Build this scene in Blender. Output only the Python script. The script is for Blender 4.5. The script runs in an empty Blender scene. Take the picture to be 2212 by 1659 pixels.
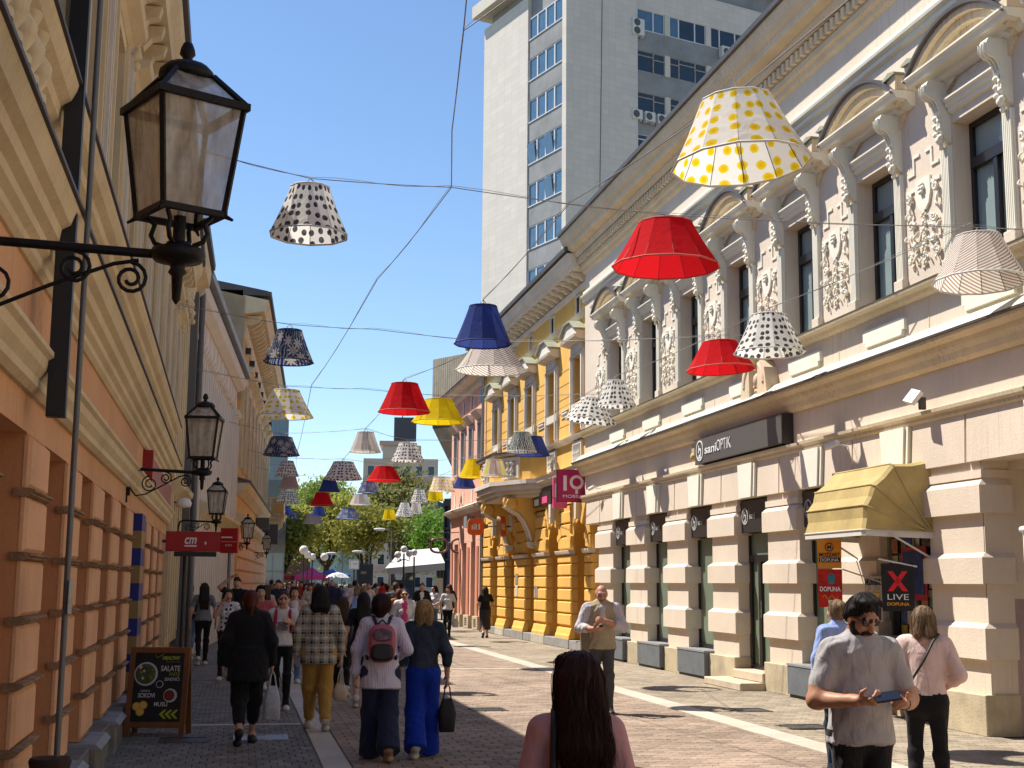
import bpy, bmesh, math, random
import numpy as np
from mathutils import Vector, Matrix, Euler
R = math.radians
random.seed(7)
S = bpy.context.scene
C = S.collection

# ---------------------------------------------------------------- camera
cam_d = bpy.data.cameras.new('camera')
cam = bpy.data.objects.new('camera', cam_d); C.objects.link(cam)
S.camera = cam
YAW, PITCH, ROLL, EYE = 0.20053, 0.14904, 0.009, 1.75
_f = Vector((math.sin(YAW) * math.cos(PITCH), math.cos(YAW) * math.cos(PITCH), math.sin(PITCH)))
_r = Vector((math.cos(YAW), -math.sin(YAW), 0)); _u = _r.cross(_f)
_r2 = _r * math.cos(ROLL) + _u * math.sin(ROLL); _u2 = _u * math.cos(ROLL) - _r * math.sin(ROLL)
_m = Matrix((_r2, _u2, -_f)).transposed().to_4x4(); _m.translation = (0, 0, EYE)
cam.matrix_world = _m
cam_d.sensor_width = 36; cam_d.lens = 36 * 2876 / 2212
cam_d.clip_start = 0.1; cam_d.clip_end = 5000

# ---------------------------------------------------------------- sky, sun, exposure
SUN_EL, SUN_A = R(57), R(38)            # elevation; angle from -X towards +Y
w = bpy.data.worlds.new('World'); S.world = w; w.use_nodes = True
wn = w.node_tree.nodes; wl = w.node_tree.links; wn.clear()
sky = wn.new('ShaderNodeTexSky'); sky.sky_type = 'NISHITA'; sky.sun_disc = False
sky.sun_elevation = SUN_EL; sky.sun_rotation = R(-90) + SUN_A
sky.altitude = 300; sky.air_density = 1.0; sky.dust_density = 0.0; sky.ozone_density = 3.0
bg = wn.new('ShaderNodeBackground'); bg.inputs[1].default_value = 0.105
wo = wn.new('ShaderNodeOutputWorld'); hs = wn.new('ShaderNodeHueSaturation'); hs.inputs['Saturation'].default_value = 1.04; wl.new(sky.outputs[0], hs.inputs['Color']); wl.new(hs.outputs[0], bg.inputs[0]); wl.new(bg.outputs[0], wo.inputs[0])
sd = bpy.data.lights.new('sun', 'SUN'); sd.energy = 5.0; sd.angle = R(0.53); sd.color = (1, 0.93, 0.83)
so = bpy.data.objects.new('sun', sd); C.objects.link(so)
to_sun = Vector((-math.cos(SUN_A) * math.cos(SUN_EL), math.sin(SUN_A) * math.cos(SUN_EL), math.sin(SUN_EL)))
so.rotation_euler = to_sun.to_track_quat('Z', 'Y').to_euler(); so.location = (0, 0, 60)
S.view_settings.view_transform = 'Standard'; S.view_settings.look = 'None'
S.view_settings.exposure = 0.72; S.view_settings.gamma = 1; S.view_settings.use_curve_mapping = False
S.cycles.max_bounces = 6; S.cycles.diffuse_bounces = 4; S.cycles.glossy_bounces = 3
S.cycles.transmission_bounces = 4; S.cycles.transparent_max_bounces = 8
S.cycles.use_denoising = True
S.cycles.caustics_reflective = False; S.cycles.caustics_refractive = False

# ---------------------------------------------------------------- materials
def srgb(h):
    v = [int(h[i:i + 2], 16) / 255 for i in (0, 2, 4)]
    return tuple(((x + .055) / 1.055) ** 2.4 if x > .04045 else x / 12.92 for x in v)
class NT:
    """small node-tree helper"""
    def __init__(s, m):
        s.t = m.node_tree; s.n = s.t.nodes; s.l = s.t.links
    def __call__(s, typ, **kw):
        n = s.n.new('ShaderNode' + typ)
        for k, v in kw.items():
            if k.startswith('i_'):
                k = k[2:]; n.inputs[int(k) if k.isdigit() else k].default_value = v
            else: setattr(n, k, v)
        return n
    def link(s, a, b): s.l.new(a, b)
    def math(s, op, a, b=None, clamp=False):
        n = s.n.new('ShaderNodeMath'); n.operation = op; n.use_clamp = clamp
        for i, v in enumerate((a, b)):
            if v is None: continue
            if isinstance(v, (int, float)): n.inputs[i].default_value = v
            else: s.l.new(v, n.inputs[i])
        return n.outputs[0]
    def mix(s, f, a, b):
        n = s.n.new('ShaderNodeMix'); n.data_type = 'RGBA'
        for i, v in ((0, f), (6, a), (7, b)):
            if isinstance(v, (int, float)): n.inputs[i].default_value = v
            elif isinstance(v, tuple): n.inputs[i].default_value = (*v[:3], 1)
            else: s.l.new(v, n.inputs[i])
        return n.outputs[2]
    def ramp(s, f, lo, hi):
        n = s.n.new('ShaderNodeMapRange'); s.l.new(f, n.inputs[0])
        n.inputs[1].default_value = lo; n.inputs[2].default_value = hi
        return n.outputs[0]
def new_mat(name):
    m = bpy.data.materials.new(name); m.use_nodes = True
    t = NT(m); b = t.n['Principled BSDF']
    return m, t, b
MATS = {}
def mat(name, col, rough=.85, var=.10, scale=1.2, streak=0., dirt=(.25, .2, .15), bump=.15, bscale=40., metal=0., spec=.3, island=0., coat=0., crack=0.):
    """painted / mineral surface: base colour with broad and fine mottling, optional rain streaks, fine relief"""
    if name in MATS: return MATS[name]
    if isinstance(col, str): col = srgb(col)
    m, t, b = new_mat(name)
    pos = t('NewGeometry').outputs['Position']
    n1 = t('TexNoise', i_Scale=scale, i_Detail=6., i_Roughness=.6); t.link(pos, n1.inputs['Vector'])
    n2 = t('TexNoise', i_Scale=bscale, i_Detail=3.); t.link(pos, n2.inputs['Vector'])
    dk = tuple(c * (1 - 2.2 * var) for c in col); lt = tuple(min(1, c * (1 + 1.2 * var)) for c in col)
    c1 = t.mix(t.ramp(n1.outputs[0], .25, .75), dk, lt)
    c1 = t.mix(t.math('MULTIPLY', t.ramp(n2.outputs[0], .4, .75), var), c1, tuple(c * .6 for c in col))
    if streak:
        mp = t('Mapping'); mp.inputs['Scale'].default_value = (14, 14, .8); t.link(pos, mp.inputs[0])
        n3 = t('TexNoise', i_Scale=1.6, i_Detail=5., i_Roughness=.65); t.link(mp.outputs[0], n3.inputs['Vector'])
        n4 = t('TexNoise', i_Scale=.7, i_Detail=4.); t.link(pos, n4.inputs['Vector'])
        f = t.math('MULTIPLY', t.ramp(n3.outputs[0], .5, .78), t.ramp(n4.outputs[0], .4, .65))
        c1 = t.mix(t.math('MULTIPLY', f, streak, True), c1, dirt)
    if crack:
        vo = t('TexVoronoi', feature='DISTANCE_TO_EDGE', i_Scale=.55); n5 = t('TexNoise', i_Scale=2.5, i_Detail=6.); t.link(pos, n5.inputs['Vector'])
        wv = t('VectorMath', operation='ADD'); sc_ = t('VectorMath', operation='SCALE'); sc_.inputs['Scale'].default_value = .5; t.link(n5.outputs['Color'], sc_.inputs[0]); t.link(pos, wv.inputs[0]); t.link(sc_.outputs[0], wv.inputs[1]); t.link(wv.outputs[0], vo.inputs['Vector'])
        n6 = t('TexNoise', i_Scale=.45, i_Detail=3.); t.link(pos, n6.inputs['Vector'])
        fc = t.math('MULTIPLY', t.math('LESS_THAN', vo.outputs['Distance'], .0045), t.ramp(n6.outputs[0], .5, .62)); c1 = t.mix(t.math('MULTIPLY', fc, crack), c1, tuple(c * .35 for c in col))
        # lifted paint patches
        fp = t.math('MULTIPLY', t.math('GREATER_THAN', n5.outputs[0], .67), t.ramp(n6.outputs[0], .45, .7)); c1 = t.mix(t.math('MULTIPLY', fp, crack * .35), c1, tuple(min(1, c * 1.15) for c in col))
    if island:
        g = t('NewGeometry').outputs['Random Per Island']; oi = t('ObjectInfo').outputs['Random']
        f = t.math('FRACT', t.math('ADD', g, oi))
        hv = t('HueSaturation'); t.link(c1, hv.inputs['Color'])
        t.link(t.math('ADD', t.math('MULTIPLY', f, 2 * island), 1 - island), hv.inputs['Value'])
        c1 = hv.outputs[0]
    t.link(c1, b.inputs['Base Color'])
    b.inputs['Roughness'].default_value = rough; b.inputs['Metallic'].default_value = metal
    b.inputs['Specular IOR Level'].default_value = spec; b.inputs['Coat Weight'].default_value = coat
    if bump:
        bp = t('Bump', i_Strength=bump, i_Distance=.02); t.link(n2.outputs[0], bp.inputs['Height'])
        t.link(bp.outputs[0], b.inputs['Normal'])
    MATS[name] = m
    return m
def flat(name, col, rough=.5, metal=0., spec=.4):
    return mat(name, col, rough, var=.03, scale=8, bump=0, metal=metal, spec=spec)
def glass(name, col, rough=.06, spec=.8, wob=.02):
    if name in MATS: return MATS[name]
    m, t, b = new_mat(name)
    pos = t('NewGeometry').outputs['Position']
    n1 = t('TexNoise', i_Scale=1.5, i_Detail=2.); t.link(pos, n1.inputs['Vector'])
    t.link(t.mix(n1.outputs[0], tuple(c * .7 for c in col), tuple(c * 1.3 for c in col)), b.inputs['Base Color'])
    b.inputs['Roughness'].default_value = rough; b.inputs['Specular IOR Level'].default_value = spec
    bp = t('Bump', i_Strength=wob, i_Distance=.05); t.link(n1.outputs[0], bp.inputs['Height']); t.link(bp.outputs[0], b.inputs['Normal'])
    MATS[name] = m
    return m

# ---------------------------------------------------------------- mesh builder
class MB:
    def __init__(s): s.v = []; s.f = []; s.sm = []; s.mi = []; s.cur = 0
    def add(s, vs, fs, smooth=False):
        o = len(s.v); s.v += [tuple(v) for v in vs]
        for f in fs: s.f.append([i + o for i in f]); s.sm.append(smooth); s.mi.append(s.cur)
        return s
    def box(s, x0, x1, y0, y1, z0, z1):
        return s.add([(x0, y0, z0), (x1, y0, z0), (x1, y1, z0), (x0, y1, z0), (x0, y0, z1), (x1, y0, z1), (x1, y1, z1), (x0, y1, z1)],
                     [(0, 3, 2, 1), (4, 5, 6, 7), (0, 1, 5, 4), (1, 2, 6, 5), (2, 3, 7, 6), (3, 0, 4, 7)])
    def cbox(s, c, d): return s.box(c[0] - d[0] / 2, c[0] + d[0] / 2, c[1] - d[1] / 2, c[1] + d[1] / 2, c[2] - d[2] / 2, c[2] + d[2] / 2)
    def obox(s, M, d):
        b = MB().cbox((0, 0, 0), d); return s.add([M @ Vector(v) for v in b.v], b.f)
    def bbox(s, x0, x1, y0, y1, z0, z1, b=.02):
        """box with a bevelled front (towards -y)"""
        v = [(x0, y1, z0), (x1, y1, z0), (x1, y1, z1), (x0, y1, z1), (x0, y0 + b, z0), (x1, y0 + b, z0), (x1, y0 + b, z1), (x0, y0 + b, z1),
             (x0 + b, y0, z0 + b), (x1 - b, y0, z0 + b), (x1 - b, y0, z1 - b), (x0 + b, y0, z1 - b)]
        return s.add(v, [(0, 3, 2, 1), (0, 1, 5, 4), (1, 2, 6, 5), (2, 3, 7, 6), (3, 0, 4, 7), (4, 5, 9, 8), (5, 6, 10, 9), (6, 7, 11, 10), (7, 4, 8, 11), (8, 9, 10, 11)])
    def prism(s, poly, axis, a, b, smooth=False):
        """poly: 2-D outline in the two other axes (in xyz order), extruded along axis from a to b"""
        def p(u, v, t): return {0: (t, u, v), 1: (u, t, v), 2: (u, v, t)}[axis]
        n = len(poly); vs = [p(u, v, a) for u, v in poly] + [p(u, v, b) for u, v in poly]
        fs = [(i, (i + 1) % n, (i + 1) % n + n, i + n) for i in range(n)]
        s.add(vs, fs, smooth); s.add(vs, [tuple(range(n))[::-1], tuple(range(n, 2 * n))]); return s
    def mould(s, prof, a, b):
        """moulding along x from a to b; prof: list of (out, z), out>0 is towards the street (-y); closed at the wall"""
        z0, z1 = prof[0][1], prof[-1][1]
        poly = [(.05, z0)] + [(-o, z) for o, z in prof] + [(.05, z1)]
        return s.prism(poly, 0, a, b)
    def lathe(s, prof, n=12, c=(0, 0, 0), smooth=True, cap=True):
        vs = [(c[0] + r * math.cos(2 * math.pi * i / n), c[1] + r * math.sin(2 * math.pi * i / n), c[2] + z) for r, z in prof for i in range(n)]
        fs = [(k * n + i, k * n + (i + 1) % n, (k + 1) * n + (i + 1) % n, (k + 1) * n + i) for k in range(len(prof) - 1) for i in range(n)]
        s.add(vs, fs, smooth)
        if cap: s.add(vs[:n], [tuple(range(n))[::-1]]); s.add(vs[-n:], [tuple(range(n))])
        return s
    def tube(s, pts, r, n=6, cap=True, smooth=True):
        pts = [Vector(p) for p in pts]; rs = r if isinstance(r, (list, tuple)) else [r] * len(pts)
        rings = []; up = Vector((0, 0, 1)); prev = None
        for i, p in enumerate(pts):
            d = (pts[min(i + 1, len(pts) - 1)] - pts[max(i - 1, 0)])
            if d.length < 1e-9: d = Vector((0, 0, 1))
            d.normalize()
            if prev is None:
                u = d.cross(up if abs(d.z) < .95 else Vector((1, 0, 0))).normalized()
            else:
                u = prev - d * prev.dot(d)
                u = u.normalized() if u.length > 1e-6 else d.orthogonal().normalized()
            prev = u; v = d.cross(u)
            rings.append([p + (u * math.cos(2 * math.pi * k / n) + v * math.sin(2 * math.pi * k / n)) * rs[i] for k in range(n)])
        vs = [q for r_ in rings for q in r_]
        fs = [(k * n + i, k * n + (i + 1) % n, (k + 1) * n + (i + 1) % n, (k + 1) * n + i) for k in range(len(rings) - 1) for i in range(n)]
        s.add(vs, fs, smooth)
        if cap: s.add(rings[0], [tuple(range(n))[::-1]]); s.add(rings[-1], [tuple(range(n))])
        return s
    def ball(s, c, r, n=10, m=7):
        if isinstance(r, (int, float)): r = (r, r, r)
        vs = [(c[0], c[1], c[2] - r[2])]
        for k in range(1, m):
            ph = -math.pi / 2 + math.pi * k / m
            vs += [(c[0] + r[0] * math.cos(ph) * math.cos(2 * math.pi * i / n), c[1] + r[1] * math.cos(ph) * math.sin(2 * math.pi * i / n), c[2] + r[2] * math.sin(ph)) for i in range(n)]
        vs.append((c[0], c[1], c[2] + r[2])); L = len(vs) - 1
        fs = [(0, 1 + (i + 1) % n, 1 + i) for i in range(n)] + [(L, L - n + i, L - n + (i + 1) % n) for i in range(n)]
        fs += [(1 + k * n + i, 1 + k * n + (i + 1) % n, 1 + (k + 1) * n + (i + 1) % n, 1 + (k + 1) * n + i) for k in range(m - 2) for i in range(n)]
        return s.add(vs, fs, True)
    def quad(s, *p): return s.add(p, [tuple(range(len(p)))])
    def xform(s, M):
        s.v = [tuple(M @ Vector(v)) for v in s.v]; return s
    def mesh(s, name='mesh'):
        me = bpy.data.meshes.new(name); me.from_pydata(s.v, [], s.f)
        me.polygons.foreach_set('use_smooth', s.sm); me.polygons.foreach_set('material_index', s.mi); me.update()
        return me
    def build(s, name, m, parent=None, loc=(0, 0, 0), fix=False, **tags):
        me = s.mesh(name)
        if fix:
            bm = bmesh.new(); bm.from_mesh(me); bmesh.ops.recalc_face_normals(bm, faces=bm.faces); bm.to_mesh(me); bm.free()
        return link(name, me, m, parent, loc, **tags)
def link(name, me, m=None, parent=None, loc=(0, 0, 0), rz=0, **tags):
    o = bpy.data.objects.new(name, me); C.objects.link(o)
    if m is not None and not me.materials:
        for q in (m if isinstance(m, (list, tuple)) else [m]): me.materials.append(q)
    o.parent = parent; o.location = loc; o.rotation_euler = (0, 0, rz)
    return tag(o, **tags)
def tag(o, label=None, cat=None, group=None, kind=None):
    if label: o['label'] = label
    if cat: o['category'] = cat
    if group: o['group'] = group
    if kind: o['kind'] = kind
    return o
def thing(name, label, cat, loc=(0, 0, 0), rz=0, group=None):
    o = bpy.data.objects.new(name, None); C.objects.link(o); o.location = loc; o.rotation_euler = (0, 0, rz)
    o.empty_display_size = .1
    return tag(o, label, cat, group)
def kids(o): return [c for c in bpy.data.objects if c.parent is o]
def dup(root, loc=None, rz=None, label=None, scale=None, tree=None, parent=None):
    """copy of a thing with copies of its parts and sub-parts"""
    tree = tree or {}
    r = root.copy(); C.objects.link(r)
    if parent is not None: r.parent = parent
    if loc is not None: r.location = loc
    if rz is not None: r.rotation_euler = (0, 0, rz)
    if scale is not None: r.scale = scale if isinstance(scale, tuple) else (scale,) * 3
    if label: r['label'] = label
    for ch in root.children:
        c = ch.copy(); C.objects.link(c); c.parent = r
        for g in ch.children:
            d = g.copy(); C.objects.link(d); d.parent = c
    return r
_fonts = {}
def text_mb(txt, h, depth=.01, cx=True, bold=0., shear=0., width=1.0, spacing=1.0):
    """lettering as a mesh in the x-z plane facing -y, cap height h, origin at left (or centre) of the baseline"""
    cu = bpy.data.curves.new('t', 'FONT'); cu.body = txt; cu.size = 1; cu.extrude = .01; cu.offset = bold; cu.shear = shear
    cu.resolution_u = 3; cu.space_character = spacing
    o = bpy.data.objects.new('t', cu); C.objects.link(o)
    dg = bpy.context.evaluated_depsgraph_get(); me = bpy.data.meshes.new_from_object(o.evaluated_get(dg))
    vs = [v.co.copy() for v in me.vertices]; fs = [list(p.vertices) for p in me.polygons]
    bpy.data.objects.remove(o); bpy.data.curves.remove(cu); bpy.data.meshes.remove(me)
    k = h / .70; xs = [v.x for v in vs] or [0]; x0, x1 = min(xs), max(xs); mid = (x0 + x1) / 2 if cx else x0
    b = MB(); b.add([((v.x - mid) * k * width, -v.z / .01 * depth / 2, v.y * k) for v in vs], fs)
    b.w = (x1 - x0) * k * width
    return b
def fit_text(txt, w, h, **kw):
    """lettering scaled to width w and cap height h"""
    b = text_mb(txt, h, **kw); k = w / b.w
    b.v = [(x * k, y, z) for x, y, z in b.v]; return b
def ring2d(r0, r1, n=24, a0=0., a1=2 * math.pi, depth=.01, y=0.):
    """flat annulus in the x-z plane"""
    b = MB(); full = abs(a1 - a0 - 2 * math.pi) < 1e-6; m = n if full else n + 1
    vs = []
    for yy in (y - depth, y):
        for r in (r0, r1):
            vs += [(r * math.cos(a0 + (a1 - a0) * i / n), yy, r * math.sin(a0 + (a1 - a0) * i / n)) for i in range(m)]
    fs = []
    for i in range(n):
        j = (i + 1) % m
        fs += [(i, j, m + j, m + i), (2 * m + i, 3 * m + i, 3 * m + j, 2 * m + j), (m + i, m + j, 3 * m + j, 3 * m + i), (i, 2 * m + i, 2 * m + j, j)]
    return b.add(vs, fs)
def move(b, dx, dy, dz): b.v = [(x + dx, y + dy, z + dz) for x, y, z in b.v]; return b
def join(*bs):
    o = MB()
    for b in bs:
        n = len(o.v); o.v += b.v; o.f += [[i + n for i in f] for f in b.f]; o.sm += b.sm; o.mi += b.mi
    return o
# ---------------------------------------------------------------- ground
def paver_sheet(name, col, j, sx, sy):
    if name in MATS: return MATS[name]
    m, t, b = new_mat(name)
    pos = t('NewGeometry').outputs['Position']
    br = t('TexBrick', i_Scale=1., i_Color1=(*[c * 1.12 for c in col], 1), i_Color2=(*[c * .82 for c in col], 1), i_Mortar=(*j, 1))
    br.inputs['Mortar Size'].default_value = .008; br.inputs['Brick Width'].default_value = sx; br.inputs['Row Height'].default_value = sy
    t.link(pos, br.inputs['Vector'])
    n = t('TexNoise', i_Scale=.5, i_Detail=6.); t.link(pos, n.inputs['Vector'])
    t.link(t.mix(t.math('MULTIPLY', t.ramp(n.outputs[0], .35, .7), .35), br.outputs[0], tuple(c * .6 for c in col)), b.inputs['Base Color'])
    b.inputs['Roughness'].default_value = .85
    MATS[name] = m; return m
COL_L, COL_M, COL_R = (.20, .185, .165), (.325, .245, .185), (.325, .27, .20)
g = MB().box(-2500, 2500, -60, 4000, -.6, -.05); g.build('ground', mat('far_ground', (.16, .15, .11), scale=.05), kind='structure')
XL = -1.3
def sheet(name, x0, x1, y0, y1, m): return MB().box(x0, x1, y0, y1, -.05, -.012).build(name, m, kind='structure')
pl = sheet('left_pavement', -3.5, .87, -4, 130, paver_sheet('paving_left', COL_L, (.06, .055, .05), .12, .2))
pm = sheet('roadway', .87, 6.55, -4, 130, paver_sheet('paving_mid', COL_M, (.12, .085, .065), .24, .17))
pr = sheet('right_pavement', 6.55, 16, -4, 130, paver_sheet('paving_right', COL_R, (.15, .125, .09), .2, .2))
MB().box(16, 60, 58, 130, -.05, -.014).build('square', mats_ := mat('square_paving', (.36, .32, .26), scale=.6), kind='structure')
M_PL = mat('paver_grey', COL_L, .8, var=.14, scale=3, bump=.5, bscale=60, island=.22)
M_PM = mat('paver_red', COL_M, .85, var=.17, scale=.55, bump=.6, bscale=60, island=.2, streak=.3, dirt=(.16, .13, .10))
M_PR = mat('paver_sand', COL_R, .85, var=.17, scale=.55, bump=.6, bscale=60, island=.18, streak=.3, dirt=(.18, .15, .11))
def pavers(parent, m, x0, x1, y0, y1, sx, sy, zig, top, holes=()):
    """rows of pavers; the 300 nearest ones in view are parts, the rest one field"""
    gx, gy, e = .008, .008, .012
    def shape():
        a, b = sx / 2 - gx / 2, sy / 2 - gy / 2
        if zig:
            o = [(-a, -b - zig), (-a / 2, -b), (0, -b - zig), (a / 2, -b), (a, -b - zig), (a, b - zig), (a / 2, b), (0, b - zig), (-a / 2, b), (-a, b - zig)]
        else: o = [(-a, -b), (a, -b), (a, b), (-a, b)]
        n = len(o)
        k = 1 - .12 * min(1, .1 / max(sx, sy)) * 1.4
        vs = [(x, y, -.04) for x, y in o] + [(x, y, -.006) for x, y in o] + [(x * k, y * k, 0) for x, y in o]
        fs = [(i, (i + 1) % n, n + (i + 1) % n, n + i) for i in range(n)] + [(n + i, n + (i + 1) % n, 2 * n + (i + 1) % n, 2 * n + i) for i in range(n)] + [tuple(range(2 * n, 3 * n))]
        return vs, fs
    vs, fs = shape(); rng = random.Random(3)
    cells = []; cut = []
    for r in range(int((y1 - y0) / sy)):
        y = y0 + (r + .5) * sy
        off = (r % 2) * sx / 2 if not zig else (r % 2) * sx / 2
        for k in range(-1, int((x1 - x0) / sx) + 1):
            x = x0 + (k + .5) * sx + off
            if x - sx / 2 < x0 - .001 or x + sx / 2 > x1 + .001:
                u0, u1 = max(x - sx / 2, x0), min(x + sx / 2, x1)
                if u1 - u0 > .03: cut.append(((u0 + u1) / 2, y, top, (u1 - u0 - gx) / (sx - gx)))
                continue
            if any(h[0] < x < h[1] and h[2] < y < h[3] for h in holes): continue
            cells.append((x, y, top + rng.uniform(-.002, .002)))
    def vis(x, y):
        p = Vector((x, y, 0)) - Vector((0, 0, EYE)); z = p.dot(_f)
        if z < 1: return False
        u = 1106 + 2876 * p.dot(_r2) / z; v = 829.5 - 2876 * p.dot(_u2) / z
        return 0 < u < 2212 and v < 1664
    seen = sorted([c for c in cells if vis(c[0], c[1])], key=lambda c: c[0] ** 2 + c[1] ** 2)
    near = set(seen[:300])
    me = MB().add(vs, fs).mesh('paver')
    for c in seen[:300]: link('paver', me, m, parent, c)
    b = MB()
    for c in cells:
        if c in near: continue
        b.add([(x + c[0], y + c[1], z + c[2]) for x, y, z in vs], fs)
    for x_, y_, z_, k_ in cut: b.add([(x * k_ + x_, y + y_, z + z_) for x, y, z in vs], fs)
    b.build('paver_field', m, parent, kind='stuff')
plates = [(-.75, -.25, 15.35, 15.85), (.05, .62, 15.5, 16.0), (6.95, 7.45, 18.1, 18.6), (6.85, 7.35, 15.9, 16.35), (3.3, 3.75, 18.6, 19.05)]
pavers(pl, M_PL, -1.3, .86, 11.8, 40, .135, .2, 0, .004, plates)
pavers(pm, M_PM, 1.16, 6.17, 11.8, 44, .24, .17, .022, .004, plates)
pavers(pr, M_PR, 6.57, 8.95, 11.8, 46, .2, .2, .016, .004, plates)
# pale stone bands along the roadway, one slab at a time
M_ST = mat('pale_band_stone', (.50, .45, .37), .7, var=.08, scale=2, bump=.2, island=.08)
def slabs(parent, x0, x1, y0, y1, L):
    n = int((y1 - y0) / L); me = MB().bbox(0, x1 - x0, 0, 1, 0, .03, .004)
    b = MB().box(0, x1 - x0, 0, L - .006, -.04, .007).mesh('band_slab')
    for i in range(n): link('band_slab', b, M_ST, parent, (x0, y0 + i * L, 0))
slabs(pl, .88, 1.14, 9, 75, .8); slabs(pr, 6.19, 6.55, 9, 75, .8)
for i in range(4): link('band_slab', MB().box(0, .52, 0, .14, -.04, .0095).mesh('cross_slab'), M_ST, pl, (-1.25 + i * .527, 17.1, 0))
for i in range(9): link('band_slab', MB().box(0, .55, 0, .2, -.04, .0095).mesh('cross_slab'), M_ST, pm, (1.16 + i * .557, 27.6, 0))
# cover plates let into the paving
M_IRON = mat('cast_iron', (.10, .095, .09), .6, metal=.6, bump=.3, bscale=80)
lab = ['square iron cover plate in the grey paving right of the menu board', 'pale steel cover plate in the paving beside the left stone band',
       'brown iron cover plate in the sunlit paving below the doorway step', 'larger iron cover plate in the sunlit paving near the grey T-shirt man', 'iron drain grate in the roadway beside the blue trousers']
for i, (x0, x1, y0, y1) in enumerate(plates):
    o = thing('cover_plate', lab[i], 'cover plate', ((x0 + x1) / 2, (y0 + y1) / 2, 0))
    a, b = (x1 - x0) / 2, (y1 - y0) / 2
    m = flat('pale_steel', (.34, .36, .40), .45, .4) if i == 1 else M_IRON
    f = MB(); f.box(-a - .02, a + .02, -b - .02, -b + .02, -.03, .012).box(-a - .02, a + .02, b - .02, b + .02, -.03, .012).box(-a - .02, -a + .02, -b + .02, b - .02, -.03, .012).box(a - .02, a + .02, -b + .02, b - .02, -.03, .012)
    f.build('rim', m, o)
    if i == 4:
        for k in range(9): MB().box(-a + .03, a - .03, -.014, .014, -.03, .008).build('grate_bar', m, o, (0, -b + .05 + k * (2 * b - .1) / 8, 0))
    else:
        MB().box(-a + .021, a - .021, -b + .021, b - .021, -.03, .006).build('lid', m, o)
        for q in (-1, 1): MB().box(-.05, .05, -.012, .012, .0055, .0085).build('lifting_slot', flat('slot_dark', (.01, .01, .01)), o, (0, q * b * .6, 0))
# ---------------------------------------------------------------- cream building on the right (two tall storeys)
XR = 8.9
M_CR = mat('cream_plaster', 'DACBB8', .9, var=.07, scale=.7, streak=.45, dirt=(.36, .27, .2), bump=.2, bscale=35, crack=.22)
M_CW = mat('pale_stone_paint', 'E6E2D2', .85, var=.05, scale=1, streak=.22, dirt=(.33, .28, .2), bump=.12, bscale=25)
M_CO = mat('stained_cornice', 'DCCBAE', .88, var=.09, scale=1.4, streak=.75, dirt=(.17, .12, .075), bump=.25, bscale=18)
M_TRAV = mat('travertine', (.52, .44, .30), .75, var=.16, scale=2.2, streak=.5, dirt=(.33, .22, .09), bump=.3, bscale=30)
M_TIN = mat('roof_tin', (.12, .105, .10), .5, metal=.5, bump=.1)
M_DKF = flat('dark_frame', (.018, .015, .013), .35)
M_GLU = glass('upper_glass', (.035, .05, .06), .04); M_GLC = glass('blind_glass', (.24, .32, .32), .05, .9)
M_GLS = glass('frosted_green_glass', (.17, .21, .15), .12)
M_ANTH = flat('anthracite_panel', (.035, .03, .03), .3)
M_WHT = flat('white_lettering', (.75, .75, .74), .5)
cb = thing('cream_building', 'two storey cream building with arched window hoods, grey optician sign and relief panels', 'building', (XR, 24, 0), R(-90))
A = lambda Y: 24 - Y
def P(mb, name, m, par=None, loc=(0, 0, 0), **k): return mb.build(name, m, par or cb, loc, **k)
Y0, Y1 = 34.0, -30.0
a0, a1 = A(Y0), A(Y1)
PC = [31.97 - 2.75 * k for k in range(7)]        # pier centres
WC = [30.98 - 2.735 * k for k in range(8)]       # upper window centres
OC = [(PC[k] + PC[k + 1]) / 2 for k in range(6)] # ground floor openings
pw = .66
# wall body: ground floor piers are separate, upper wall is built round the window openings
b = MB()
b.box(a0, a1, .35, 9, 3.2, 11.0)                       # deep core behind the upper facade
b.box(a0, A(14.82), .36, 9, 0, 3.2); b.box(A(11.7), a1, 0.0, 9, 0, 3.3)
P(b, 'core', M_CR)
b = MB()
b.box(a0, a1, 0, .35, 3.3, 5.75); b.box(a0, a1, 0, .35, 7.74, 10.95)
xs = [a0] + [e for Y in WC for e in (A(Y) - .60, A(Y) + .60)] + [a1]
for i in range(0, len(xs), 2): b.box(xs[i], xs[i + 1], 0, .35, 5.75, 7.74)
P(b, 'wall', M_CR)
# passage on the right: side wall painted lilac below and brown above
b = MB().box(A(14.84), A(14.825), .0, 9, 1.62, 3.3); P(b, 'passage_upper_wall', mat('brown_paint', (.20, .115, .085), .9, var=.12, scale=.9, bump=.2))
b = MB().box(A(14.835), A(14.815), .02, 9, 0, 1.62); P(b, 'passage_lower_wall', mat('lilac_plaster', (.44, .31, .31), .92, var=.14, scale=1.5, streak=.5, dirt=(.2, .13, .11), bump=.5, bscale=14))
b = MB()
for k in range(9): b.ball((A(14.81), .75 + .12 * math.cos(k * 2.3), .28 + .10 * math.sin(k * 1.7)), (.012, .13 + .03 * math.sin(k * 5), .10), 7, 5)
P(b, 'flaked_patch', mat('bare_render', (.24, .16, .12), .95, var=.2, scale=9, bump=.6), None)
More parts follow.
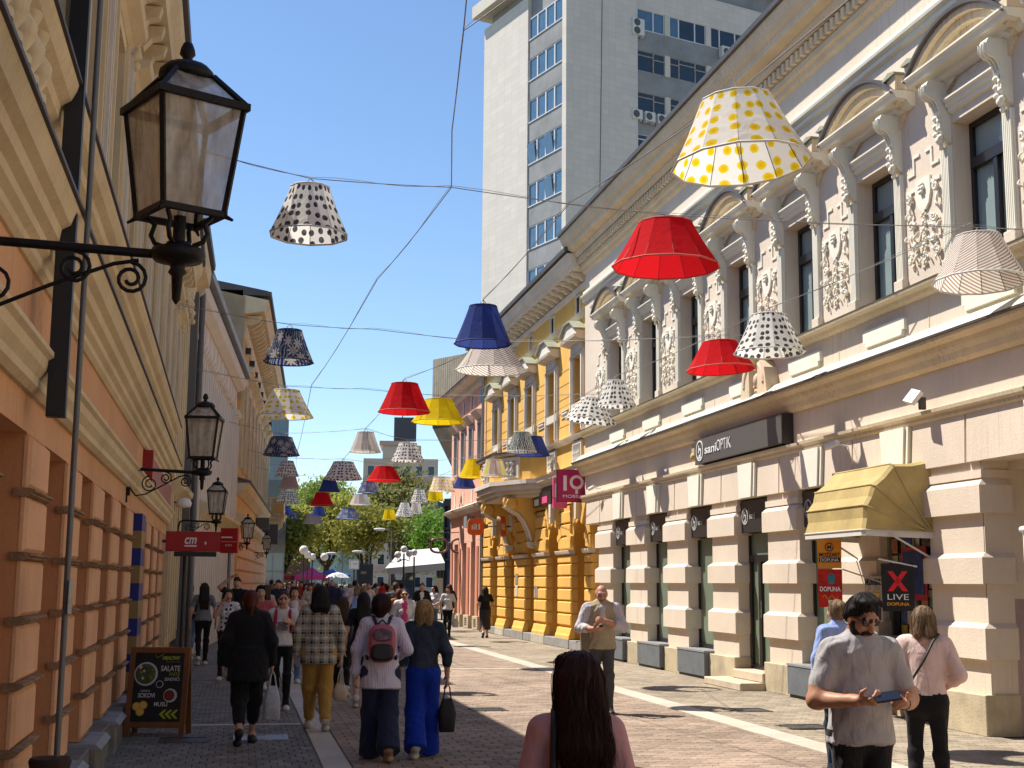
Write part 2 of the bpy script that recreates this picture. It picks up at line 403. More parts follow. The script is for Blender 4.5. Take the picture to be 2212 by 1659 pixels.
# piers with proud bands
pm_ = MB().box(-pw, pw, 0, .36, .48, 3.3); me_pier = pm_.mesh('pier')
def band(z0, z1, ch, pr=.085, sw=.055):
    v = []
    for (x, y, z) in ((pw, 0, z1 + ch), (pw + sw, -pr, z1), (pw + sw, -pr, z0)):
        v += [(-x, y, z), (x, y, z)]
    bb = MB(); w = pw + sw
    vs = [(-w, .36, z0), (w, .36, z0), (w, -pr, z0), (-w, -pr, z0), (-w, .36, z1), (w, .36, z1), (w, -pr, z1), (-w, -pr, z1), (-pw, .36, z1 + ch), (pw, .36, z1 + ch), (pw, -.004, z1 + ch), (-pw, -.004, z1 + ch)]
    return bb.add(vs, [(0, 1, 2, 3), (3, 2, 6, 7), (1, 5, 6, 2), (0, 3, 7, 4), (7, 6, 10, 11), (5, 9, 10, 6), (4, 7, 11, 8), (8, 11, 10, 9)])
bands = [band(2.66, 3.00, .08).mesh('block'), band(1.80, 2.12, .06).mesh('block'), band(.90, 1.27, .06).mesh('block')]
cap_ = MB().box(-pw - .02, pw + .02, -.03, .36, 3.09, 3.19).mesh('pier_cap')
me_pl = MB().bbox(-pw - .03, pw + .03, -.10, .36, 0, .485, .01).mesh('plinth')
for Y in PC:
    p = link('pier', me_pier, M_CR, cb, (A(Y), 0, 0))
    for m_ in bands: link('block', m_, M_CR, p)
    link('pier_cap', cap_, M_CR, p); link('plinth', me_pl, M_TRAV, p)
# lintel course: cream blocks and pale keystones
def trap(xb, xt, y0, y1, z0, z1, sh=0): return MB().prism([(-xb, z0), (xb, z0), (xt, z1), (-xt, z1)], 1, y0, y1)
ks = MB(); ks = trap(.27, .34, -.13, 0, 3.30, 3.90).mesh('keystone'); kst = [MB().prism([(s * .28, 3.305), (s * .345, 3.305), (s * .415, 3.9), (s * .35, 3.9)][::s], 1, -.10, 0).mesh('keystone_edge') for s in (-1, 1)]
for Y in OC + [13.3]:
    o = link('keystone', ks, M_CW, cb, (A(Y), 0, 0))
    for q in kst: link('keystone_edge', q, M_CW, o)
lb = [PC[0] + 1.2] + [Y for Y in OC] + [13.3]
for i in range(len(lb) - 1):
    L, Rr = A(lb[i]) + (.42 if i else -.5), A(lb[i + 1]) - .42
    mid = (L + Rr) / 2
    for k, (u, v) in enumerate(((L, mid - .004), (mid + .004, Rr))):
        sgn = .035
        P(MB().prism([(u + (.0 if k else -.035), 3.3), (v - (.04 if not k else -.035), 3.3), (v, 3.9), (u + (.04 if k else .035), 3.9)], 1, -.055, 0), 'lintel_block', M_CR)
# mouldings
P(MB().mould([(.05, 3.90), (.09, 3.93), (.09, 3.97), (.14, 4.0), (.15, 4.045), (.03, 4.06)], a0 - .05, a1), 'string_course', M_CO)
P(MB().mould([(.04, 4.58), (.09, 4.62), (.12, 4.70), (.17, 4.76), (.2, 4.82), (.32, 4.86), (.33, 4.90)], a0 - .15, a1), 'cornice', M_CO)
P(MB().mould([(.33, 4.902), (.355, 4.905), (.355, 4.925), (.33, 4.93), (.0, 5.1)], a0 - .15, a1), 'cornice_edge', M_TIN)
P(MB().mould([(.31, 4.95), (.10, 5.12), (.0, 5.13)], a0, a1), 'sloping_ledge', mat('ledge_grey', 'C2C4B4', .8, var=.06, scale=2, streak=.3, dirt=(.3, .28, .22)))
P(MB().mould([(.02, 5.60), (.07, 5.63), (.1, 5.68), (.2, 5.70), (.21, 5.735)], a0 - .1, a1), 'sill_cornice', M_CO)
P(MB().mould([(.215, 5.737), (.22, 5.75), (.0, 5.77)], a0 - .1, a1), 'sill_flashing', mat('verdigris_flashing', (.20, .19, .13), .6, var=.15))
for Y in WC:
    for s, dx in ((.06, 0),):
        x = A(Y) + .15
        pb = MB().prism([(-.62, 5.42), (-.62, 5.27), (-.55, 5.27), (-.55, 5.2), (.55, 5.2), (.55, 5.27), (.62, 5.27), (.62, 5.42), (.55, 5.44), (-.55, 5.44)], 1, -.05, 0)
        P(pb, 'raised_panel', M_CW, None, (x, 0, 0))
    P(MB().box(-.012, .012, -.006, 0, 5.14, 5.59), 'panel_joint', M_CO, None, (A(Y) + 1.36, 0, 0))
P(MB().mould([(.0, 9.24), (.06, 9.27), (.06, 9.33), (.12, 9.37), (.13, 9.41), (.05, 9.45), (.05, 9.53), (.0, 9.56)], a0 - .05, a1), 'upper_string_course', M_CW)
P(MB().mould([(.0, 10.02), (.06, 10.06), (.08, 10.14), (.14, 10.16), (.15, 10.26)], a0 - .05, a1), 'bed_moulding', M_CO)
P(MB().mould([(.26, 10.46), (.30, 10.52), (.31, 10.60), (.48, 10.66), (.50, 10.76), (.58, 10.86), (.62, 10.98), (.64, 11.08), (.0, 11.1)], a0 - .3, a1), 'main_cornice', M_CO)
dm = MB().box(-.05, .05, -.24, 0, 10.28, 10.44).mesh('dentil'); n = int((A(9.0) - a0) / .19)
P(MB().box(a0, a1, -.16, 0, 10.27, 10.455), 'dentil_band', M_CO)
for i in range(n): link('dentil', dm, M_CO, cb, (a0 + .1 + i * .19, 0, 0))
P(MB().mould([(.64, 11.085), (.70, 11.09), (.71, 11.17), (.64, 11.18), (.0, 11.2)], a0 - .35, a1), 'gutter', M_TIN)
P(MB().prism([(-.6, 11.19), (4.5, 13.6), (9, 11.19)], 0, a0 - .1, a1), 'roof', mat('old_tiles', (.22, .10, .07), .9, var=.2, scale=5, bump=.6, bscale=9))
# ---- upper windows
def arc(r, n, a0_, a1_): return [(r * math.cos(a0_ + (a1_ - a0_) * i / n), r * math.sin(a0_ + (a1_ - a0_) * i / n)) for i in range(n + 1)]
hw, rise = 1.2, .50
rad = (hw * hw + rise * rise) / (2 * rise); ang = math.asin(hw / rad)
def archband(o0, o1, y0, y1, z):
    """segmental band between offsets o0,o1 from the arch line"""
    n = 14; vs = []; cz = z + rise - rad
    for yy in (y0, y1):
        for o in (o0, o1):
            vs += [((rad + o) * math.sin(-ang + 2 * ang * i / n), yy, cz + (rad + o) * math.cos(-ang + 2 * ang * i / n)) for i in range(n + 1)]
    m = n + 1; fs = []
    for i in range(n):
        fs += [(i, i + 1, m + i + 1, m + i), (2 * m + i, 3 * m + i, 3 * m + i + 1, 2 * m + i + 1), (m + i, m + i + 1, 3 * m + i + 1, 3 * m + i), (i, 2 * m + i, 2 * m + i + 1, i + 1)]
    fs += [(0, m, 3 * m, 2 * m), (n, 2 * m + n, 3 * m + n, m + n)]
    return MB().add(vs, fs)
zs = 8.50
hood = join(archband(-.10, -.02, -.30, .0, zs - .02), archband(-.20, -.10, -.22, .0, zs - .02), archband(-.30, -.2, -.12, 0, zs - .02)).mesh('arched_hood')
hood_e = archband(-.02, .02, -.36, 0.0, zs - .02).mesh('hood_flashing')
tymp = archband(-.62, -.29, -.05, 0.0, zs - .02).mesh('tympanum')
acro = [MB().prism([(s * .95, 8.52), (s * 1.22, 8.52), (s * 1.24, 8.72), (s * 1.1, 8.76), (s * .97, 8.68)][::s], 1, -.30, -.001).mesh('hood_end') for s in (-1, 1)]
acro_t = [MB().prism([(s * .93, 8.70), (s * 1.27, 8.725), (s * 1.27, 8.75), (s * 1.1, 8.79), (s * .93, 8.73)][::s], 1, -.34, -.001).mesh('hood_end_flashing') for s in (-1, 1)]
M_VERD = mat('verdigris', (.34, .35, .25), .6, var=.12, scale=3)
shelf = MB().mould([(.04, 8.30), (.10, 8.33), (.13, 8.39), (.3, 8.41), (.32, 8.47), (.36, 8.49), (.36, 8.515)], -1.22, 1.22).mesh('hood_shelf')
arch_tr = join(MB().mould([(.0, 7.86), (.05, 7.88), (.05, 7.93), (.09, 7.95), (.09, 8.0), (.13, 8.02), (.13, 8.05)], -.60, .60)).mesh('architrave')
# console: S-scroll profile with leaf relief
def console():
    b = MB(); pts = []
    prof = [(.30, 8.30), (.33, 8.24), (.33, 8.15), (.28, 8.09), (.21, 8.07), (.16, 8.0), (.13, 7.9), (.12, 7.78), (.13, 7.68), (.12, 7.6), (.07, 7.53), (.0, 7.48)]
    b.prism([(0, 8.30)] + [(-o, z) for o, z in prof], 0, -.085, .085, False)
    for s in (-1, 1): b.tube([(s * .05, -.25 + .07 * math.cos(q), 8.19 + .07 * math.sin(q)) for q in [i * .7 for i in range(10)]], .02, 5)
    for s in (-.06, 0, .06): b.tube([(s, -o - .008, z) for o, z in prof[1:9]], .022, 5)
    for k in range(7):
        z = 7.56 + .055 * k; b.ball(((-1) ** k * .045, -.13 - .01 * (k % 2), z), (.05, .045, .04), 6, 4)
    b.ball((0, -.12, 7.53), (.055, .06, .06), 7, 5); b.ball((0, -.10, 7.44), (.03, .035, .05), 6, 4)
    return b
me_con = console().mesh('console')
me_stripe = MB()
for k in range(5): me_stripe.box(-.085 + k * .038, -.085 + k * .038 + .022, -.062, -.03, 5.95, 7.44)
me_stripe.box(-.10, .10, -.03, 0, 5.95, 7.44); me_stripe = me_stripe.mesh('fluted_strip')
me_ped = MB().bbox(-.13, .13, -.09, 0, 5.76, 5.95, .012).mesh('strip_base')
def win_frame(hw_, z0, z1, zt, y):
    b = MB(); f = .075
    b.box(-hw_, -hw_ + f, y, y + .08, z0, z1).box(hw_ - f, hw_, y, y + .08, z0, z1).box(-hw_ + f, hw_ - f, y, y + .08, z1 - f, z1).box(-hw_ + f, hw_ - f, y, y + .08, z0, z0 + f)
    b.box(-hw_ + f, hw_ - f, y - .03, y + .08, zt - .07, zt + .07).box(-.045, .045, y - .02, y + .08, z0 + f, zt - .07)
    return b
me_wf = win_frame(.60, 5.77, 7.74, 7.18, .24).mesh('window_frame')
pane = MB().box(-.262, .262, .285, .295, 5.85, 7.11).mesh('pane'); panet = MB().box(-.525, .525, .285, .295, 7.25, 7.665).mesh('transom_pane')
blind = MB().box(-.58, .58, .33, .345, 5.8, 7.7).mesh('blind'); M_BL = flat('grey_blind', (.25, .30, .30), .8)
for Y in WC:
    x = A(Y)
    o = link('window', me_wf, M_DKF, cb, (x, 0, 0))
    for s in (-1, 1): link('pane', pane, M_GLC, o, (s * .284, 0, 0))
    link('transom_pane', panet, M_GLC, o)
    h_ = link('window_hood', shelf, M_CW, cb, (x, 0, 0))
    link('arched_band', hood, M_CO, h_); link('hood_flashing', hood_e, M_TIN, h_); link('tympanum', tymp, M_CO, h_); link('architrave', arch_tr, M_CW, h_)
    for q in range(2): link('hood_end', acro[q], M_CO, h_); link('hood_end_flashing', acro_t[q], M_VERD, h_)
    for s in (-.72, .72):
        k = link('console', me_con, M_CW, cb, (x + s, 0, 0))
        link('fluted_strip', me_stripe, M_CW, k); link('strip_base', me_ped, M_CR, k)
# relief panels between the windows
def relief():
    b = MB(); rng = random.Random(5)
    def leaf(x, z, L, a, w_=.045, y=-.02):
        d = (math.cos(a), math.sin(a)); 
        pts = [(x + d[0] * L * t + .25 * L * math.sin(t * 3) * -d[1], y - .035 * math.sin(t * 3.1), z + d[1] * L * t + .25 * L * math.sin(t * 3) * d[0]) for t in (0, .3, .6, .85, 1)]
        b.tube(pts, [w_ * .35, w_ * .75, w_ * .65, w_ * .42, w_ * .15], 5)
    def scroll(x, z, r, s, turns=1.4, a_=0):
        pts = []
        for i in range(13):
            q = i / 12; rr = r * (1 - .75 * q); an = a_ + s * q * turns * 2 * math.pi
            pts.append((x + rr * math.cos(an), -.035 - .02 * q, z + rr * math.sin(an)))
        b.tube(pts, [.013 + .009 * (1 - i / 12) for i in range(13)], 5)
    # stepped frame and shield with rosette
    for s in (-1, 1):
        b.box(min(s * .42, s * .22), max(s * .42, s * .22), -.02, 0, 7.33, 7.37).box(min(s * .22, s * .26), max(s * .22, s * .26), -.02, 0, 7.37, 7.6)
        b.box(min(s * .26, s * .08), max(s * .26, s * .08), -.02, 0, 7.56, 7.6)
    b.prism([(-.20, 7.22), (.20, 7.22), (.2, 7.0), (.15, 6.86), (.06, 6.78), (-.06, 6.78), (-.15, 6.86), (-.2, 7.0)], 1, -.03, 0)
    for k in range(6): b.ball((.045 * math.cos(k * 1.05), -.05, 7.08 + .06 * math.sin(k * 1.05)), (.03, .03, .035), 6, 4)
    b.ball((0, -.06, 7.08), (.025, .025, .03), 6, 4)
    for s in (-1, 1):
        b.box(min(s * .2, s * .44), max(s * .2, s * .44), -.022, 0, 7.1, 7.15)
        scroll(s * .36, 7.02, .075, s, 1.3, math.pi / 2)
        for (x, z, L, a, w_) in ((.38, 6.95, .20, -1.75, .032), (.30, 6.80, .16, -.7, .028), (.42, 6.72, .12, 1.9, .026), (.20, 6.66, .15, -.5, .028), (.36, 6.52, .15, -1.9, .03), (.14, 6.52, .17, -.35, .03), (.42, 6.42, .12, 1.2, .024), (.24, 6.40, .15, -1.2, .028),
                                 (.10, 6.36, .15, -.5, .026), (.34, 6.26, .12, -2.2, .026), (.20, 6.22, .12, -.9, .024), (.08, 6.14, .10, -1.0, .022), (.30, 6.10, .09, -1.6, .02), (.40, 6.18, .10, 2.3, .02)):
            aa = a if s > 0 else math.pi - a
            leaf(s * x, z, L, aa, w_)
        scroll(s * .30, 6.62, .07, -s, 1.3, 0); scroll(s * .27, 6.33, .06, s, 1.2, 1.5); scroll(s * .36, 6.14, .045, -s, 1.2, 1.)
    for z, r in ((6.74, .05), (6.62, .035), (6.52, .055), (6.40, .035), (6.30, .045), (6.18, .03), (6.08, .025)):
        b.ball((0, -.025, z), (r * .8, .03, .036), 7, 5)
        for s in (-1, 1): b.ball((s * r * 1.1, -.025, z - .03), (.017, .018, .024), 6, 4)
    return b
me_rel = relief().mesh('relief')
for i in range(len(WC) - 1): link('relief_ornament', me_rel, M_CW, cb, ((A(WC[i]) + A(WC[i + 1])) / 2, 0, 0))
link('relief_ornament', me_rel, M_CW, cb, (A(WC[0]) - 1.37, 0, 0))
# volute ornament under the sill, half way along
for Yv in (22.78 - 1.2,):
    b = MB()
    for s in (-1, 1):
        b.tube([(s * (.34 + .10 * math.cos(q)), -.2, 5.2 + .34 * math.sin(q * .5)) for q in [i * .4 for i in range(9)]], .07, 6)
        b.prism([(s * .18, 4.95), (s * .62, 4.95), (s * .5, 5.45), (s * .3, 5.6), (s * .2, 5.5)][::s], 1, -.24, 0)
    b.ball((0, -.14, 5.28), (.1, .1, .14), 8, 6)
    for k in range(6): b.ball((.09 * math.cos(k * 1.05), -.16, 5.18 + .09 * math.sin(k * 1.05)), .045, 6, 4)
    P(b, 'volute_ornament', M_CO, None, (A(Yv), 0, 0))
# ---- ground floor openings
def logo(r, bold=.18):
    """ring with a small hook mark inside"""
    b = ring2d(r * (1 - bold), r, 28, depth=.008)
    h = join(ring2d(r * .22, r * .44, 16, -2.2, 1.9, .008)); move(h, 0, 0, -.18 * r)
    l = MB().prism([(-.42 * r, -.2 * r), (-.2 * r, -.2 * r), (-.1 * r, .62 * r), (-.3 * r, .5 * r)], 1, -.008, 0)
    u = MB().prism([(-.5 * r, -.62 * r), (.5 * r, -.62 * r), (.42 * r, -.74 * r), (-.42 * r, -.74 * r)][::-1], 1, -.008, 0)
    return join(b, h, l, u)
M_GLET = flat('grey_lettering', (.42, .41, .40), .5)
ow = 1.375 - pw
for i, Y in enumerate(OC):
    x = A(Y)
    door = i == 3
    if i == 5: continue
    f = MB(); y = .21; zb = .30 if door else .55
    f.box(-ow, -ow + .05, y, y + .08, zb, 2.75).box(ow - .05, ow, y, y + .08, zb, 2.75).box(-ow + .05, ow - .05, y, y + .08, zb, zb + .07).box(-ow + .05, ow - .05, y, y + .08, 2.69, 2.75)
    if door: f.box(-ow + .05, ow - .05, y, y + .08, 2.18, 2.30).box(-.25, -.13, y - .01, y + .09, zb + .07, 2.18).box(-ow + .05, -ow + .13, y - .01, y + .08, zb + .07, 2.18).box(.30, .38, y - .005, y + .08, zb + .07, 2.18)
    o = f.build('shop_door' if door else 'shop_window', M_DKF, cb, (x, 0, 0))
    MB().box(-ow + .05, ow - .05, y + .04, y + .05, zb + .07, 2.18 if door else 2.69).build('pane', M_GLS, o)
    if door:
        MB().box(-ow + .05, ow - .05, y + .04, y + .05, 2.30, 2.69).build('transom_pane', M_GLS, o)
        MB().tube([(.0, y - .07, 1.2), (.0, y - .07, 1.5)], .012, 6).build('handle', flat('steel', (.5, .5, .5), .25, 1.), o)
        for k, (d, z0_, z1_) in enumerate(((.55, 0, .13), (.14, .13, .29))):
            st = MB().bbox(-ow - (.35 if k == 0 else -.01), ow - .01 + (.0 if k else .02), -d + .0, .35, z0_ + .002, z1_, .015)
            st.build('door_step', mat('cream_step', (.56, .47, .35), .7, var=.08, scale=3), cb, (x, 0, 0))
    else:
        # slate box under the shop window
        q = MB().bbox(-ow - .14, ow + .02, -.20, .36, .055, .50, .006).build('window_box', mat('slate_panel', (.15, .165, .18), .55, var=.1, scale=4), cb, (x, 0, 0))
        MB().box(-ow - .12, ow, -.17, .30, .002, .054).build('box_foot', flat('box_foot_black', (.02, .02, .02)), q)  # set-back foot in one near-black colour
        MB().box(-ow - .15, ow + .03, -.21, .36, .501, .535).build('box_top', flat('box_top', (.26, .27, .28), .5), q)
    s = MB().bbox(-ow + .0, ow, .06, .2, 2.70, 3.27, .004).build('transom_sign', M_ANTH, cb, (x, 0, 0))
    move(logo(.15), -ow + .25, .055, 2.99).build('emblem', M_GLET, s)
    t_ = text_mb('sani', .12, .006, cx=False, spacing=1.05); move(t_, -ow + .46, .054, 2.94).build('lettering', M_GLET, s)
    if i == 4:
        w1 = fit_text('SLUŠNI', .42, .13, bold=.03, depth=.004); move(w1, .02, y + .035, 1.50).build('lettering', M_WHT, o)
        w2 = fit_text('APARATI', .52, .13, bold=.03, depth=.004); move(w2, .04, y + .035, 1.32).build('lettering', M_WHT, o)
        w3 = fit_text('saniSLUH', .44, .095, depth=.004, bold=.005); move(w3, .10, y + .035, 1.74).build('lettering', M_WHT, o)
        move(logo(.075, .3), -.20, y + .035, 1.79).build('emblem', M_WHT, o)
        MB().box(-.42, -.24, y + .025, y + .035, 2.05, 2.42).build('poster', flat('poster_white', (.6, .6, .6)), o)
        MB().box(-.41, -.27, y + .018, y + .024, 2.16, 2.40).build('poster_print', mat('poster_photo', (.2, .2, .2), .6, var=.3, scale=18), o)
# long grey shop sign
sg = MB().bbox(A(24.75), A(20.45), -.20, -.0, 4.075, 4.57, .004).build('fascia_sign', M_ANTH, cb)
MB().box(A(24.73), A(20.47), -.2035, -.2005, 4.085, 4.55).build('sign_face', flat('fascia_grey', (.10, .095, .09), .35), sg)
move(logo(.20, .14), A(24.44), -.21, 4.33).build('emblem', M_WHT, sg)
move(fit_text('sani', .62, .165, cx=False, depth=.012, bold=.008), A(24.15), -.212, 4.245).build('lettering', M_WHT, sg)
move(fit_text('OPTIK', .72, .215, cx=False, depth=.012, bold=-.012), A(23.50), -.212, 4.235).build('lettering', M_WHT, sg)
# ---------------------------------------------------------------- yellow building
M_Y = mat('yellow_plaster', 'E2B25C', .9, var=.07, scale=.9, streak=.2, dirt=(.3, .17, .05), bump=.12, bscale=25)
M_YW = mat('grey_trim', 'D8CFC0', .88, var=.08, scale=1.2, streak=.4, dirt=(.2, .16, .12), bump=.2, bscale=20)
M_YD = mat('reveal_shade_yellow', 'D79A3E', .9, var=.08, scale=.8, bump=.1)  # darker yellow plaster, the shade inside the arches is in the colour
M_WOOD = flat('brown_window_wood', (.05, .028, .018), .5)
M_GSTEP = mat('grey_stone', (.30, .29, .27), .8, var=.12, scale=3, bump=.3)
yb = thing('yellow_building', 'ochre yellow corner style building with arched ground floor and stone balcony', 'building', (9.1, 41.7, 0), R(-90))
AY = lambda Y: 41.7 - Y
def PY(mb, name, m, par=None, loc=(0, 0, 0), **k): return mb.build(name, m, par or yb, loc, **k)
ya0, ya1 = AY(49.85), AY(33.98)
PCY = [33.95, 36.85, 39.93, 42.97, 46.0, 49.0]
hwY = [.62, .76, .8, .8, .74, .85]
b = MB(); b.box(ya0, ya1, .8, 9, 0, 10.5); PY(b, 'core', mat('dark_interior', (.03, .025, .02)))
# upper wall round the window openings
WY = [35.45, 38.55, 41.6, 44.4, 47.3]
b = MB(); b.box(ya0, ya1, 0, .8, 3.95, 5.85); b.box(ya0, ya1, 0, .8, 8.05, 9.25); b.box(ya0, ya1, 0, .8, 9.72, 10.5)
e = sorted([AY(Y) + s * .5 for Y in WY for s in (-1, 1)]); xs = [ya0] + e + [ya1]
for i in range(0, len(xs), 2): b.box(xs[i], xs[i + 1], 0, .8, 5.85, 8.05)
e = sorted([AY(Y) + s * .2 for Y in WY for s in (-1, 1)]); xs = [ya0] + e + [ya1]
for i in range(0, len(xs), 2): b.box(xs[i], xs[i + 1], 0, .8, 9.25, 9.72)
PY(b, 'wall', M_Y)
# joints of the upper rustication
for z in (6.25, 6.65, 7.05, 7.45, 7.85):
    xs2 = sorted([AY(Y) + s * .78 for Y in WY for s in (-1, 1)]); xs2 = [ya0] + xs2 + [ya1]
    for i in range(0, len(xs2), 2):
        if xs2[i + 1] - xs2[i] > .15: PY(MB().box(xs2[i], xs2[i + 1], -.004, 0, z, z + .022), 'wall_joint', flat('joint_brown', (.30, .15, .05)))
for i in range(5):
    Yc = (PCY[i] + PCY[i + 1]) / 2; half = (PCY[i + 1] - PCY[i]) / 2
    r = half - (hwY[i] + hwY[i + 1]) / 2
    x = AY(Yc) + (hwY[i + 1] - hwY[i]) / 2 * 1
    zs_ = 2.68
    arcp = [(-r * math.cos(q * math.pi / 16), zs_ + r * 1.12 * math.sin(q * math.pi / 16)) for q in range(17)]
    L, Rr = AY(PCY[i + 1]) - x, AY(PCY[i]) - x
    PY(MB().prism([(L, zs_)] + arcp + [(Rr, zs_), (Rr, 4.0), (L, 4.0)], 1, 0, .8), 'arch_wall', M_Y, None, (x, 0, 0), fix=True)
    # inner lining of the arch
    n = len(arcp); vs = [(u * .998, y, v) for y in (.02, .8) for u, v in [(-r, .25)] + arcp + [(r, .25)]]; m2 = n + 2
    PY(MB().add(vs, [(k, k + 1, m2 + k + 1, m2 + k) for k in range(m2 - 1)]), 'reveal', M_YD, None, (x, 0, 0))
    # raised voussoirs and keystone
    for q in (2, 5, 8, 11, 14):
        aa = math.pi * q / 16; wd = .085
        if q == 8: continue
        r0, r1 = r + .03, r + (.62 if q in (5, 11) else .5)
        pts = [(-rr * math.cos(aa + s * wd * (1.2 if rr == r0 else 1)), zs_ + rr * 1.1 * math.sin(aa + s * wd)) for rr, s in ((r0, -1), (r1, -1), (r1, 1), (r0, 1))]
        pts = [(u, min(v, 4.0)) for u, v in pts]
        PY(MB().prism(pts, 1, -.08, 0), 'voussoir', M_Y, None, (x, 0, 0), fix=True)
    PY(MB().prism([(-.09, zs_ + r * 1.1), (.09, zs_ + r * 1.1), (.14, 4.08), (-.14, 4.08)], 1, -.14, 0), 'keystone', M_YW, None, (x, 0, 0))
    f = MB().box(-r, -r + .08, .55, .62, .25, zs_).box(r - .08, r, .55, .62, .25, zs_).box(-.04, .04, .55, .62, .25, zs_ + r * .95).box(-r, r, .54, .63, zs_ - .05, zs_ + .05)
    o = PY(f, 'arched_window', M_WOOD, None, (x, 0, 0))
    MB().prism([(-r, .25)] + arcp + [(r, .25)], 1, .6, .61).build('pane', M_GLU, o, fix=True)
    MB().bbox(-r - .05, r + .05, -.12, .75, 0, .24, .01).build('doorstep', M_GSTEP, yb, (x, 0, 0))
for i, Y in enumerate(PCY):
    h = hwY[i]; x = AY(Y)
    l_, r_ = -h, h
    if i == 0: l_, r_ = -h, .0
    if i == 5: l_, r_ = -.8, h
    p = PY(MB().box(l_, r_, 0, .8, .25, 2.68), 'pier', M_Y, None, (x, 0, 0))
    MB().bbox(l_ - .06, r_ + .06, -.14, .8, 0, .26, .01).build('plinth', M_GSTEP if i % 2 else mat('plinth_limewash', (.50, .47, .38), .8, var=.15, scale=4), p)
    MB().mould([(.13, .262), (.13, .34), (.10, .40), (.07, .52), (.05, .56)], l_ - .05, r_ + .05).build('pier_base', M_Y, p)
    for k in range(6):
        z = .62 + k * .345
        hh = .20 if k == 5 else .31
        MB().bbox(l_ - .03, r_ + .03, -.07, .14, z, z + hh, .03).build('block', M_Y, p)
    MB().mould([(.10, 2.58), (.13, 2.61), (.15, 2.67), (.15, 2.69)], l_ - .06, r_ + .06).build('impost', M_YW, p)
    for k in range(3): MB().bbox(l_ + .05, r_ - .05, -.07, 0, 2.74 + k * .36, 3.06 + k * .36, .025).build('block', M_Y, p)
PY(MB().mould([(.04, 4.62), (.10, 4.66), (.12, 4.74), (.28, 4.80), (.30, 4.88), (.34, 4.93), (.02, 5.0)], ya0, ya1), 'cornice', M_YW)
PY(MB().mould([(.02, 5.70), (.08, 5.73), (.16, 5.78), (.18, 5.83), (.0, 5.86)], ya0, ya1), 'sill_cornice', M_YW)
PY(MB().mould([(.0, 9.02), (.08, 9.05), (.14, 9.12), (.16, 9.16), (.0, 9.2)], ya0, ya1), 'string_course', M_YW)
PY(MB().mould([(.02, 9.80), (.08, 9.84), (.10, 9.95), (.0, 9.98)], ya0, ya1), 'bed_moulding', M_YW)
PY(MB().mould([(.0, 10.18), (.52, 10.2), (.54, 10.3), (.62, 10.36), (.66, 10.5), (.72, 10.58), (.0, 10.62)], ya0 - .1, ya1), 'main_cornice', M_YW)
md = MB().prism([(0, 9.98), (-.16, 9.98), (-.22, 10.05), (-.42, 10.08), (-.46, 10.18), (0, 10.18)], 0, -.09, .09).mesh('modillion')
for i in range(26): link('modillion', md, M_YW, yb, (ya0 + .3 + i * .6, 0, 0))
PY(MB().mould([(.72, 10.63), (.78, 10.64), (.8, 10.74), (.0, 10.8)], ya0 - .12, ya1), 'gutter', M_TIN)
PY(MB().prism([(-.75, 10.76), (4.5, 12.9), (9, 10.76)], 0, ya0, ya1), 'roof', MATS['old_tiles'])
# windows
fr = MB().box(-.5, -.43, .2, .28, 5.86, 8.05).box(.43, .5, .2, .28, 5.86, 8.05).box(-.43, .43, .2, .28, 7.98, 8.05).box(-.43, .43, .2, .28, 5.86, 5.94).box(-.04, .04, .19, .28, 5.94, 7.98).box(-.43, .43, .19, .28, 7.2, 7.3).mesh('window')
pn = [MB().box(-.43, -.04, .24, .25, 5.94, 7.2), MB().box(.04, .43, .24, .25, 5.94, 7.2), MB().box(-.43, -.04, .24, .25, 7.3, 7.98), MB().box(.04, .43, .24, .25, 7.3, 7.98)]
pn = [q.mesh('pane') for q in pn]
sur = MB().box(-.72, -.5, -.07, .0, 5.9, 8.14).box(.5, .72, -.07, .0, 5.9, 8.14).box(-.5, .5, -.07, .0, 8.05, 8.14).box(-.78, .78, -.09, 0, 6.5, 6.72).box(-.66, -.56, -.11, -.07, 5.95, 8.1).box(.56, .66, -.11, -.07, 5.95, 8.1)
sur.prism([(-.6, 8.14), (.6, 8.14), (.55, 8.38), (-.55, 8.38)], 1, -.1, 0); sur = sur.mesh('surround')
ped = MB().mould([(.1, 8.38), (.2, 8.41), (.34, 8.45), (.36, 8.52)], -.85, .85).mesh('pediment_shelf')
pedt = MB().prism([(-.85, 8.52), (.85, 8.52), (.85, 8.64), (.3, 8.92), (-.3, 8.92), (-.85, 8.64)], 1, -.3, 0).mesh('pediment')
pedf = MB().prism([(-.9, 8.64), (-.31, 8.925), (.31, 8.925), (.9, 8.64), (.9, 8.68), (.31, 8.97), (-.31, 8.97), (-.9, 8.68)], 1, -.38, 0).mesh('pediment_flashing')
att = MB().box(-.26, -.2, -.05, .1, 9.2, 9.77).box(.2, .26, -.05, .1, 9.2, 9.77).box(-.2, .2, -.05, .1, 9.72, 9.77).mesh('attic_frame'); attp = MB().box(-.2, .2, .2, .21, 9.25, 9.72).mesh('attic_pane')
frieze = MB()
for k in range(5): frieze.ball((-.26 + .13 * k, -.03, 6.6), (.055, .04, .05), 6, 4)
frieze.box(-.42, .42, -.03, 0, 6.5, 6.53).box(-.42, .42, -.03, 0, 6.69, 6.72); frieze = frieze.mesh('frieze_ornament')
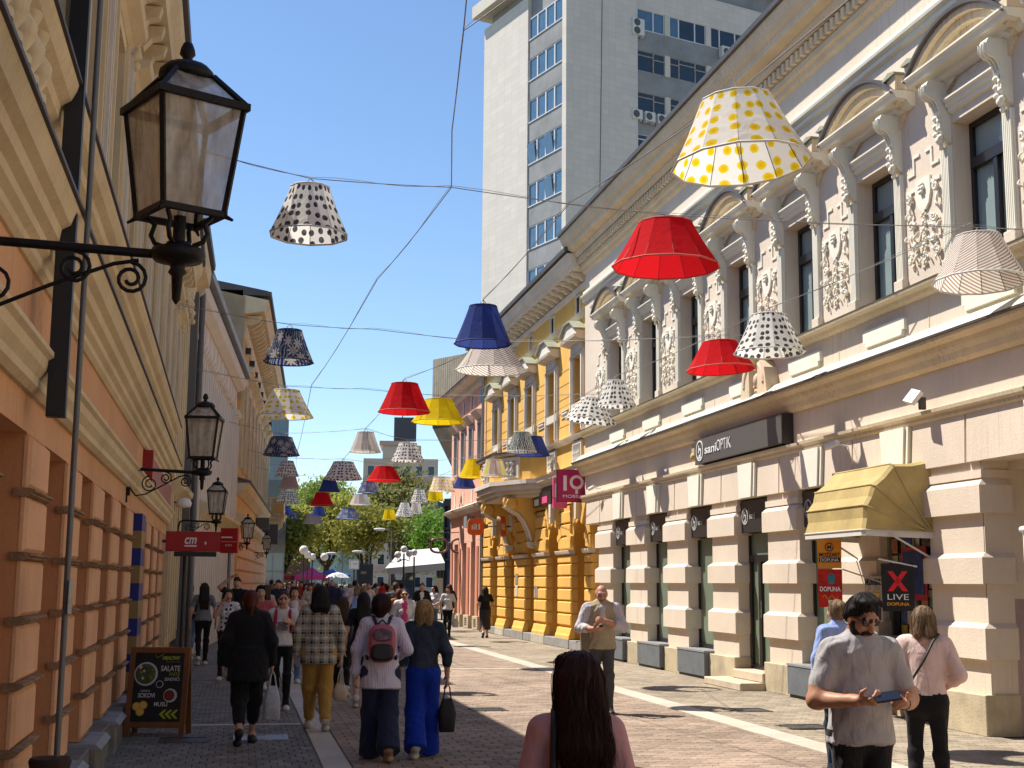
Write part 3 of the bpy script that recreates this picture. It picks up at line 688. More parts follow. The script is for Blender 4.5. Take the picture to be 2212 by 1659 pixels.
for i, Y in enumerate(WY):
    x = AY(Y); o = link('window', fr, M_WOOD, yb, (x, 0, 0))
    for q in pn: link('pane', q, M_GLU, o)
    s = link('window_surround', sur, M_YW, yb, (x, 0, 0))
    link('pediment_shelf', ped, M_YW, s); link('pediment', pedt, M_YW, s); link('pediment_flashing', pedf, M_VERD, s)
    a_ = link('attic_window', att, M_YW, yb, (x, 0, 0)); link('pane', attp, M_GLU, a_)
    if i < 4: link('frieze_ornament', frieze, M_YW, yb, ((x + AY(WY[i + 1])) / 2, 0, 0))
    if Y < 40 or Y > 46.4:
        q = MB().box(-.5, .5, -.01, .0, 5.12, 5.62).box(-.5, -.42, -.07, -.01, 5.08, 5.66).box(.42, .5, -.07, -.01, 5.08, 5.66).box(-.42, .42, -.07, -.01, 5.58, 5.66).box(-.42, .42, -.07, -.01, 5.08, 5.16)
        o2 = PY(q, 'balustrade_panel', M_YW, None, (x, 0, 0))
        for k in range(4): MB().lathe([(.05, 5.16), (.05, 5.2), (.03, 5.22), (.065, 5.3), (.065, 5.34), (.025, 5.44), (.04, 5.5), (.05, 5.58)], 8).build('baluster', M_YW, o2, (-.3 + .2 * k, -.045, 0))
# balcony: a canted bay carried on curved brackets
bp = [(AY(39.4), 0), (AY(39.9), -.4), (AY(41.6), -1.2), (AY(44.2), -1.2), (AY(45.9), -.4), (AY(46.4), 0)]
def off(poly, d):
    c_ = (sum(p[0] for p in poly) / len(poly), .4)
    return [(x + d * math.copysign(1, x - c_[0]) * (1 if abs(x - c_[0]) > 1.5 else .6), y - d if y < -.01 else y) for x, y in poly]
bo = thing if False else None
balc = PY(MB().prism(off(bp, .0), 2, 4.94, 5.72), 'balcony', M_Y, fix=True)
for z0_, z1_, d in ((4.42, 4.52, -.16), (4.52, 4.64, -.04), (4.64, 4.80, .08), (4.80, 4.935, .16)): MB().prism(off(bp, d), 2, z0_, z1_ - .002).build('balcony_moulding', M_YW, balc, fix=True)
MB().prism(off(bp, .10), 2, 5.722, 5.80).build('balcony_rail', M_YW, balc, fix=True); MB().prism(off(bp, .14), 2, 5.802, 5.84).build('balcony_rail', M_TIN, balc, fix=True)
def face_panel(p0, p1):
    d = Vector((p1[0] - p0[0], p1[1] - p0[1], 0)); L = d.length; d.normalize(); mid = Vector(((p0[0] + p1[0]) / 2, (p0[1] + p1[1]) / 2, 0))
    nrm = Vector((d.y, -d.x, 0)); nrm = nrm if nrm.y < 0 else -nrm
    M = Matrix((Vector((*d[:2], 0)), -nrm, Vector((0, 0, 1)))).transposed().to_4x4(); M.translation = mid
    if L > 1.2:
        q = MB().box(-.42, -.32, -.06, 0, 5.0, 5.66).box(.32, .42, -.06, 0, 5.0, 5.66).box(-.32, .32, -.06, 0, 5.56, 5.66).box(-.32, .32, -.06, 0, 5.0, 5.08).box(-.32, .32, -.012, -.002, 5.08, 5.56)
        q.xform(M).build('balcony_panel', M_YW, balc)
        for k in (-1, 0, 1) if L > 2.2 else (-.5, .5): MB().lathe([(.07, 5.08), (.07, 5.13), (.035, 5.15), (.075, 5.22), (.08, 5.27), (.03, 5.34), (.045, 5.42), (.08, 5.47), (.075, 5.5), (.03, 5.53), (.07, 5.56)], 10, (k * .2, -.07, 0)).xform(M).build('baluster', M_YW, balc)
for i in range(1, 4): face_panel(bp[i], bp[i + 1])
for Yb in (41.0, 44.8):
    pr_ = [(0, 4.42), (-1.0, 4.42), (-1.02, 4.30), (-.95, 4.1), (-.75, 4.05), (-.55, 3.95), (-.35, 3.7), (-.2, 3.35), (-.14, 3.1), (0, 3.05)]
    k = PY(MB().prism(pr_, 0, -.16, .16), 'bracket', M_Y, None, (AY(Yb), 0, 0), fix=True)
    for s in (-1, 1): MB().lathe([(.0, -.03), (.19, -.03), (.2, 0), (.14, .03), (.0, .03)], 18).xform(Matrix.Translation((s * .19, -.78, 4.22)) @ Matrix.Rotation(R(90), 4, 'Y')).build('scroll_disc', M_Y, k)
    for s in (-.17, .17): MB().tube([(s, -.98, 4.16), (s, -.75, 4.0), (s, -.55, 3.9), (s, -.35, 3.66), (s, -.2, 3.32), (s, -.13, 3.08)], .05, 6).build('bracket_rib', M_YW, k)
    MB().mould([(.1, 2.86), (.2, 2.9), (.22, 3.0), (.24, 3.05)], -.2, .2).build('bracket_foot', M_YW, k)
PY(MB().tube([(AY(49.7), -.12, 0), (AY(49.7), -.12, 10.5)], .06, 8), 'drainpipe', mat('zinc', (.33, .33, .33), .45, metal=.6))
# dark shop signs on the fascia
M_MAG = flat('magenta', (.42, .01, .10), .35); M_PINK = flat('hot_pink', (.85, .10, .30), .4)
s1 = PY(MB().box(AY(40.7), AY(38.2), -.12, 0, 4.1, 4.6), 'fascia_sign', M_ANTH)
MB().box(AY(39.55), AY(38.75), -.13, -.121, 4.16, 4.36).build('pink_strip', M_PINK, s1); MB().box(AY(40.5), AY(39.9), -.13, -.121, 4.14, 4.34).build('white_strip', M_WHT, s1)
for k, z in ((0, 1.75), (1, 1.35)): PY(MB().box(AY(43.55), AY(43.15), -.085, -.07, z, z + .34), 'notice_plate', flat('notice_white', (.6, .58, .54)) if k else flat('notice_grey', (.3, .28, .25)))
PY(MB().box(AY(40.6), AY(40.2), -.085, -.07, 1.35, 1.7), 'notice_plate', flat('notice_steel', (.5, .5, .5), .4, .5))
# ---- hanging signs
o = thing('square_hanging_sign', 'square magenta hanging sign reading IQ MOBILE between cream and yellow buildings', 'sign', (8.62, 34.25, 3.9))
MB().bbox(-.43, .43, -.05, .05, 0, .86, .01).build('box', flat('sign_black', (.015, .015, .015)), o)
MB().box(-.415, .415, -.056, -.05, .015, .845).build('face', M_MAG, o)
M_PALE = flat('pale_pink_print', (.85, .66, .66), .5)
MB().box(-.26, -.17, -.062, -.056, .30, .70).build('lettering', M_PALE, o)
move(ring2d(.115, .19, 28, depth=.006), .10, -.056, .525).build('lettering', M_PALE, o); MB().box(.065, .135, -.062, -.056, .22, .36).build('lettering', M_PALE, o)
move(fit_text('MOBILE', .54, .085, depth=.006, bold=.01), .0, -.06, .11).build('lettering', M_PALE, o)
MB().tube([(.42, 0, .7), (.7, 0, .7)], .025, 6).tube([(.42, 0, .2), (.7, 0, .2)], .025, 6).build('arm', M_IRON, o)
o = thing('narrow_hanging_sign', 'pink and white hanging sign partly hidden behind the magenta IQ sign', 'sign', (8.75, 36.2, 3.85))
MB().bbox(-.2, .2, -.05, .05, 0, .85, .01).build('box', M_PINK, o); MB().box(-.16, -.1, -.058, -.05, .3, .68).build('lettering', M_WHT, o); move(ring2d(.06, .11, 20, depth=.006), .05, -.052, .5).build('lettering', M_WHT, o)
MB().tube([(.2, 0, .5), (.9, 0, .5)], .02, 6).build('arm', M_IRON, o)
M_OR = flat('orange_sign', (.80, .12, .012), .35)
def squircle(a, b, n=36, e=3.6): return [(a * math.copysign(abs(math.cos(q)) ** (2 / e), math.cos(q)), b * math.copysign(abs(math.sin(q)) ** (2 / e), math.sin(q))) for q in [2 * math.pi * i / n for i in range(n)]]
def mi_sign(name, label, loc, rz, a, b):
    o = thing(name, label, 'sign', loc, rz)
    MB().prism(squircle(a, b)[::-1], 1, -.07, .07).build('body', flat('sign_rim', (.35, .2, .08)), o, fix=True)
    MB().prism(squircle(a * .99, b * .99)[::-1], 1, -.078, -.071).build('face', M_OR, o, fix=True)
    k = a / .29; L = MB()
    L.box(-.155 * k, -.105 * k, -.088, -.079, -.10, .10).box(-.155 * k, .0, -.088, -.079, .055, .10).box(-.02 * k, .03 * k, -.088, -.079, -.10, .08).box(-.085 * k, -.045 * k, -.088, -.079, -.10, .02).box(.085 * k, .135 * k, -.088, -.079, -.10, .10)
    L.build('lettering', M_WHT, o)
    MB().tube([(a, 0, 0), (a + .75, 0, .05)], .025, 6).build('arm', M_IRON, o)
mi_sign('rounded_hanging_sign', 'orange rounded square sign with white mi letters, left of its pair', (8.1, 46, 3.71), 0, .29, .29)
mi_sign('rounded_hanging_sign', 'orange rounded sign seen nearly edge on beside the yellow arches', (8.3, 42.4, 3.58), R(62), .29, .33)

# ---------------------------------------------------------------- pink building beyond the yellow one
M_PK = mat('salmon_plaster', 'E3AE98', .9, var=.06, scale=1, streak=.25, dirt=(.3, .2, .16), bump=.12)
M_SAL = mat('salmon_dark', 'C37E5F', .9, var=.08, scale=1)
kb_ = thing('salmon_building', 'narrow salmon pink house with grey upper windows beyond the yellow building', 'building', (9.15, 54, 0), R(-90))
AK = lambda Y: 54 - Y
def PK(mb, name, m, par=None, loc=(0, 0, 0), **k): return mb.build(name, m, par or kb_, loc, **k)
k0, k1 = AK(58.3), AK(49.87)
WK = [57.0, 55.15, 53.2, 51.15]
b = MB().box(k0, k1, .3, 9, 0, 9.6); PK(b, 'core', MATS['dark_interior'])
b = MB().box(k0, k1, 0, .3, 4.2, 6.3).box(k0, k1, 0, .3, 8.1, 9.6)
xs = [k0] + sorted([AK(Y) + s * .5 for Y in WK for s in (-1, 1)]) + [k1]
for i in range(0, len(xs), 2): b.box(xs[i], xs[i + 1], 0, .3, 6.3, 8.1)
PK(b, 'wall', M_PK)
for Y in WK:
    x = AK(Y)
    o = PK(MB().box(-.5, -.4, -.05, .2, 6.3, 8.1).box(.4, .5, -.05, .2, 6.3, 8.1).box(-.4, .4, -.05, .2, 8.0, 8.1).box(-.4, .4, -.05, .2, 6.3, 6.38).box(-.04, .04, .1, .2, 6.38, 8.0), 'window', flat('grey_window_frame', (.45, .43, .41), .6), None, (x, 0, 0))
    MB().box(-.4, .4, .18, .19, 6.38, 8.0).build('pane', glass('grey_shutter_glass', (.16, .16, .165), .25), o)
    MB().mould([(.05, 8.15), (.1, 8.2), (.3, 8.42), (.32, 8.46), (.0, 8.5)], -.62, .62).build('hood', M_YW, o)
    if Y != WK[0]: PK(MB().box(-.15, .15, -.02, .0, 8.8, 9.3), 'attic_window', M_DKF, None, (x, 0, 0))
PK(MB().mould([(.02, 9.45), (.15, 9.55), (.2, 9.7), (.5, 9.78), (.55, 9.9), (.0, 9.95)], k0 - .2, k1), 'main_cornice', M_YW)
PK(MB().prism([(-.6, 9.9), (4.5, 12), (9, 9.9)], 0, k0, k1), 'roof', MATS['old_tiles'])
PK(MB().mould([(.02, 6.0), (.1, 6.05), (.14, 6.15), (.0, 6.2)], k0, k1), 'sill_course', M_YW)
PK(MB().mould([(.04, 4.55), (.1, 4.6), (.3, 4.7), (.34, 4.8), (.0, 4.95)], k0 - .05, k1), 'cornice', M_YW)
# ground floor: salmon piers with block joints, dark openings between
for i, Y in enumerate((57.7, 55.6, 53.5, 51.4)):
    p = PK(MB().box(-.55, .55, 0, .3, .5, 4.2), 'pier', M_PK, None, (AK(Y), 0, 0))
    for z in range(8): MB().box(-.56, .56, -.006, 0, .75 + z * .45, .765 + z * .45).build('joint', M_YW, p)
    MB().bbox(-.6, .6, -.1, .3, 0, .5, .01).build('plinth', M_TRAV, p)
    for k in range(4): MB().box(-.25, .25, -.115, -.1, .12 + k * .08, .15 + k * .08).build('vent_slat', M_DKF, p)
    MB().box(-.2, .2, -.04, 0, .5, 3.2).build('recess_panel', M_SAL, p)
for i, Y in enumerate((56.65, 54.55, 52.45, 50.35)):
    PK(MB().box(-.5, .5, .25, .3, .0, 3.4), 'shop_opening', flat('red_shop', (.45, .01, .02)) if i == 3 else flat('grey_shop', (.30, .29, .28)), None, (AK(Y), 0, 0))
    PK(MB().box(-.5, .5, .0, .3, 3.4, 4.2), 'lintel', M_PK, None, (AK(Y), 0, 0))
for i, Y in enumerate((57.2, 55.0, 52.9)): PK(MB().box(-.18, .18, -.02, .0, 4.98, 5.5), 'frieze_panel', M_YW, None, (AK(Y), 0, 0))
PK(MB().box(AK(52.9), AK(52.2), -.32, 0, 3.95, 4.4), 'air_conditioner', flat('ac_grey', (.25, .25, .25), .5))
# spectacles sign
o = thing('spectacles_sign', 'large mauve spectacles frame sign hanging from a bar over the street', 'sign', (8.75, 56, 3.0))
def lens(cx): return [(cx + x * .36, .30 + z * .27 + (.04 if z > 0 else 0)) for x, z in squircle(1, 1, 22, 2.6)]
fr_ = MB()
for cx in (-.45, .45):
    p = lens(cx); p.append(p[0])
    fr_.tube([(x, 0, z) for x, z in p], .055, 6)
fr_.tube([(-.1, 0, .36), (0, 0, .44), (.1, 0, .36)], .055, 6).tube([(-.8, 0, .5), (-.92, 0, .62)], [.06, .045], 6).tube([(.8, 0, .5), (.92, 0, .62)], [.06, .045], 6)
fr_.build('frame', flat('mauve', (.22, .14, .14), .4), o)
for cx in (-.45, .45): MB().tube([(cx, 0, .62), (cx, 0, .86)], .008, 4).build('hanger', M_IRON, o)
MB().tube([(-.9, 0, .83), (1.0, 0, .92)], .02, 6).build('bar', M_IRON, o)
# ---------------------------------------------------------------- kiosk window and awning in the cream building
YK = OC[5]; XK = XR
M_AWN = mat('yellow_awning_canvas', 'B5A069', .8, var=.12, scale=2.2, streak=.55, dirt=(.20, .13, .05), bump=.25, bscale=9)
k = thing('newspaper_kiosk', 'newspaper kiosk window with papers and magazines under the yellow awning', 'kiosk', (XK, YK, 0), R(-90))
ow = 1.375 - pw
MB().box(-ow, ow, .10, .36, 0, .86).build('counter_front', M_TRAV, k)
MB().box(-ow, ow, -.06, .36, .86, .92).build('counter', flat('dark_counter', (.04, .035, .03), .4), k)
f = MB().box(-ow, -ow + .07, .12, .2, .92, 2.55).box(ow - .07, ow, .12, .2, .92, 2.55).box(-ow + .07, ow - .07, .12, .2, 2.45, 2.55).box(.0, .06, .12, .2, .92, 2.45).box(-ow + .07, ow - .07, .12, .2, 1.62, 1.72)
f.build('frame', flat('kiosk_frame', (.20, .19, .17), .5), k)
MB().box(-ow, ow, .0, .36, 2.55, 3.3).build('upper_panel', M_CR, k)
MB().box(-ow + .07, ow - .07, .16, .165, .92, 2.45).build('pane', glass('kiosk_glass', (.03, .03, .03), .05), k)
rng = random.Random(11)
pal = [(.5, .05, .04), (.55, .5, .42), (.06, .10, .30), (.6, .45, .05), (.10, .22, .12), (.35, .30, .25), (.62, .62, .60), (.02, .02, .03), (.45, .2, .1)]
pm_s = [mat('magazine_%d' % i, c, .45, var=.3, scale=16, bump=0) for i, c in enumerate(pal)]
for r_ in range(6):
    for c_ in range(6):
        if rng.random() < .22: continue
        x = -ow + .1 + c_ * .2; z = 1.02 + r_ * .24
        if r_ > 4 and c_ > 3: continue
        MB().box(0, .17, .13 + .01 * (c_ % 2), .14 + .01 * (c_ % 2), 0, .2 + .02 * rng.random()).build('magazine', rng.choice(pm_s), k, (x, 0, z))
MB().box(-.28, .40, .10, .118, 1.58, 2.3).build('red_poster_board', flat('kiosk_red', (.42, .02, .03), .4), k)
MB().box(-.22, .34, .09, .099, 1.66, 2.24).build('blue_poster', mat('kiosk_blue', (.03, .06, .22), .4, var=.3, scale=9), k)
# newspaper display to the left, with title
o = thing('newspaper_rack', 'paper display with the headline NEZAVISNE hanging left of the kiosk window', 'newspaper rack', (XK - .16, YK + .62, 1.28), R(-90))
MB().box(-.26, .26, .0, .03, 0, .62).build('board', mat('newsprint', (.46, .40, .32), .8, var=.25, scale=14, bump=0), o)
move(fit_text('NEZAVISNE', .46, .085, depth=.006, bold=.02), 0, -.004, .50).build('lettering', flat('ink_navy', (.01, .015, .06)), o)
for i, (x, z) in enumerate(((-.12, .28), (.10, .30), (-.1, .08), (.12, .09))): MB().box(x - .09, x + .09, -.01, -.001, z - .07, z + .09).build('picture', pm_s[(i * 2 + 1) % 9], o)
# stacked papers on the counter
for i in range(7):
    st = thing('newspaper_stack', ['tall paper stack at the left end of the kiosk counter', 'second paper stack on the kiosk counter from the left', 'third paper stack on the kiosk counter from the left', 'middle stack of folded papers on the kiosk counter',
               'stack of red topped magazines right of the middle of the counter', 'second paper stack from the right end of the kiosk counter', 'low paper stack at the right end of the kiosk counter'][i], 'newspapers', (XK - .12, YK + .6 - i * .2, .921), R(-90), 'papers on the kiosk counter')
    for j in range(3 + i % 3): MB().box(-.085, .085, -.14, .14, 0, .035).build('newspaper', pm_s[(i * 3 + j * 2) % 9], st, (rng.uniform(-.01, .01), rng.uniform(-.02, .02), j * .036))
# red crate / shelf with papers under the counter front
o = thing('magazine_shelf', 'red fronted shelf of magazines below the kiosk counter', 'magazine shelf', (XK - .12, YK, .45), R(-90))
MB().box(-.6, .5, -.2, .0, 0, .05).box(-.6, .5, -.2, -.17, .05, .12).build('shelf', flat('kiosk_red', (.42, .02, .03), .4), o)
for q in (-.62, .46): MB().box(q, q + .04, -.22, .05, 0, .45).build('bracket', flat('kiosk_frame', (.2, .19, .17)), o)
for i in range(6): MB().box(0, .15, -.16 + .01 * (i % 2), -.13, .05, .30).build('magazine', pm_s[(i * 4 + 2) % 9], o, (-.56 + i * .17, 0, 0))
# folding dome awning
aw = thing('dome_awning', 'faded yellow folding dome awning over the kiosk', 'awning', (XK, 17.13, 2.46), R(-90))
hwA = 1.08; ribs = [(R(90), .96), (R(63), 1.02), (R(40), .98), (R(22), .95), (R(2), .92)]
def ribpts(th, rr, w_):
    # U-shaped hoop: up from the left pivot, across, down to the right pivot
    d = (-math.cos(th), math.sin(th)); e = .88 if th < 1.5 else 1
    L = [(-w_, 0, 0), (-w_ * e, d[0] * rr * .55, d[1] * rr * .55), (-w_ * e * .985, d[0] * rr * .96, d[1] * rr * .96), (-w_ * e * .93, d[0] * rr, d[1] * rr)]
    return L + [(-x, y, z) for x, y, z in L[::-1]]
hoops = [ribpts(t, r_, hwA) for t, r_ in ribs]
for i in range(4):
    n = len(hoops[0]); vs = []
    for f_ in (0, .5, 1):
        for p, q in zip(hoops[i], hoops[i + 1]):
            v = Vector(p).lerp(Vector(q), f_)
            if f_ == .5: v *= .975
            vs.append(tuple(v))
    MB().add(vs, [(r_ * n + c_, r_ * n + c_ + 1, (r_ + 1) * n + c_ + 1, (r_ + 1) * n + c_) for r_ in range(2) for c_ in range(n - 1)]).build('canvas_gore', M_AWN, aw)
for i, h in enumerate(hoops): MB().tube(h, .014, 6).build('hoop', flat('awning_pipe', (.55, .52, .45), .4) if i == 4 else M_AWN, aw)
n = len(hoops[4]); vs = list(hoops[4]) + [(x, y + .0, z - .075) for x, y, z in hoops[4]]
MB().add(vs, [(c_, c_ + 1, n + c_ + 1, n + c_) for c_ in range(n - 1)]).build('valance', flat('dirty_white_cloth', (.62, .59, .55), .9), aw)
for s in (-1, 1): MB().tube([(s * hwA * .9, -.55, -.02), (s * hwA * .95, -.02, -.32)], .015, 6).build('strut', flat('awning_pipe', (.55, .52, .45), .4), aw)
MB().box(-hwA - .02, hwA + .02, -.02, 0, .92, .97).build('wall_rail', M_AWN, aw)
# flags and boards hanging from the awning
def flag(name, label, loc, rz, w_, h_, m, tilt=0):
    o = thing(name, label, 'banner', loc, rz)
    MB().prism([(-w_ / 2, 0), (w_ / 2, 0), (w_ / 2 * .96, -h_ * .985), (-w_ / 2 * .97, -h_)][::-1], 1, -.006, .006).build('cloth', m, o, fix=True)
    return o
M_BLK = flat('print_black', (.015, .015, .015), .5)
dK = (XK - .86, 17.35)
o = flag('hanging_banner', 'orange banner reading MOZZART DOPUNA hanging under the awning', (dK[0], dK[1], 2.40), R(-30), .33, .40, flat('banner_orange', (.72, .27, .015), .6))
move(ring2d(.048, .06, 20, .6, 6.6, .004), 0, -.008, -.105).build('emblem', M_BLK, o); move(fit_text('M', .055, .05, bold=.03, depth=.004), 0, -.009, -.13).build('emblem', M_BLK, o)
move(fit_text('MOZZART', .28, .05, bold=.03, depth=.004), 0, -.009, -.235).build('lettering', M_BLK, o)
MB().box(-.145, .145, -.009, -.007, -.315, -.25).build('strip', M_BLK, o); move(fit_text('DOPUNA', .25, .045, depth=.004), 0, -.011, -.305).build('lettering', M_WHT, o)
o = flag('hanging_banner', 'red banner reading DOPUNA hanging below the orange one', (dK[0], dK[1], 1.99), R(-30), .33, .52, mat('banner_red', (.55, .02, .012), .6, var=.2, scale=7))
move(fit_text('DOPUNA', .28, .06, bold=.03, depth=.004), 0, -.009, -.30).build('lettering', M_WHT, o)
MB().ball((.02, -.004, -.13), (.06, .008, .08), 8, 5).build('swirl', flat('banner_teal', (.03, .2, .25)), o)
MB().tube([(-.1 + .02 * i, -.008, -.38 + .03 * math.sin(i * 1.3)) for i in range(11)], .007, 4).build('swirl', flat('banner_gold', (.7, .35, .02)), o)
MB().box(-.03, .02, -.01, -.006, -.46, -.42).build('emblem', M_WHT, o)
MB().tube([(.17, 0, .0), (.9, .25, -.25)], .01, 5).build('rod', flat('awning_pipe', (.55, .52, .45)), o)
o = flag('hanging_banner', 'black flag reading X LIVE DOPUNA beside the kiosk window', (XK - .42, 16.25, 2.06), R(-35), .42, .62, flat('banner_black', (.012, .011, .012), .6))
X1 = MB()
for s in (-1, 1): X1.prism([(s * -.13, -.36), (s * -.06, -.36), (s * .13, -.10), (s * .06, -.10)][::s], 1, -.012, -.007)
X1.build('emblem', flat('x_red', (.7, .02, .03)), o, fix=True)
move(fit_text('LIVE', .27, .075, bold=.0, depth=.004), .0, -.01, -.47).build('lettering', M_WHT, o); move(fit_text('DOPUNA', .28, .04, bold=.02, depth=.004), .0, -.01, -.545).build('lettering', flat('gold_print', (.75, .35, .03)), o)
MB().tube([(-.24, 0, .06), (.25, .0, -.04)], .012, 5).build('rod', M_WHT, o)
# second awning at the right edge
o = thing('white_awning', 'edge of a white awning jutting into the passage at the right', 'awning', (8.6, 12.45, 2.32), R(-90))
MB().prism([(0, .3), (-.7, .06), (-.7, .0), (0, .22)], 0, 0, .9).build('canvas', flat('white_canvas', (.7, .68, .62), .8), o)
MB().tube([(0, -.7, .03), (.9, -.7, .03)], .035, 8).build('roller', M_WHT, o)
MB().box(0, .9, -.69, -.68, -.3, .0).build('valance', flat('white_canvas', (.7, .68, .62), .8), o)
# cameras and floodlights on the string course
def cctv(label, Y, z):
    o = thing('security_camera', label, 'camera', (XK - .05, Y, z), R(-90))
    MB().tube([(0, 0, 0), (0, -.12, .02), (-.06, -.2, .03)], .015, 6).build('arm', M_WHT, o)
    MB().tube([(.06, -.20, .05), (-.2, -.26, .0)], .045, 10).build('housing', M_WHT, o)
    MB().tube([(-.2, -.26, .0), (-.206, -.262, -.001)], .036, 10).build('lens', M_BLK, o)
cctv('white bullet camera above the yellow awning', 18.35, 3.82)
cctv('white bullet camera on the string course right of the IQ sign', 32.2, 4.12)
o = thing('floodlight', 'white floodlight tilted on the string course at the far right', 'floodlight', (XK - .15, 15.9, 4.06), R(-90))
MB().obox(Matrix.Translation((-.05, -.12, .17)) @ Euler((R(-35), R(15), 0)).to_matrix().to_4x4(), (.24, .06, .2)).build('lamp_head', M_WHT, o); MB().box(-.03, .03, -.06, .02, 0, .16).build('bracket', M_IRON, o)
o = thing('alarm_box', 'small alarm box with amber lamp left of the long grey sign', 'alarm', (XK - .02, 25.1, 4.15), R(-90))
MB().bbox(-.1, .1, -.1, 0, .12, .4, .02).build('case', flat('alarm_cream', (.5, .42, .25)), o); MB().ball((-.02, -.1, .12), (.07, .05, .08), 8, 6).build('lamp', flat('alarm_amber', (.6, .4, .15)), o)
# ---------------------------------------------------------------- orange building on the left (near)
M_O = mat('orange_plaster', 'D8A67C', .92, var=.08, scale=.8, streak=.5, dirt=(.2, .11, .06), bump=.25, bscale=35, crack=.3)
M_OB = mat('peach_blocks', 'E2B088', .92, var=.08, scale=1.6, streak=.4, dirt=(.3, .18, .11), bump=.3, bscale=35, crack=.22)
M_OR2 = mat('recess_shade_plaster', 'C08A62', .92, var=.07, scale=1, bump=.15)  # the orange plaster darkened, shade of the recesses put into its colour
M_OW = mat('ivory_trim', 'D9C6A2', .9, var=.09, scale=1.3, streak=.35, dirt=(.16, .11, .06), bump=.3, bscale=16)
M_BST = mat('bluestone_plinth', (.20, .19, .17), .8, var=.2, scale=3, streak=.4, bump=.4)
M_CAPS = mat('plinth_cap', (.26, .28, .31), .6, var=.12, scale=4)
lb_ = thing('orange_building', 'orange terrace house with block rustication and ivory mouldings on the shaded left side', 'building', (-1.3, 14, 0), R(90.4))
AL = lambda Y: Y - 14
def PL(mb, name, m, par=None, loc=(0, 0, 0), **k): return mb.build(name, m, par or lb_, loc, **k)
l0, l1 = AL(-30.0), AL(27.0)
PIT = 2.03; PLc = [8.75 + PIT * i for i in range(-3, 9)]
hb = .42
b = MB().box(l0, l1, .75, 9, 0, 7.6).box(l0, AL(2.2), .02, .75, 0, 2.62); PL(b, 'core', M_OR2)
e = sorted([AL(Y) + s * .46 for Y in [p + PIT / 2 for p in PLc] for s in (-1, 1)]); xs = [l0] + e + [l1]
b = MB().box(l0, l1, 0, .75, 2.62, 4.95).box(l0, l1, 0, .75, 6.6, 7.6)
for i in range(0, len(xs), 2):
    if xs[i + 1] > xs[i]: b.box(xs[i], xs[i + 1], 0, .75, 4.95, 6.6)
PL(b, 'wall', M_O)
blk = MB().bbox(-hb - .004, hb + .004, -.034, .01, 0, .325, .022).mesh('block')
blk0 = MB().bbox(-hb - .004, hb + .004, -.034, .01, 0, .31, .022).mesh('block')
ledge = MB().mould([(.02, 0), (.05, .012), (.05, .022), (.07, .03), (.07, .042), (.03, .05)], -hb - .03, hb + .03).mesh('joint_ledge')
M_LEDGE = mat('worn_ledge', (.30, .19, .11), .9, var=.25, scale=6, bump=.4)
for i, Y in enumerate(PLc):
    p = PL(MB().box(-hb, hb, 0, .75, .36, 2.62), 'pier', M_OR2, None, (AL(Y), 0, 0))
    stripe = abs(Y - 18.9) < .4
    for k in range(6):
        z = .40 + k * .378
        m = M_OB
        link('block', blk if k < 5 else blk0, m, p, (0, 0, z))
        if k: link('joint_ledge', ledge, M_LEDGE, p, (0, 0, z - .052))
    bb = MB().bbox(-.5, .5, -.16, .7, 0, .30, .01).build('plinth_stone', M_BST, p); MB().prism([(-.20, .30), (-.15, .345), (.7, .38), (.7, .30)], 0, -.5, .5).build('plinth_cap', M_CAPS, bb)
    x = AL(Y + PIT / 2)
    PL(MB().bbox(-.512, .512, -.10, .7, 0, .32, .01), 'bay_plinth', M_BST, None, (x, 0, 0))
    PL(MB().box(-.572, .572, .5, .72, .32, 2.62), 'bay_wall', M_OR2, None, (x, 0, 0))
# blue and yellow painted stripes on one reveal
for k in range(10):
    PL(MB().box(AL(18.12) - .0, AL(18.12) + .75, -.09, .3, .36 + k * .226, .36 + (k + 1) * .226), 'painted_stripe', flat('stripe_blue', (.012, .02, .20)) if k % 2 else flat('stripe_ochre', (.30, .19, .07)))
PL(MB().mould([(.03, 2.84), (.07, 2.87), (.07, 2.92), (.11, 2.97), (.12, 3.03), (.15, 3.05), (.15, 3.08), (.0, 3.1)], l0, l1), 'lower_moulding', M_OW)
PL(MB().mould([(.02, 3.56), (.05, 3.59), (.05, 3.64), (.09, 3.67), (.09, 3.73), (.14, 3.76), (.15, 3.83), (.20, 3.86), (.22, 3.92), (.24, 3.97)], l0, l1), 'middle_cornice', M_OW)
PL(MB().mould([(.24, 3.972), (.26, 3.975), (.26, 4.0), (.0, 4.05)], l0, l1), 'middle_cornice_flashing', M_TIN)
PL(MB().mould([(.02, 4.42), (.05, 4.45), (.05, 4.50), (.09, 4.53), (.10, 4.60), (.16, 4.64), (.19, 4.70), (.2, 4.74)], l0, l1), 'sill_cornice', M_OW)
PL(MB().mould([(.2, 4.742), (.22, 4.745), (.22, 4.77), (.0, 4.83)], l0, l1), 'sill_flashing', M_TIN)
for k in range(9): PL(MB().lathe([(.07, 4.09), (.07, 4.13), (.04, 4.15), (.085, 4.22), (.09, 4.28), (.035, 4.36), (.06, 4.42), (.07, 4.45)], 10), 'baluster', M_OW, None, (AL(4.6) + k * .26, -.16, 0))
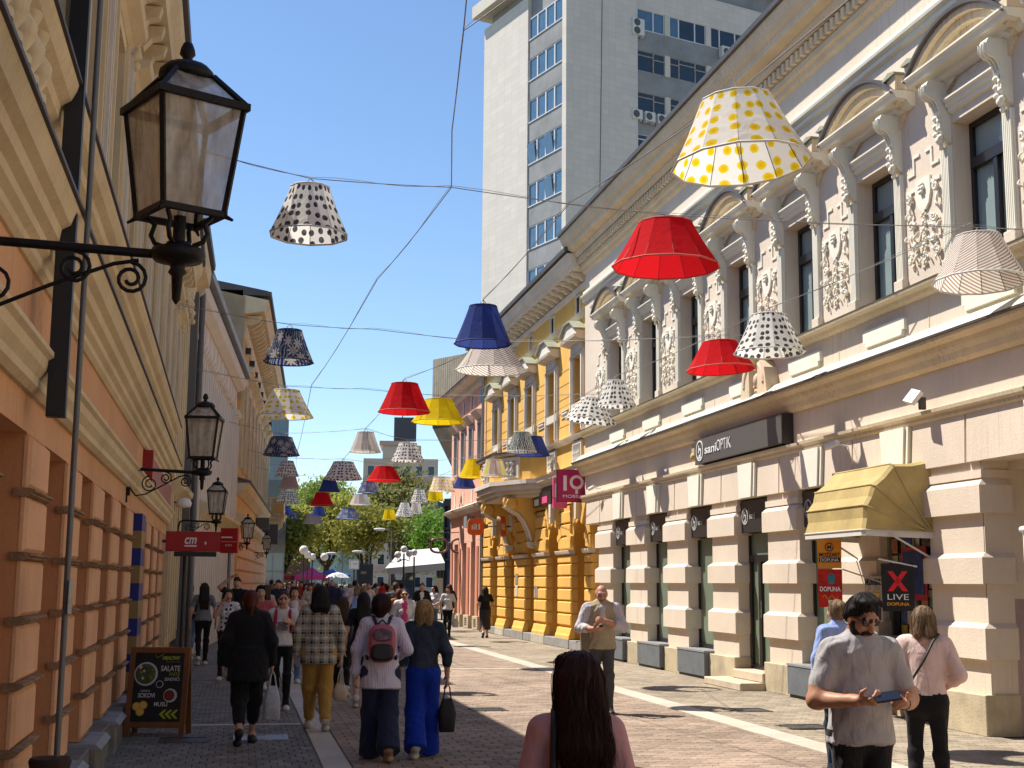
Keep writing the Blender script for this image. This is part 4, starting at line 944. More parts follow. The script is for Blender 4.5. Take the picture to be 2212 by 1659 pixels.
# upper windows: ivory surrounds with stepped strips
for i, Y in enumerate([p + PIT / 2 for p in PLc]):
    x = AL(Y)
    o = PL(MB().box(-.46, -.38, .2, .27, 4.95, 6.6).box(.38, .46, .2, .27, 4.95, 6.6).box(-.38, .38, .2, .27, 6.52, 6.6).box(-.04, .04, .19, .27, 4.95, 6.52).box(-.38, .38, .19, .27, 6.0, 6.08), 'window', M_WOOD, None, (x, 0, 0))
    MB().box(-.38, .38, .23, .24, 4.95, 6.52).build('pane', M_GLU, o)
    s = MB().box(-.62, -.46, -.09, 0, 4.85, 6.72).box(.46, .62, -.09, 0, 4.85, 6.72).box(-.46, .46, -.09, 0, 6.6, 6.72).box(-.57, -.51, -.12, -.09, 4.88, 6.7).box(.51, .57, -.12, -.09, 4.88, 6.7)
    s.mould([(.1, 6.72), (.14, 6.76), (.25, 6.82), (.27, 6.88)], -.72, .72)
    s = PL(s, 'window_surround', M_OW, None, (x, 0, 0))
    MB().prism([(-.6, 6.88), (.6, 6.88), (0, 7.08)], 1, -.2, 0).build('pediment', M_OW, s)
    PL(MB().box(-.14, .14, -.10, 0, 4.85, 7.0).box(-.10, -.05, -.13, -.10, 4.9, 6.95).box(.05, .10, -.13, -.10, 4.9, 6.95), 'pilaster', M_YW, None, (x + PIT / 2, 0, 0))
    q = MB()
    for t_ in range(5): q.ball((.05 * (-1) ** t_, -.13, 6.95 - t_ * .06), (.07, .06, .05), 6, 4)
    q.mould([(.05, 6.98), (.16, 7.05), (.18, 7.1)], -.2, .2)
    PL(q, 'capital', M_OW, None, (x + PIT / 2, 0, 0))
PL(MB().mould([(.03, 7.1), (.08, 7.14), (.1, 7.28), (.0, 7.3)], l0, l1), 'architrave', M_OW)
PL(MB().mould([(.02, 7.56), (.36, 7.6), (.38, 7.72), (.46, 7.84), (.48, 7.98), (.0, 8.02)], l0, l1), 'main_cornice', M_OW)
md2 = MB().prism([(0, 7.32), (-.12, 7.32), (-.2, 7.42), (-.3, 7.46), (-.33, 7.56), (0, 7.56)], 0, -.07, .07).mesh('modillion')
for i in range(50): link('modillion', md2, M_OW, lb_, (AL(1.2) + i * .51, 0, 0))
PL(MB().mould([(.48, 8.03), (.53, 8.04), (.54, 8.12), (.0, 8.16)], l0, l1), 'gutter', M_TIN)
PL(MB().prism([(-.5, 8.14), (4.5, 9.9), (9, 8.14)], 0, l0, l1), 'roof', MATS['old_tiles'])
# black boxed downpipe with a zinc edge
PL(MB().box(AL(8.16), AL(8.24), -.23, -.12, 2.7, 7.9), 'downpipe_box', flat('pipe_black', (.012, .012, .014), .4))
PL(MB().tube([(AL(8.30), -.28, .7), (AL(8.30), -.28, 7.9)], .018, 8), 'downpipe_edge', mat('dull_zinc', (.16, .17, .18), .5, metal=.4)); mat('zinc', (.33, .33, .33), .45, metal=.6)
PL(MB().lathe([(.05, 0), (.06, .5), (.10, .62), (.12, .72), (.11, .74)], 12), 'downpipe_shoe', mat('rusty_iron', (.05, .03, .022), .8, var=.3, scale=9), None, (AL(8.25), -.25, 0))
PL(MB().box(AL(8.22), AL(8.40), -.305, -.300, 1.55, 1.75), 'sticker', mat('sticker_paper', (.45, .43, .36), .7, var=.3, scale=30))
# red framed panel over the shop
pn_ = PL(MB().box(AL(19.2), AL(26.2), -.09, -.0, 3.12, 3.52), 'shop_fascia', mat('faded_red_panel', (.34, .09, .09), .5, var=.15, scale=2, streak=.6, dirt=(.5, .4, .4)))
MB().box(AL(19.0), AL(19.2), -.14, .0, 3.10, 3.54).build('fascia_end', flat('deep_red', (.30, .008, .01), .4), pn_); MB().box(AL(19.2), AL(26.2), -.10, -.09, 3.10, 3.13).build('fascia_edge', flat('deep_red', (.3, .008, .01)), pn_)
# ---- cream stair-turret part between orange and striped houses
tb = thing('tall_pilaster_house', 'narrow cream house front with tall pilasters after the orange building', 'building', (-1.42, 29.2, 0), R(89))
def PT(mb, name, m, par=None, **k): return mb.build(name, m, par or tb, **k)
PT(MB().box(-2.15, 1.9, 0, 8, 0, 8.9), 'wall', M_OB)
for i in range(6):
    x = -1.9 + i * .7
    PT(MB().box(x - .16, x + .16, -.13, 0, .5, 8.0).box(x - .08, x + .08, -.17, -.13, .7, 7.8), 'pilaster', M_OW)
    q = MB()
    for t_ in range(4): q.ball((x + .06 * (-1) ** t_, -.18, 7.9 - t_ * .1), (.11, .08, .08), 6, 4)
    PT(q, 'capital', M_OW)
    if i < 5:
        o = PT(MB().box(x + .2, x + .5, -.02, .02, 1, 2.7).box(x + .2, x + .5, -.02, .02, 4.6, 6.8), 'slit_recess', flat('grey_slate', (.12, .12, .13)))
PT(MB().mould([(.1, 3.4), (.2, 3.5), (.34, 3.6), (.36, 3.7), (.0, 3.75)], -2.15, 1.9), 'string_course', M_OW)
PT(MB().mould([(.05, 8.0), (.2, 8.1), (.25, 8.4), (.5, 8.5), (.55, 8.8), (.0, 8.9)], -2.15, 1.95), 'main_cornice', M_OW)
PT(MB().mould([(.55, 8.91), (.62, 8.92), (.63, 9.05), (.0, 9.1)], -2.15, 1.95), 'gutter', M_TIN)
PT(MB().box(1.5, 1.75, -.3, -.1, .3, 8.3), 'grey_shaft', flat('shaft_grey', (.13, .13, .13)))
PT(MB().prism([(-.5, 9.08), (4, 10.6), (8, 9.08)], 0, -2.15, 1.9), 'roof', M_TIN)
# ---- striped pale house
sb = thing('striped_house', 'pale pinkish house front with close vertical pilaster strips', 'building', (-.72, 38.9, 0), R(90 - 3.7))
M_SP = mat('pale_pink_plaster', 'E2D3C8', .9, var=.05, scale=1, bump=.1)
M_SG = mat('pale_grey_strips', 'DCD3CA', .9, var=.05, scale=1, bump=.1)
def PS(mb, name, m, par=None, loc=(0, 0, 0), **k): return mb.build(name, m, par or sb, loc, **k)
PS(MB().box(-7.9, 7.8, 0, 8, 0, 8.7), 'wall', M_SP)
strip = MB().box(-.13, .13, -.09, 0, .0, 7.2).box(-.07, .07, -.13, -.09, .1, 7.0).mould([(.05, 7.2), (.16, 7.28), (.2, 7.4), (.0, 7.42)], -.2, .2).mesh('pilaster_strip')
for i in range(26):
    if i in (21, 22): continue
    link('pilaster_strip', strip, M_SG, sb, (-7.6 + i * .6, 0, 0))
arch_ = [(-.45, 0)] + [(-.45 * math.cos(q * math.pi / 10), 2.3 + .45 * math.sin(q * math.pi / 10)) for q in range(11)] + [(.45, 0)]
PS(MB().prism(arch_, 1, -.14, -.02), 'arched_doorway', flat('door_dark', (.05, .05, .055)), None, (5.35, 0, 0), fix=True)
for i in range(12): PS(MB().prism([(-.12, 7.5)] + [(-.12 * math.cos(q * math.pi / 6), 8.05 + .12 * math.sin(q * math.pi / 6)) for q in range(7)] + [(.12, 7.5)], 1, -.03, 0), 'blind_niche', M_SG, None, (-7.0 + i * 1.25, 0, 0), fix=True)
PS(MB().mould([(.05, 3.25), (.2, 3.35), (.45, 3.5), (.48, 3.6), (.0, 3.75)], -5.5, 5.0), 'shop_cornice', M_OW)
PS(MB().mould([(.05, 8.2), (.25, 8.35), (.3, 8.6), (.0, 8.7)], -7.9, 7.8), 'main_cornice', M_SG)
PS(MB().mould([(.3, 8.71), (.42, 8.72), (.44, 8.88), (.0, 8.95)], -7.9, 7.8), 'gutter', mat('zinc', (.33, .33, .33), .45, metal=.6))
PS(MB().prism([(-.2, 8.9), (4, 10.2), (8, 8.9)], 0, -7.9, 7.8), 'roof', M_TIN)
PS(MB().tube([(-7.75, -.2, 0), (-7.75, -.2, 8.7)], .07, 8), 'drainpipe', flat('shaft_grey', (.13, .13, .13)))
# ---- tall ochre house further on
ob = thing('ochre_house', 'tall ochre house with bracketed cornice and balcony at the end of the left row', 'building', (.62, 59.2, 0), R(90 - 3.3))
M_OC = mat('ochre_plaster', 'D4A663', .9, var=.06, scale=1, streak=.2, bump=.1)
def PO(mb, name, m, par=None, loc=(0, 0, 0), **k): return mb.build(name, m, par or ob, loc, **k)
PO(MB().box(-12.6, 12.8, 0, 9, 0, 11.6), 'wall', M_OC)
for i in range(9):
    x = -11.4 + i * 2.85
    o = PO(MB().box(-.5, .5, -.03, 0, 5.9, 8.6), 'window', M_DKF, None, (x, 0, 0))
    MB().box(-.44, -.02, -.045, -.031, 6.0, 8.5).build('pane', M_GLU, o); MB().box(.02, .44, -.045, -.031, 6.0, 8.5).build('pane', M_GLU, o)
    s = PO(MB().box(-.7, -.5, -.12, 0, 5.7, 8.9).box(.5, .7, -.12, 0, 5.7, 8.9).box(-.5, .5, -.12, 0, 8.6, 8.9).mould([(.1, 8.9), (.35, 9.05), (.38, 9.15), (0, 9.3)], -.85, .85), 'window_surround', M_OW, None, (x, 0, 0))
    q = MB()
    for t_ in range(10): q.ball((1.42 + .16 * math.cos(t_ * 2.4), -.05, 9.0 - t_ * .16), (.14, .1, .12), 6, 4)
    PO(q, 'relief_ornament', M_OW, None, (x, 0, 0))
    for s_ in (-1, 1): PO(MB().box(-.1, .1, -.1, 0, 5.6, 9.5), 'pilaster', M_OW, None, (x + s_ * .98, 0, 0))
    for r_ in range(7):
        PO(MB().bbox(-.62, .62, -.09, 0, .3 + r_ * .46, .68 + r_ * .46, .04), 'block', M_OB, None, (x, 0, 0))
        PO(MB().bbox(-.62, .62, -.09, 0, .3 + r_ * .46, .68 + r_ * .46, .04), 'block', M_OB, None, (x + 1.42, 0, 0))
    PO(MB().box(-.16, .16, -.2, 0, 9.9, 10.1), 'attic_vent', M_DKF, None, (x + .7, 0, 0))
PO(MB().mould([(.05, 3.7), (.25, 3.85), (.3, 4.0), (.0, 4.1)], -12.6, 12.8), 'string_course', M_OW)
PO(MB().mould([(.05, 4.7), (.3, 4.9), (.42, 5.1), (.0, 5.25)], -12.6, 12.8), 'middle_cornice', M_OW); PO(MB().mould([(.43, 5.1), (.47, 5.11), (.47, 5.18), (.0, 5.3)], -12.6, 12.8), 'flashing', M_TIN)
PO(MB().mould([(.02, 10.2), (.1, 10.3), (.12, 10.6), (.0, 10.65)], -12.6, 12.8), 'bed_moulding', M_OW)
PO(MB().mould([(.05, 11.0), (.7, 11.1), (.75, 11.3), (.85, 11.5), (.0, 11.65)], -12.7, 12.9), 'main_cornice', M_OW)
md3 = MB().prism([(0, 10.66), (-.25, 10.66), (-.55, 10.85), (-.62, 11.0), (0, 11.0)], 0, -.11, .11).mesh('modillion')
for i in range(32): link('modillion', md3, M_OW, ob, (-12.2 + i * .79, 0, 0))
PO(MB().mould([(.85, 11.66), (.92, 11.67), (.93, 11.8), (.0, 11.9)], -12.7, 12.9), 'gutter', M_TIN)
PO(MB().prism([(-.8, 11.85), (4, 12.7), (9, 11.85)], 0, -12.6, 12.8), 'roof', M_TIN)
PO(MB().prism([(-.02, 8.0), (-.02, 11.6), (4, 12.4), (8.9, 11.7), (8.9, 8.0)], 0, -12.75, -12.601), 'gable_wall', mat('stained_gable', (.40, .31, .19), .9, var=.15, scale=1, streak=.6), fix=True)
bl = PO(MB().box(10.0, 12.9, -1.05, 0, 4.9, 5.1).mould([(1.1, 5.1), (1.15, 5.15), (0, 5.2)], 9.9, 13.0), 'balcony', M_OW)
MB().box(10.0, 12.9, -1.0, -.9, 5.95, 6.05).box(12.8, 12.9, -.9, 0, 5.95, 6.05).box(10.0, 10.1, -.9, 0, 5.95, 6.05).build('balcony_rail', M_OW, bl)
MB().box(9.98, 10.4, -1.02, -.88, 5.2, 5.95).box(12.5, 12.92, -1.02, -.88, 5.2, 5.95).build('balcony_pier', M_OC, bl); MB().box(9.98, 10.12, -.88, -.45, 5.2, 5.95).build('balcony_pier', M_OC, bl)
for k in range(8): MB().lathe([(.09, 5.2), (.05, 5.26), (.11, 5.42), (.05, 5.62), (.08, 5.8), (.09, 5.95)], 8).build('baluster', M_OW, bl, (10.6 + k * .25, -.95, 0))
for k in range(2): MB().lathe([(.09, 5.2), (.05, 5.26), (.11, 5.42), (.05, 5.62), (.08, 5.8), (.09, 5.95)], 8).build('baluster', M_OW, bl, (10.05, -.32 + k * .22, 0))
for x in (10.3, 12.6): MB().prism([(0, 4.9), (-.95, 4.9), (-.9, 4.6), (-.4, 4.3), (-.1, 3.8), (0, 3.8)], 0, -.2, .2).build('balcony_bracket', M_OW, bl, (x, 0, 0), fix=True)
PO(MB().box(8.9, 9.3, -.8, -.02, 3.6, 4.6), 'sign_box', flat('dark_sign', (.06, .06, .07)))
PO(MB().box(2.0, 2.5, -.6, -.02, 4.1, 4.6), 'air_conditioner', flat('ac_dark', (.08, .08, .08)))
# glass office block further left
gb = thing('glass_office', 'blue green glass office block beyond the ochre house', 'building', (1.2, 88, 0))
MB().box(-6, 1.75, 0, 10, 0, 12.3).build('tower_body', glass('teal_glass', (.10, .17, .20), .08), gb)
for i in range(7): MB().box(-6.02, 1.78, -.03, 10, .6 + i * 1.75, .72 + i * 1.75).build('floor_band', flat('band_grey', (.25, .28, .3), .4), gb)
for i in range(4): MB().box(-.4 + i * .7, -.33 + i * .7, -.05, 0, 0, 12.3).build('mullion', flat('band_grey', (.25, .28, .3)), gb)
MB().box(-.5, 1.8, -.06, -.01, 3.6, 8.3).build('dark_panel', glass('dark_teal', (.01, .02, .03), .1), gb)
# ---------------------------------------------------------------- wall lanterns
M_LAN = mat('lantern_iron', (.012, .012, .014), .5, var=.2, scale=14, metal=.3, bump=.2)
def lantern_glass():
    m, t, b_ = new_mat('dirty_lantern_glass')
    pos = t('TexCoord').outputs['Object']
    n1 = t('TexNoise', i_Scale=9., i_Detail=6., i_Roughness=.65); t.link(pos, n1.inputs['Vector'])
    mp = t('Mapping'); mp.inputs['Scale'].default_value = (9, 9, 2); t.link(pos, mp.inputs[0])
    n2 = t('TexNoise', i_Scale=2., i_Detail=4.); t.link(mp.outputs[0], n2.inputs['Vector'])
    t.link(t.mix(t.ramp(n2.outputs[0], .35, .7), (.58, .57, .53), (.26, .20, .14)), b_.inputs['Base Color'])
    b_.inputs['Roughness'].default_value = .25
    tr = t('BsdfTransparent'); mx = t('MixShader')
    t.link(t.math('ADD', t.math('MULTIPLY', t.ramp(n1.outputs[0], .3, .75), .35), .50), mx.inputs[0])
    t.link(tr.outputs[0], mx.inputs[1]); t.link(b_.outputs[0], mx.inputs[2])
    t.link(mx.outputs[0], t.n['Material Output'].inputs[0])
    return m
M_LG = lantern_glass()
def lantern(label, loc, arm, rz=0, hb_rot=0):
    """origin at the spike tip; arm reaches to the wall on -x"""
    o = thing('wall_lantern', label, 'lantern', loc, rz, 'lanterns on the left wall')
    MB().lathe([(.004, 0), (.018, .02), (.024, .12), (.04, .135), (.03, .155), (.035, .17), (.10, .185), (.115, .21), (.11, .235), (.06, .25), (.05, .265), (.03, .27)], 16).build('base', M_LAN, o)
    h0, h1, z0, z1 = .135, .185, .37, .84
    def fr(h, z, tk):
        q = MB()
        q.box(-h - tk, h + tk, -h - tk, -h + tk, z, z + 2 * tk).box(-h - tk, h + tk, h - tk, h + tk, z, z + 2 * tk).box(-h - tk, -h + tk, -h + tk, h - tk, z, z + 2 * tk).box(h - tk, h + tk, -h + tk, h - tk, z, z + 2 * tk); return q
    RZ = Matrix.Rotation(hb_rot, 4, 'Z')
    q = join(fr(h0, z0, .013), fr(h1 + .006, z1, .016))
    for sx in (-1, 1):
        for sy in (-1, 1):
            q.tube([(sx * h0, sy * h0, z0), (sx * h1, sy * h1, z1)], .014, 4, smooth=False)
            q.tube([(sx * (h1 + .01), sy * (h1 + .01), z1 + .02), (sx * .085, sy * .085, 1.0)], .014, 4, smooth=False)
            q.tube([(sx * .045, sy * .045, .25), (sx * .075, sy * .075, .265), (sx * .088, sy * .088, .30), (sx * .078, sy * .078, .345), (sx * .10, sy * .10, .375)], .011, 6)
            q.tube([(sx * h0, sy * h0, z0 + .01), (sx * (h0 + .03), sy * (h0 + .03), z0 - .012)], [.012, .006], 4)
    q.tube([(0, 0, .25), (0, 0, .38)], .028, 8)
    q.xform(RZ).build('cage', M_LAN, o)
    MB().lathe([(.10, .985), (.118, .995), (.118, 1.02), (.09, 1.05), (.04, 1.065), (.022, 1.075), (.02, 1.09), (.034, 1.105), (.03, 1.13), (.02, 1.155), (.004, 1.165)], 16).build('cap', M_LAN, o)
    for k in range(4):
        RK = RZ @ Matrix.Rotation(k * math.pi / 2, 4, 'Z')
        MB().quad((-h0, -h0, z0 + .02), (h0, -h0, z0 + .02), (h1, -h1, z1), (-h1, -h1, z1)).xform(RK).build('pane', M_LG, o)
        MB().quad((-h1, -h1, z1 + .02), (h1, -h1, z1 + .02), (.08, -.08, .995), (-.08, -.08, .995)).xform(RK).build('roof_pane', M_LG, o)
    MB().lathe([(.012, .38), (.012, .5), (.04, .52), (.045, .6), (.03, .68), (.0, .7)], 8).build('bulb', flat('bulb_white', (.5, .5, .48), .4), o)
    q = MB().tube([(-.05, 0, .21), (-arm * .55, 0, .225), (-arm + .13, 0, .235), (-arm + .05, 0, .2), (-arm + .02, 0, .08), (-arm + .02, 0, -.08)], .02, 8)
    q.build('arm', M_LAN, o)
    q = MB().tube([(-.16, 0, .18), (-.26, 0, .16), (-arm * .5, 0, .06), (-arm * .75, 0, -.06), (-arm + .1, 0, -.08), (-arm + .03, 0, .02), (-arm + .04, 0, .12)], .009, 6); q.build('brace', M_LAN, o)
    def spiral(cx, cz, r, a_, s, name='scroll'):
        pts = [(cx + r * (1 - .72 * i / 22) * math.cos(a_ + s * i * .48), 0, cz + r * (1 - .72 * i / 22) * math.sin(a_ + s * i * .48)) for i in range(23)]
        MB().tube(pts, .009, 6).build(name, M_LAN, o)
    spiral(-.19, .10, .07, 1.57, -1); spiral(-.42, .135, .072, 1.57, -1); spiral(-arm + .26, .06, .10, 1.57, 1)
    MB().box(-arm - .02, -arm + .012, -.03, .03, -.16, .28).build('wall_plate', M_LAN, o)
    return o
lantern('big near lantern with dirty panes on a scrolled iron bracket', (-.296, 5.68, 2.905), 1.0, 0, R(27))
lantern('second lantern along the left wall on a black scrolled bracket', (-.45, 16.3, 2.82), .86, 0, R(-8))
lantern('third lantern along the left wall, above the red cm sign', (-.47, 29, 2.78), .80, 0, R(-5))
lantern('fourth lantern, on the near end of the ochre house', (.28, 44, 2.75), .45, 0, R(10))
lantern('fifth and smallest lantern near the balcony of the ochre house', (1.24, 60, 2.78), .6, 0, R(0))
# small white bulb floodlight beneath cornice
o = thing('wall_floodlight', 'white round floodlight on the cream pilaster house above the cm sign', 'floodlight', (-1.1, 27.6, 3.2)); MB().lathe([(.0, 0), (.14, .02), (.16, .1), (.12, .18), (.0, .2)], 12).build('lamp_head', M_WHT, o); MB().tube([(0, 0, .1), (-.3, 0, .12)], .02, 6).build('bracket', M_IRON, o)
# ---- red cm sign
M_RED = flat('sign_red', (.36, .006, .008), .4)
o = thing('pharmacy_sign', 'long red sign with white italic cm sticking out from the left wall', 'sign', (-1.28, 25, 2.28))
MB().bbox(0, .97, -.06, .06, 0, .36, .008).build('panel', M_RED, o)
c_ = fit_text('cm', .21, .165, depth=.006, shear=.25, bold=.02); move(c_, .44, -.064, .14).build('lettering', M_WHT, o); MB().box(.33, .55, -.068, -.061, .085, .112).build('underline', M_WHT, o)
MB().ball((.70, -.062, .15), (.02, .006, .03), 8, 5).build('emblem', M_WHT, o)
q = Matrix.Translation((.97, 0, 0)) @ Matrix.Rotation(R(-12), 4, 'Z')
MB().bbox(.005, .32, -.06, .06, -.02, .43, .008).xform(q).build('side_panel', M_RED, o)
move(fit_text('0-24 h', .12, .04, depth=.004), .16, -.064, .10).xform(q).build('lettering', M_WHT, o); MB().box(.02, .22, -.066, -.061, .25, .275).xform(q).build('underline', M_WHT, o); MB().box(.02, .3, -.064, -.061, .18, .185).xform(q).build('underline', M_WHT, o)
MB().box(.15, .9, -.05, .05, -.09, -.005).build('lower_strip', M_BLK, o)
MB().tube([(0, 0, .18), (-.1, 0, .18)], .03, 6).build('bracket', M_IRON, o)
o = thing('black_post', 'thin black post standing under the red cm sign', 'post', (-.95, 25.4, 0)); MB().lathe([(.06, 0), (.04, .05), (.03, .1), (.03, 2.2), (.02, 2.22)], 10).build('shaft', M_BLK, o); MB().lathe([(.09, 0), (.09, .03), (.05, .05)], 10).build('foot', M_BLK, o)
# ---- sandwich board
M_BW = mat('board_wood', (.22, .085, .025), .55, var=.2, scale=3, bump=.2, bscale=30)
o = thing('menu_board', 'wooden sandwich board advertising salads and juices on the left pavement', 'menu board', (-.82, 16.2, 0), R(-10))
W_, H_ = .62, 1.0
def board_panel(sg):
    T = Matrix.Rotation(sg * R(11), 4, 'X'); T = Matrix.Translation((0, -sg * .20, 0)) @ Matrix.Rotation(-sg * R(10.5), 4, 'X')
    return T
for sg in (1, -1):
    T = board_panel(sg); y0, y1 = (-.02, .02)
    for s in (-1, 1): MB().box(s * W_ / 2 - .03, s * W_ / 2 + .03, y0, y1, 0, H_).xform(T).build('leg', M_BW, o)
    MB().box(-W_ / 2 + .03, W_ / 2 - .03, y0, y1, H_ - .06, H_).xform(T).build('top_rail', M_BW, o); MB().box(-W_ / 2 + .03, W_ / 2 - .03, y0, y1, .10, .165).xform(T).build('bottom_rail', M_BW, o)
    bd = MB().box(-W_ / 2 + .03, W_ / 2 - .03, -.008, .008, .165, H_ - .06).xform(T).build('chalk_panel', flat('poster_black', (.012, .011, .012), .5), o)
    if sg == -1: continue
    def pr(mb, nm, m, x, z): move(mb, x, -.009, z).xform(T).build(nm, m, bd)
    def disc(r, m, x, z, d=.0, nm='plate_picture'): pr(MB().prism([(r * math.cos(q * .2618), r * math.sin(q * .2618)) for q in range(24)], 1, -.003 - d, -d), nm, m, x, z)
    M_LIM = flat('lime_print', (.38, .42, .02)); M_CHK = flat('chalk_white', (.55, .54, .52))
    pr(fit_text('HEALTHY', .20, .036, bold=.05, depth=.003), 'lettering', M_LIM, .13, .865); pr(fit_text('food and juice', .16, .015, depth=.003, shear=.3), 'lettering', flat('chalk_grey', (.25, .25, .24)), .15, .835)
    pr(MB().tube([(-.03, -.002, .03), (-.015, -.002, .0), (.06, -.002, .04)], .004, 4), 'tick', M_LIM, -.02, .885)
    pr(fit_text('SALATE', .22, .06, bold=.02, depth=.003), 'lettering', M_CHK, .13, .735); pr(fit_text('PASTE', .12, .038, bold=.02, depth=.003), 'lettering', flat('olive_print', (.28, .28, .02)), .18, .68)
    pr(fit_text('SENDVIČI', .17, .036, bold=.015, depth=.003), 'lettering', M_CHK, .155, .625)
    pr(fit_text('CIJEĐENI', .11, .02, depth=.003), 'lettering', M_CHK, -.14, .50); pr(fit_text('SOKOVI', .19, .05, bold=.02, depth=.003), 'lettering', M_CHK, -.12, .435); pr(fit_text('MUSLI', .15, .045, bold=.02, depth=.003), 'lettering', M_CHK, .05, .34)
    for k in range(3): pr(MB().prism([(0, 0), (.055, .05), (.085, .05), (.04, 0), (.085, -.05), (.055, -.05)], 1, -.003, 0), 'arrow', M_LIM, .04 + k * .065, .25)
    wh = flat('plate_white', (.5, .5, .5)); disc(.135, wh, -.145, .70); disc(.115, mat('salad_print', (.09, .12, .04), .6, var=.45, scale=55, bump=0), -.15, .70, .004)
    rr = random.Random(2)
    for k in range(22):
        a_, r_ = rr.uniform(0, 6.3), .1 * math.sqrt(rr.random()); disc(rr.uniform(.008, .02), flat('veg_%d' % (k % 4), [(.35, .02, .015), (.12, .2, .03), (.5, .48, .4), (.06, .1, .03)][k % 4]), -.15 + r_ * math.cos(a_), .70 + r_ * math.sin(a_), .007 + k * .0002, 'salad_piece')
    disc(.042, wh, .02, .585); disc(.034, flat('berry_dark', (.01, .008, .01)), .02, .585, .004)
    disc(.078, wh, .15, .46); disc(.06, mat('muesli_print', (.25, .04, .02), .6, var=.45, scale=60, bump=0), .14, .46, .004)
    for k, (x, z) in enumerate(((-.22, .335), (-.145, .35), (-.175, .275))): disc(.048, flat('orange_peel', (.62, .30, .02)), x, z, .004 + k * .002, 'orange_slice'); disc(.039, flat('orange_flesh', (.75, .45, .10)), x, z, .0055 + k * .002, 'orange_slice')
# ---------------------------------------------------------------- office tower behind the right hand row
M_TS = mat('tower_stone', 'C9C4B8', .85, var=.06, scale=.35, streak=.35, dirt=(.3, .28, .25), bump=.05)
M_TG = mat('tower_spandrel', (.27, .28, .29), .85, var=.14, scale=.5, streak=.6, dirt=(.17, .15, .13))
M_TF = flat('tower_frame', (.62, .64, .66), .4); M_TFO = mat('old_wood_frame', (.34, .31, .27), .7, var=.2, scale=5)
M_TB = glass('tower_glass', (.06, .13, .21), .05, 1.0, .01); M_TD = glass('tower_glass_dark', (.02, .035, .06), .05, .6, .01)
TC = Vector((25.8, 105, 0))
def tile_mat():
    m, t, b = new_mat('tower_tiles')
    pos = t('TexCoord').outputs['Object']
    sx = t('SeparateXYZ'); t.link(pos, sx.inputs[0]); cx = t('CombineXYZ'); t.link(t.math('ADD', sx.outputs[0], sx.outputs[1]), cx.inputs[0]); t.link(sx.outputs[2], cx.inputs[1])
    br = t('TexBrick', i_Scale=1., i_Color1=(.62, .58, .52, 1), i_Color2=(.56, .53, .48, 1), i_Mortar=(.45, .43, .39, 1), offset=0.)
    br.inputs['Mortar Size'].default_value = .012; br.inputs['Brick Width'].default_value = .9; br.inputs['Row Height'].default_value = .55; t.link(cx.outputs[0], br.inputs['Vector'])
    n = t('TexNoise', i_Scale=.35, i_Detail=7., i_Roughness=.65); t.link(pos, n.inputs['Vector'])
    t.link(t.mix(t.math('MULTIPLY', t.ramp(n.outputs[0], .45, .8), .6), br.outputs[0], (.50, .47, .43)), b.inputs['Base Color'])
    b.inputs['Roughness'].default_value = .8
    return m
M_TILE = tile_mat()
tw = thing('office_tower', 'tall stone clad office tower with blue window strips behind the right row', 'building', TC, 0)
# left face runs along direction uL (away, to the left), right face along uR (away, to the right)
aL = R(-17.4); uL = Vector((math.sin(aL), math.cos(aL), 0)); uR = Vector((math.cos(aL), -math.sin(aL), 0))
FH, TOP = 3.87, 56.5
ML = Matrix((-uL, uR, Vector((0, 0, 1)))).transposed().to_4x4()      # local x: towards the corner along the left face, y: into the building
MR = Matrix((uR, uL, Vector((0, 0, 1)))).transposed().to_4x4()       # local x: away to the right, y: into the building
def TL(mb, name, m, par=None): return mb.xform(ML).build(name, m, par or tw)
def TR(mb, name, m, par=None): return mb.xform(MR).build(name, m, par or tw)
WL = 15.12; sA, sB = -.67, -6.64        # window strip on the left face between these
# body
TL(MB().box(-WL, sB, 0, 7.4, 0, TOP - 2.2), 'left_wing', M_TILE); TL(MB().box(sB, sA, .35, 7.4, 0, TOP + 4), 'strip_back', M_TG)
TL(MB().box(sA, 0, -.0, 7.35, 0, TOP + 4), 'corner_pier', M_TILE)
TR(MB().box(.004, 6.5, .004, .66, 0, TOP + 4), 'blank_flank', M_TILE); TR(MB().box(6.5, 20.0, .55, 14, 0, TOP - 2.4), 'window_flank', M_TG); TR(MB().box(20.0, 26.4, .5, 14, 0, TOP - 2.4), 'end_pier', M_TILE)
TR(MB().box(6.5, 26.5, .4, .56, 52.45, 55.2), 'parapet', M_TILE); TR(MB().box(6.5, 25.5, .9, 13, 55.2, 57.2), 'roof_storey', M_TG); TR(MB().box(6.3, 27.2, .1, 14, 57.2, 58.0), 'roof_slab', M_TS)
TL(MB().box(-WL - .9, sB + .2, -.9, 8, TOP - 1.0, TOP + .2), 'roof_overhang', M_TS)
TL(MB().box(-WL + .5, sB, .6, 7, TOP - 2.2, TOP - 1.0), 'roof_recess', M_TG)
z0 = 50.1                                   # sill height of the top row on the left face
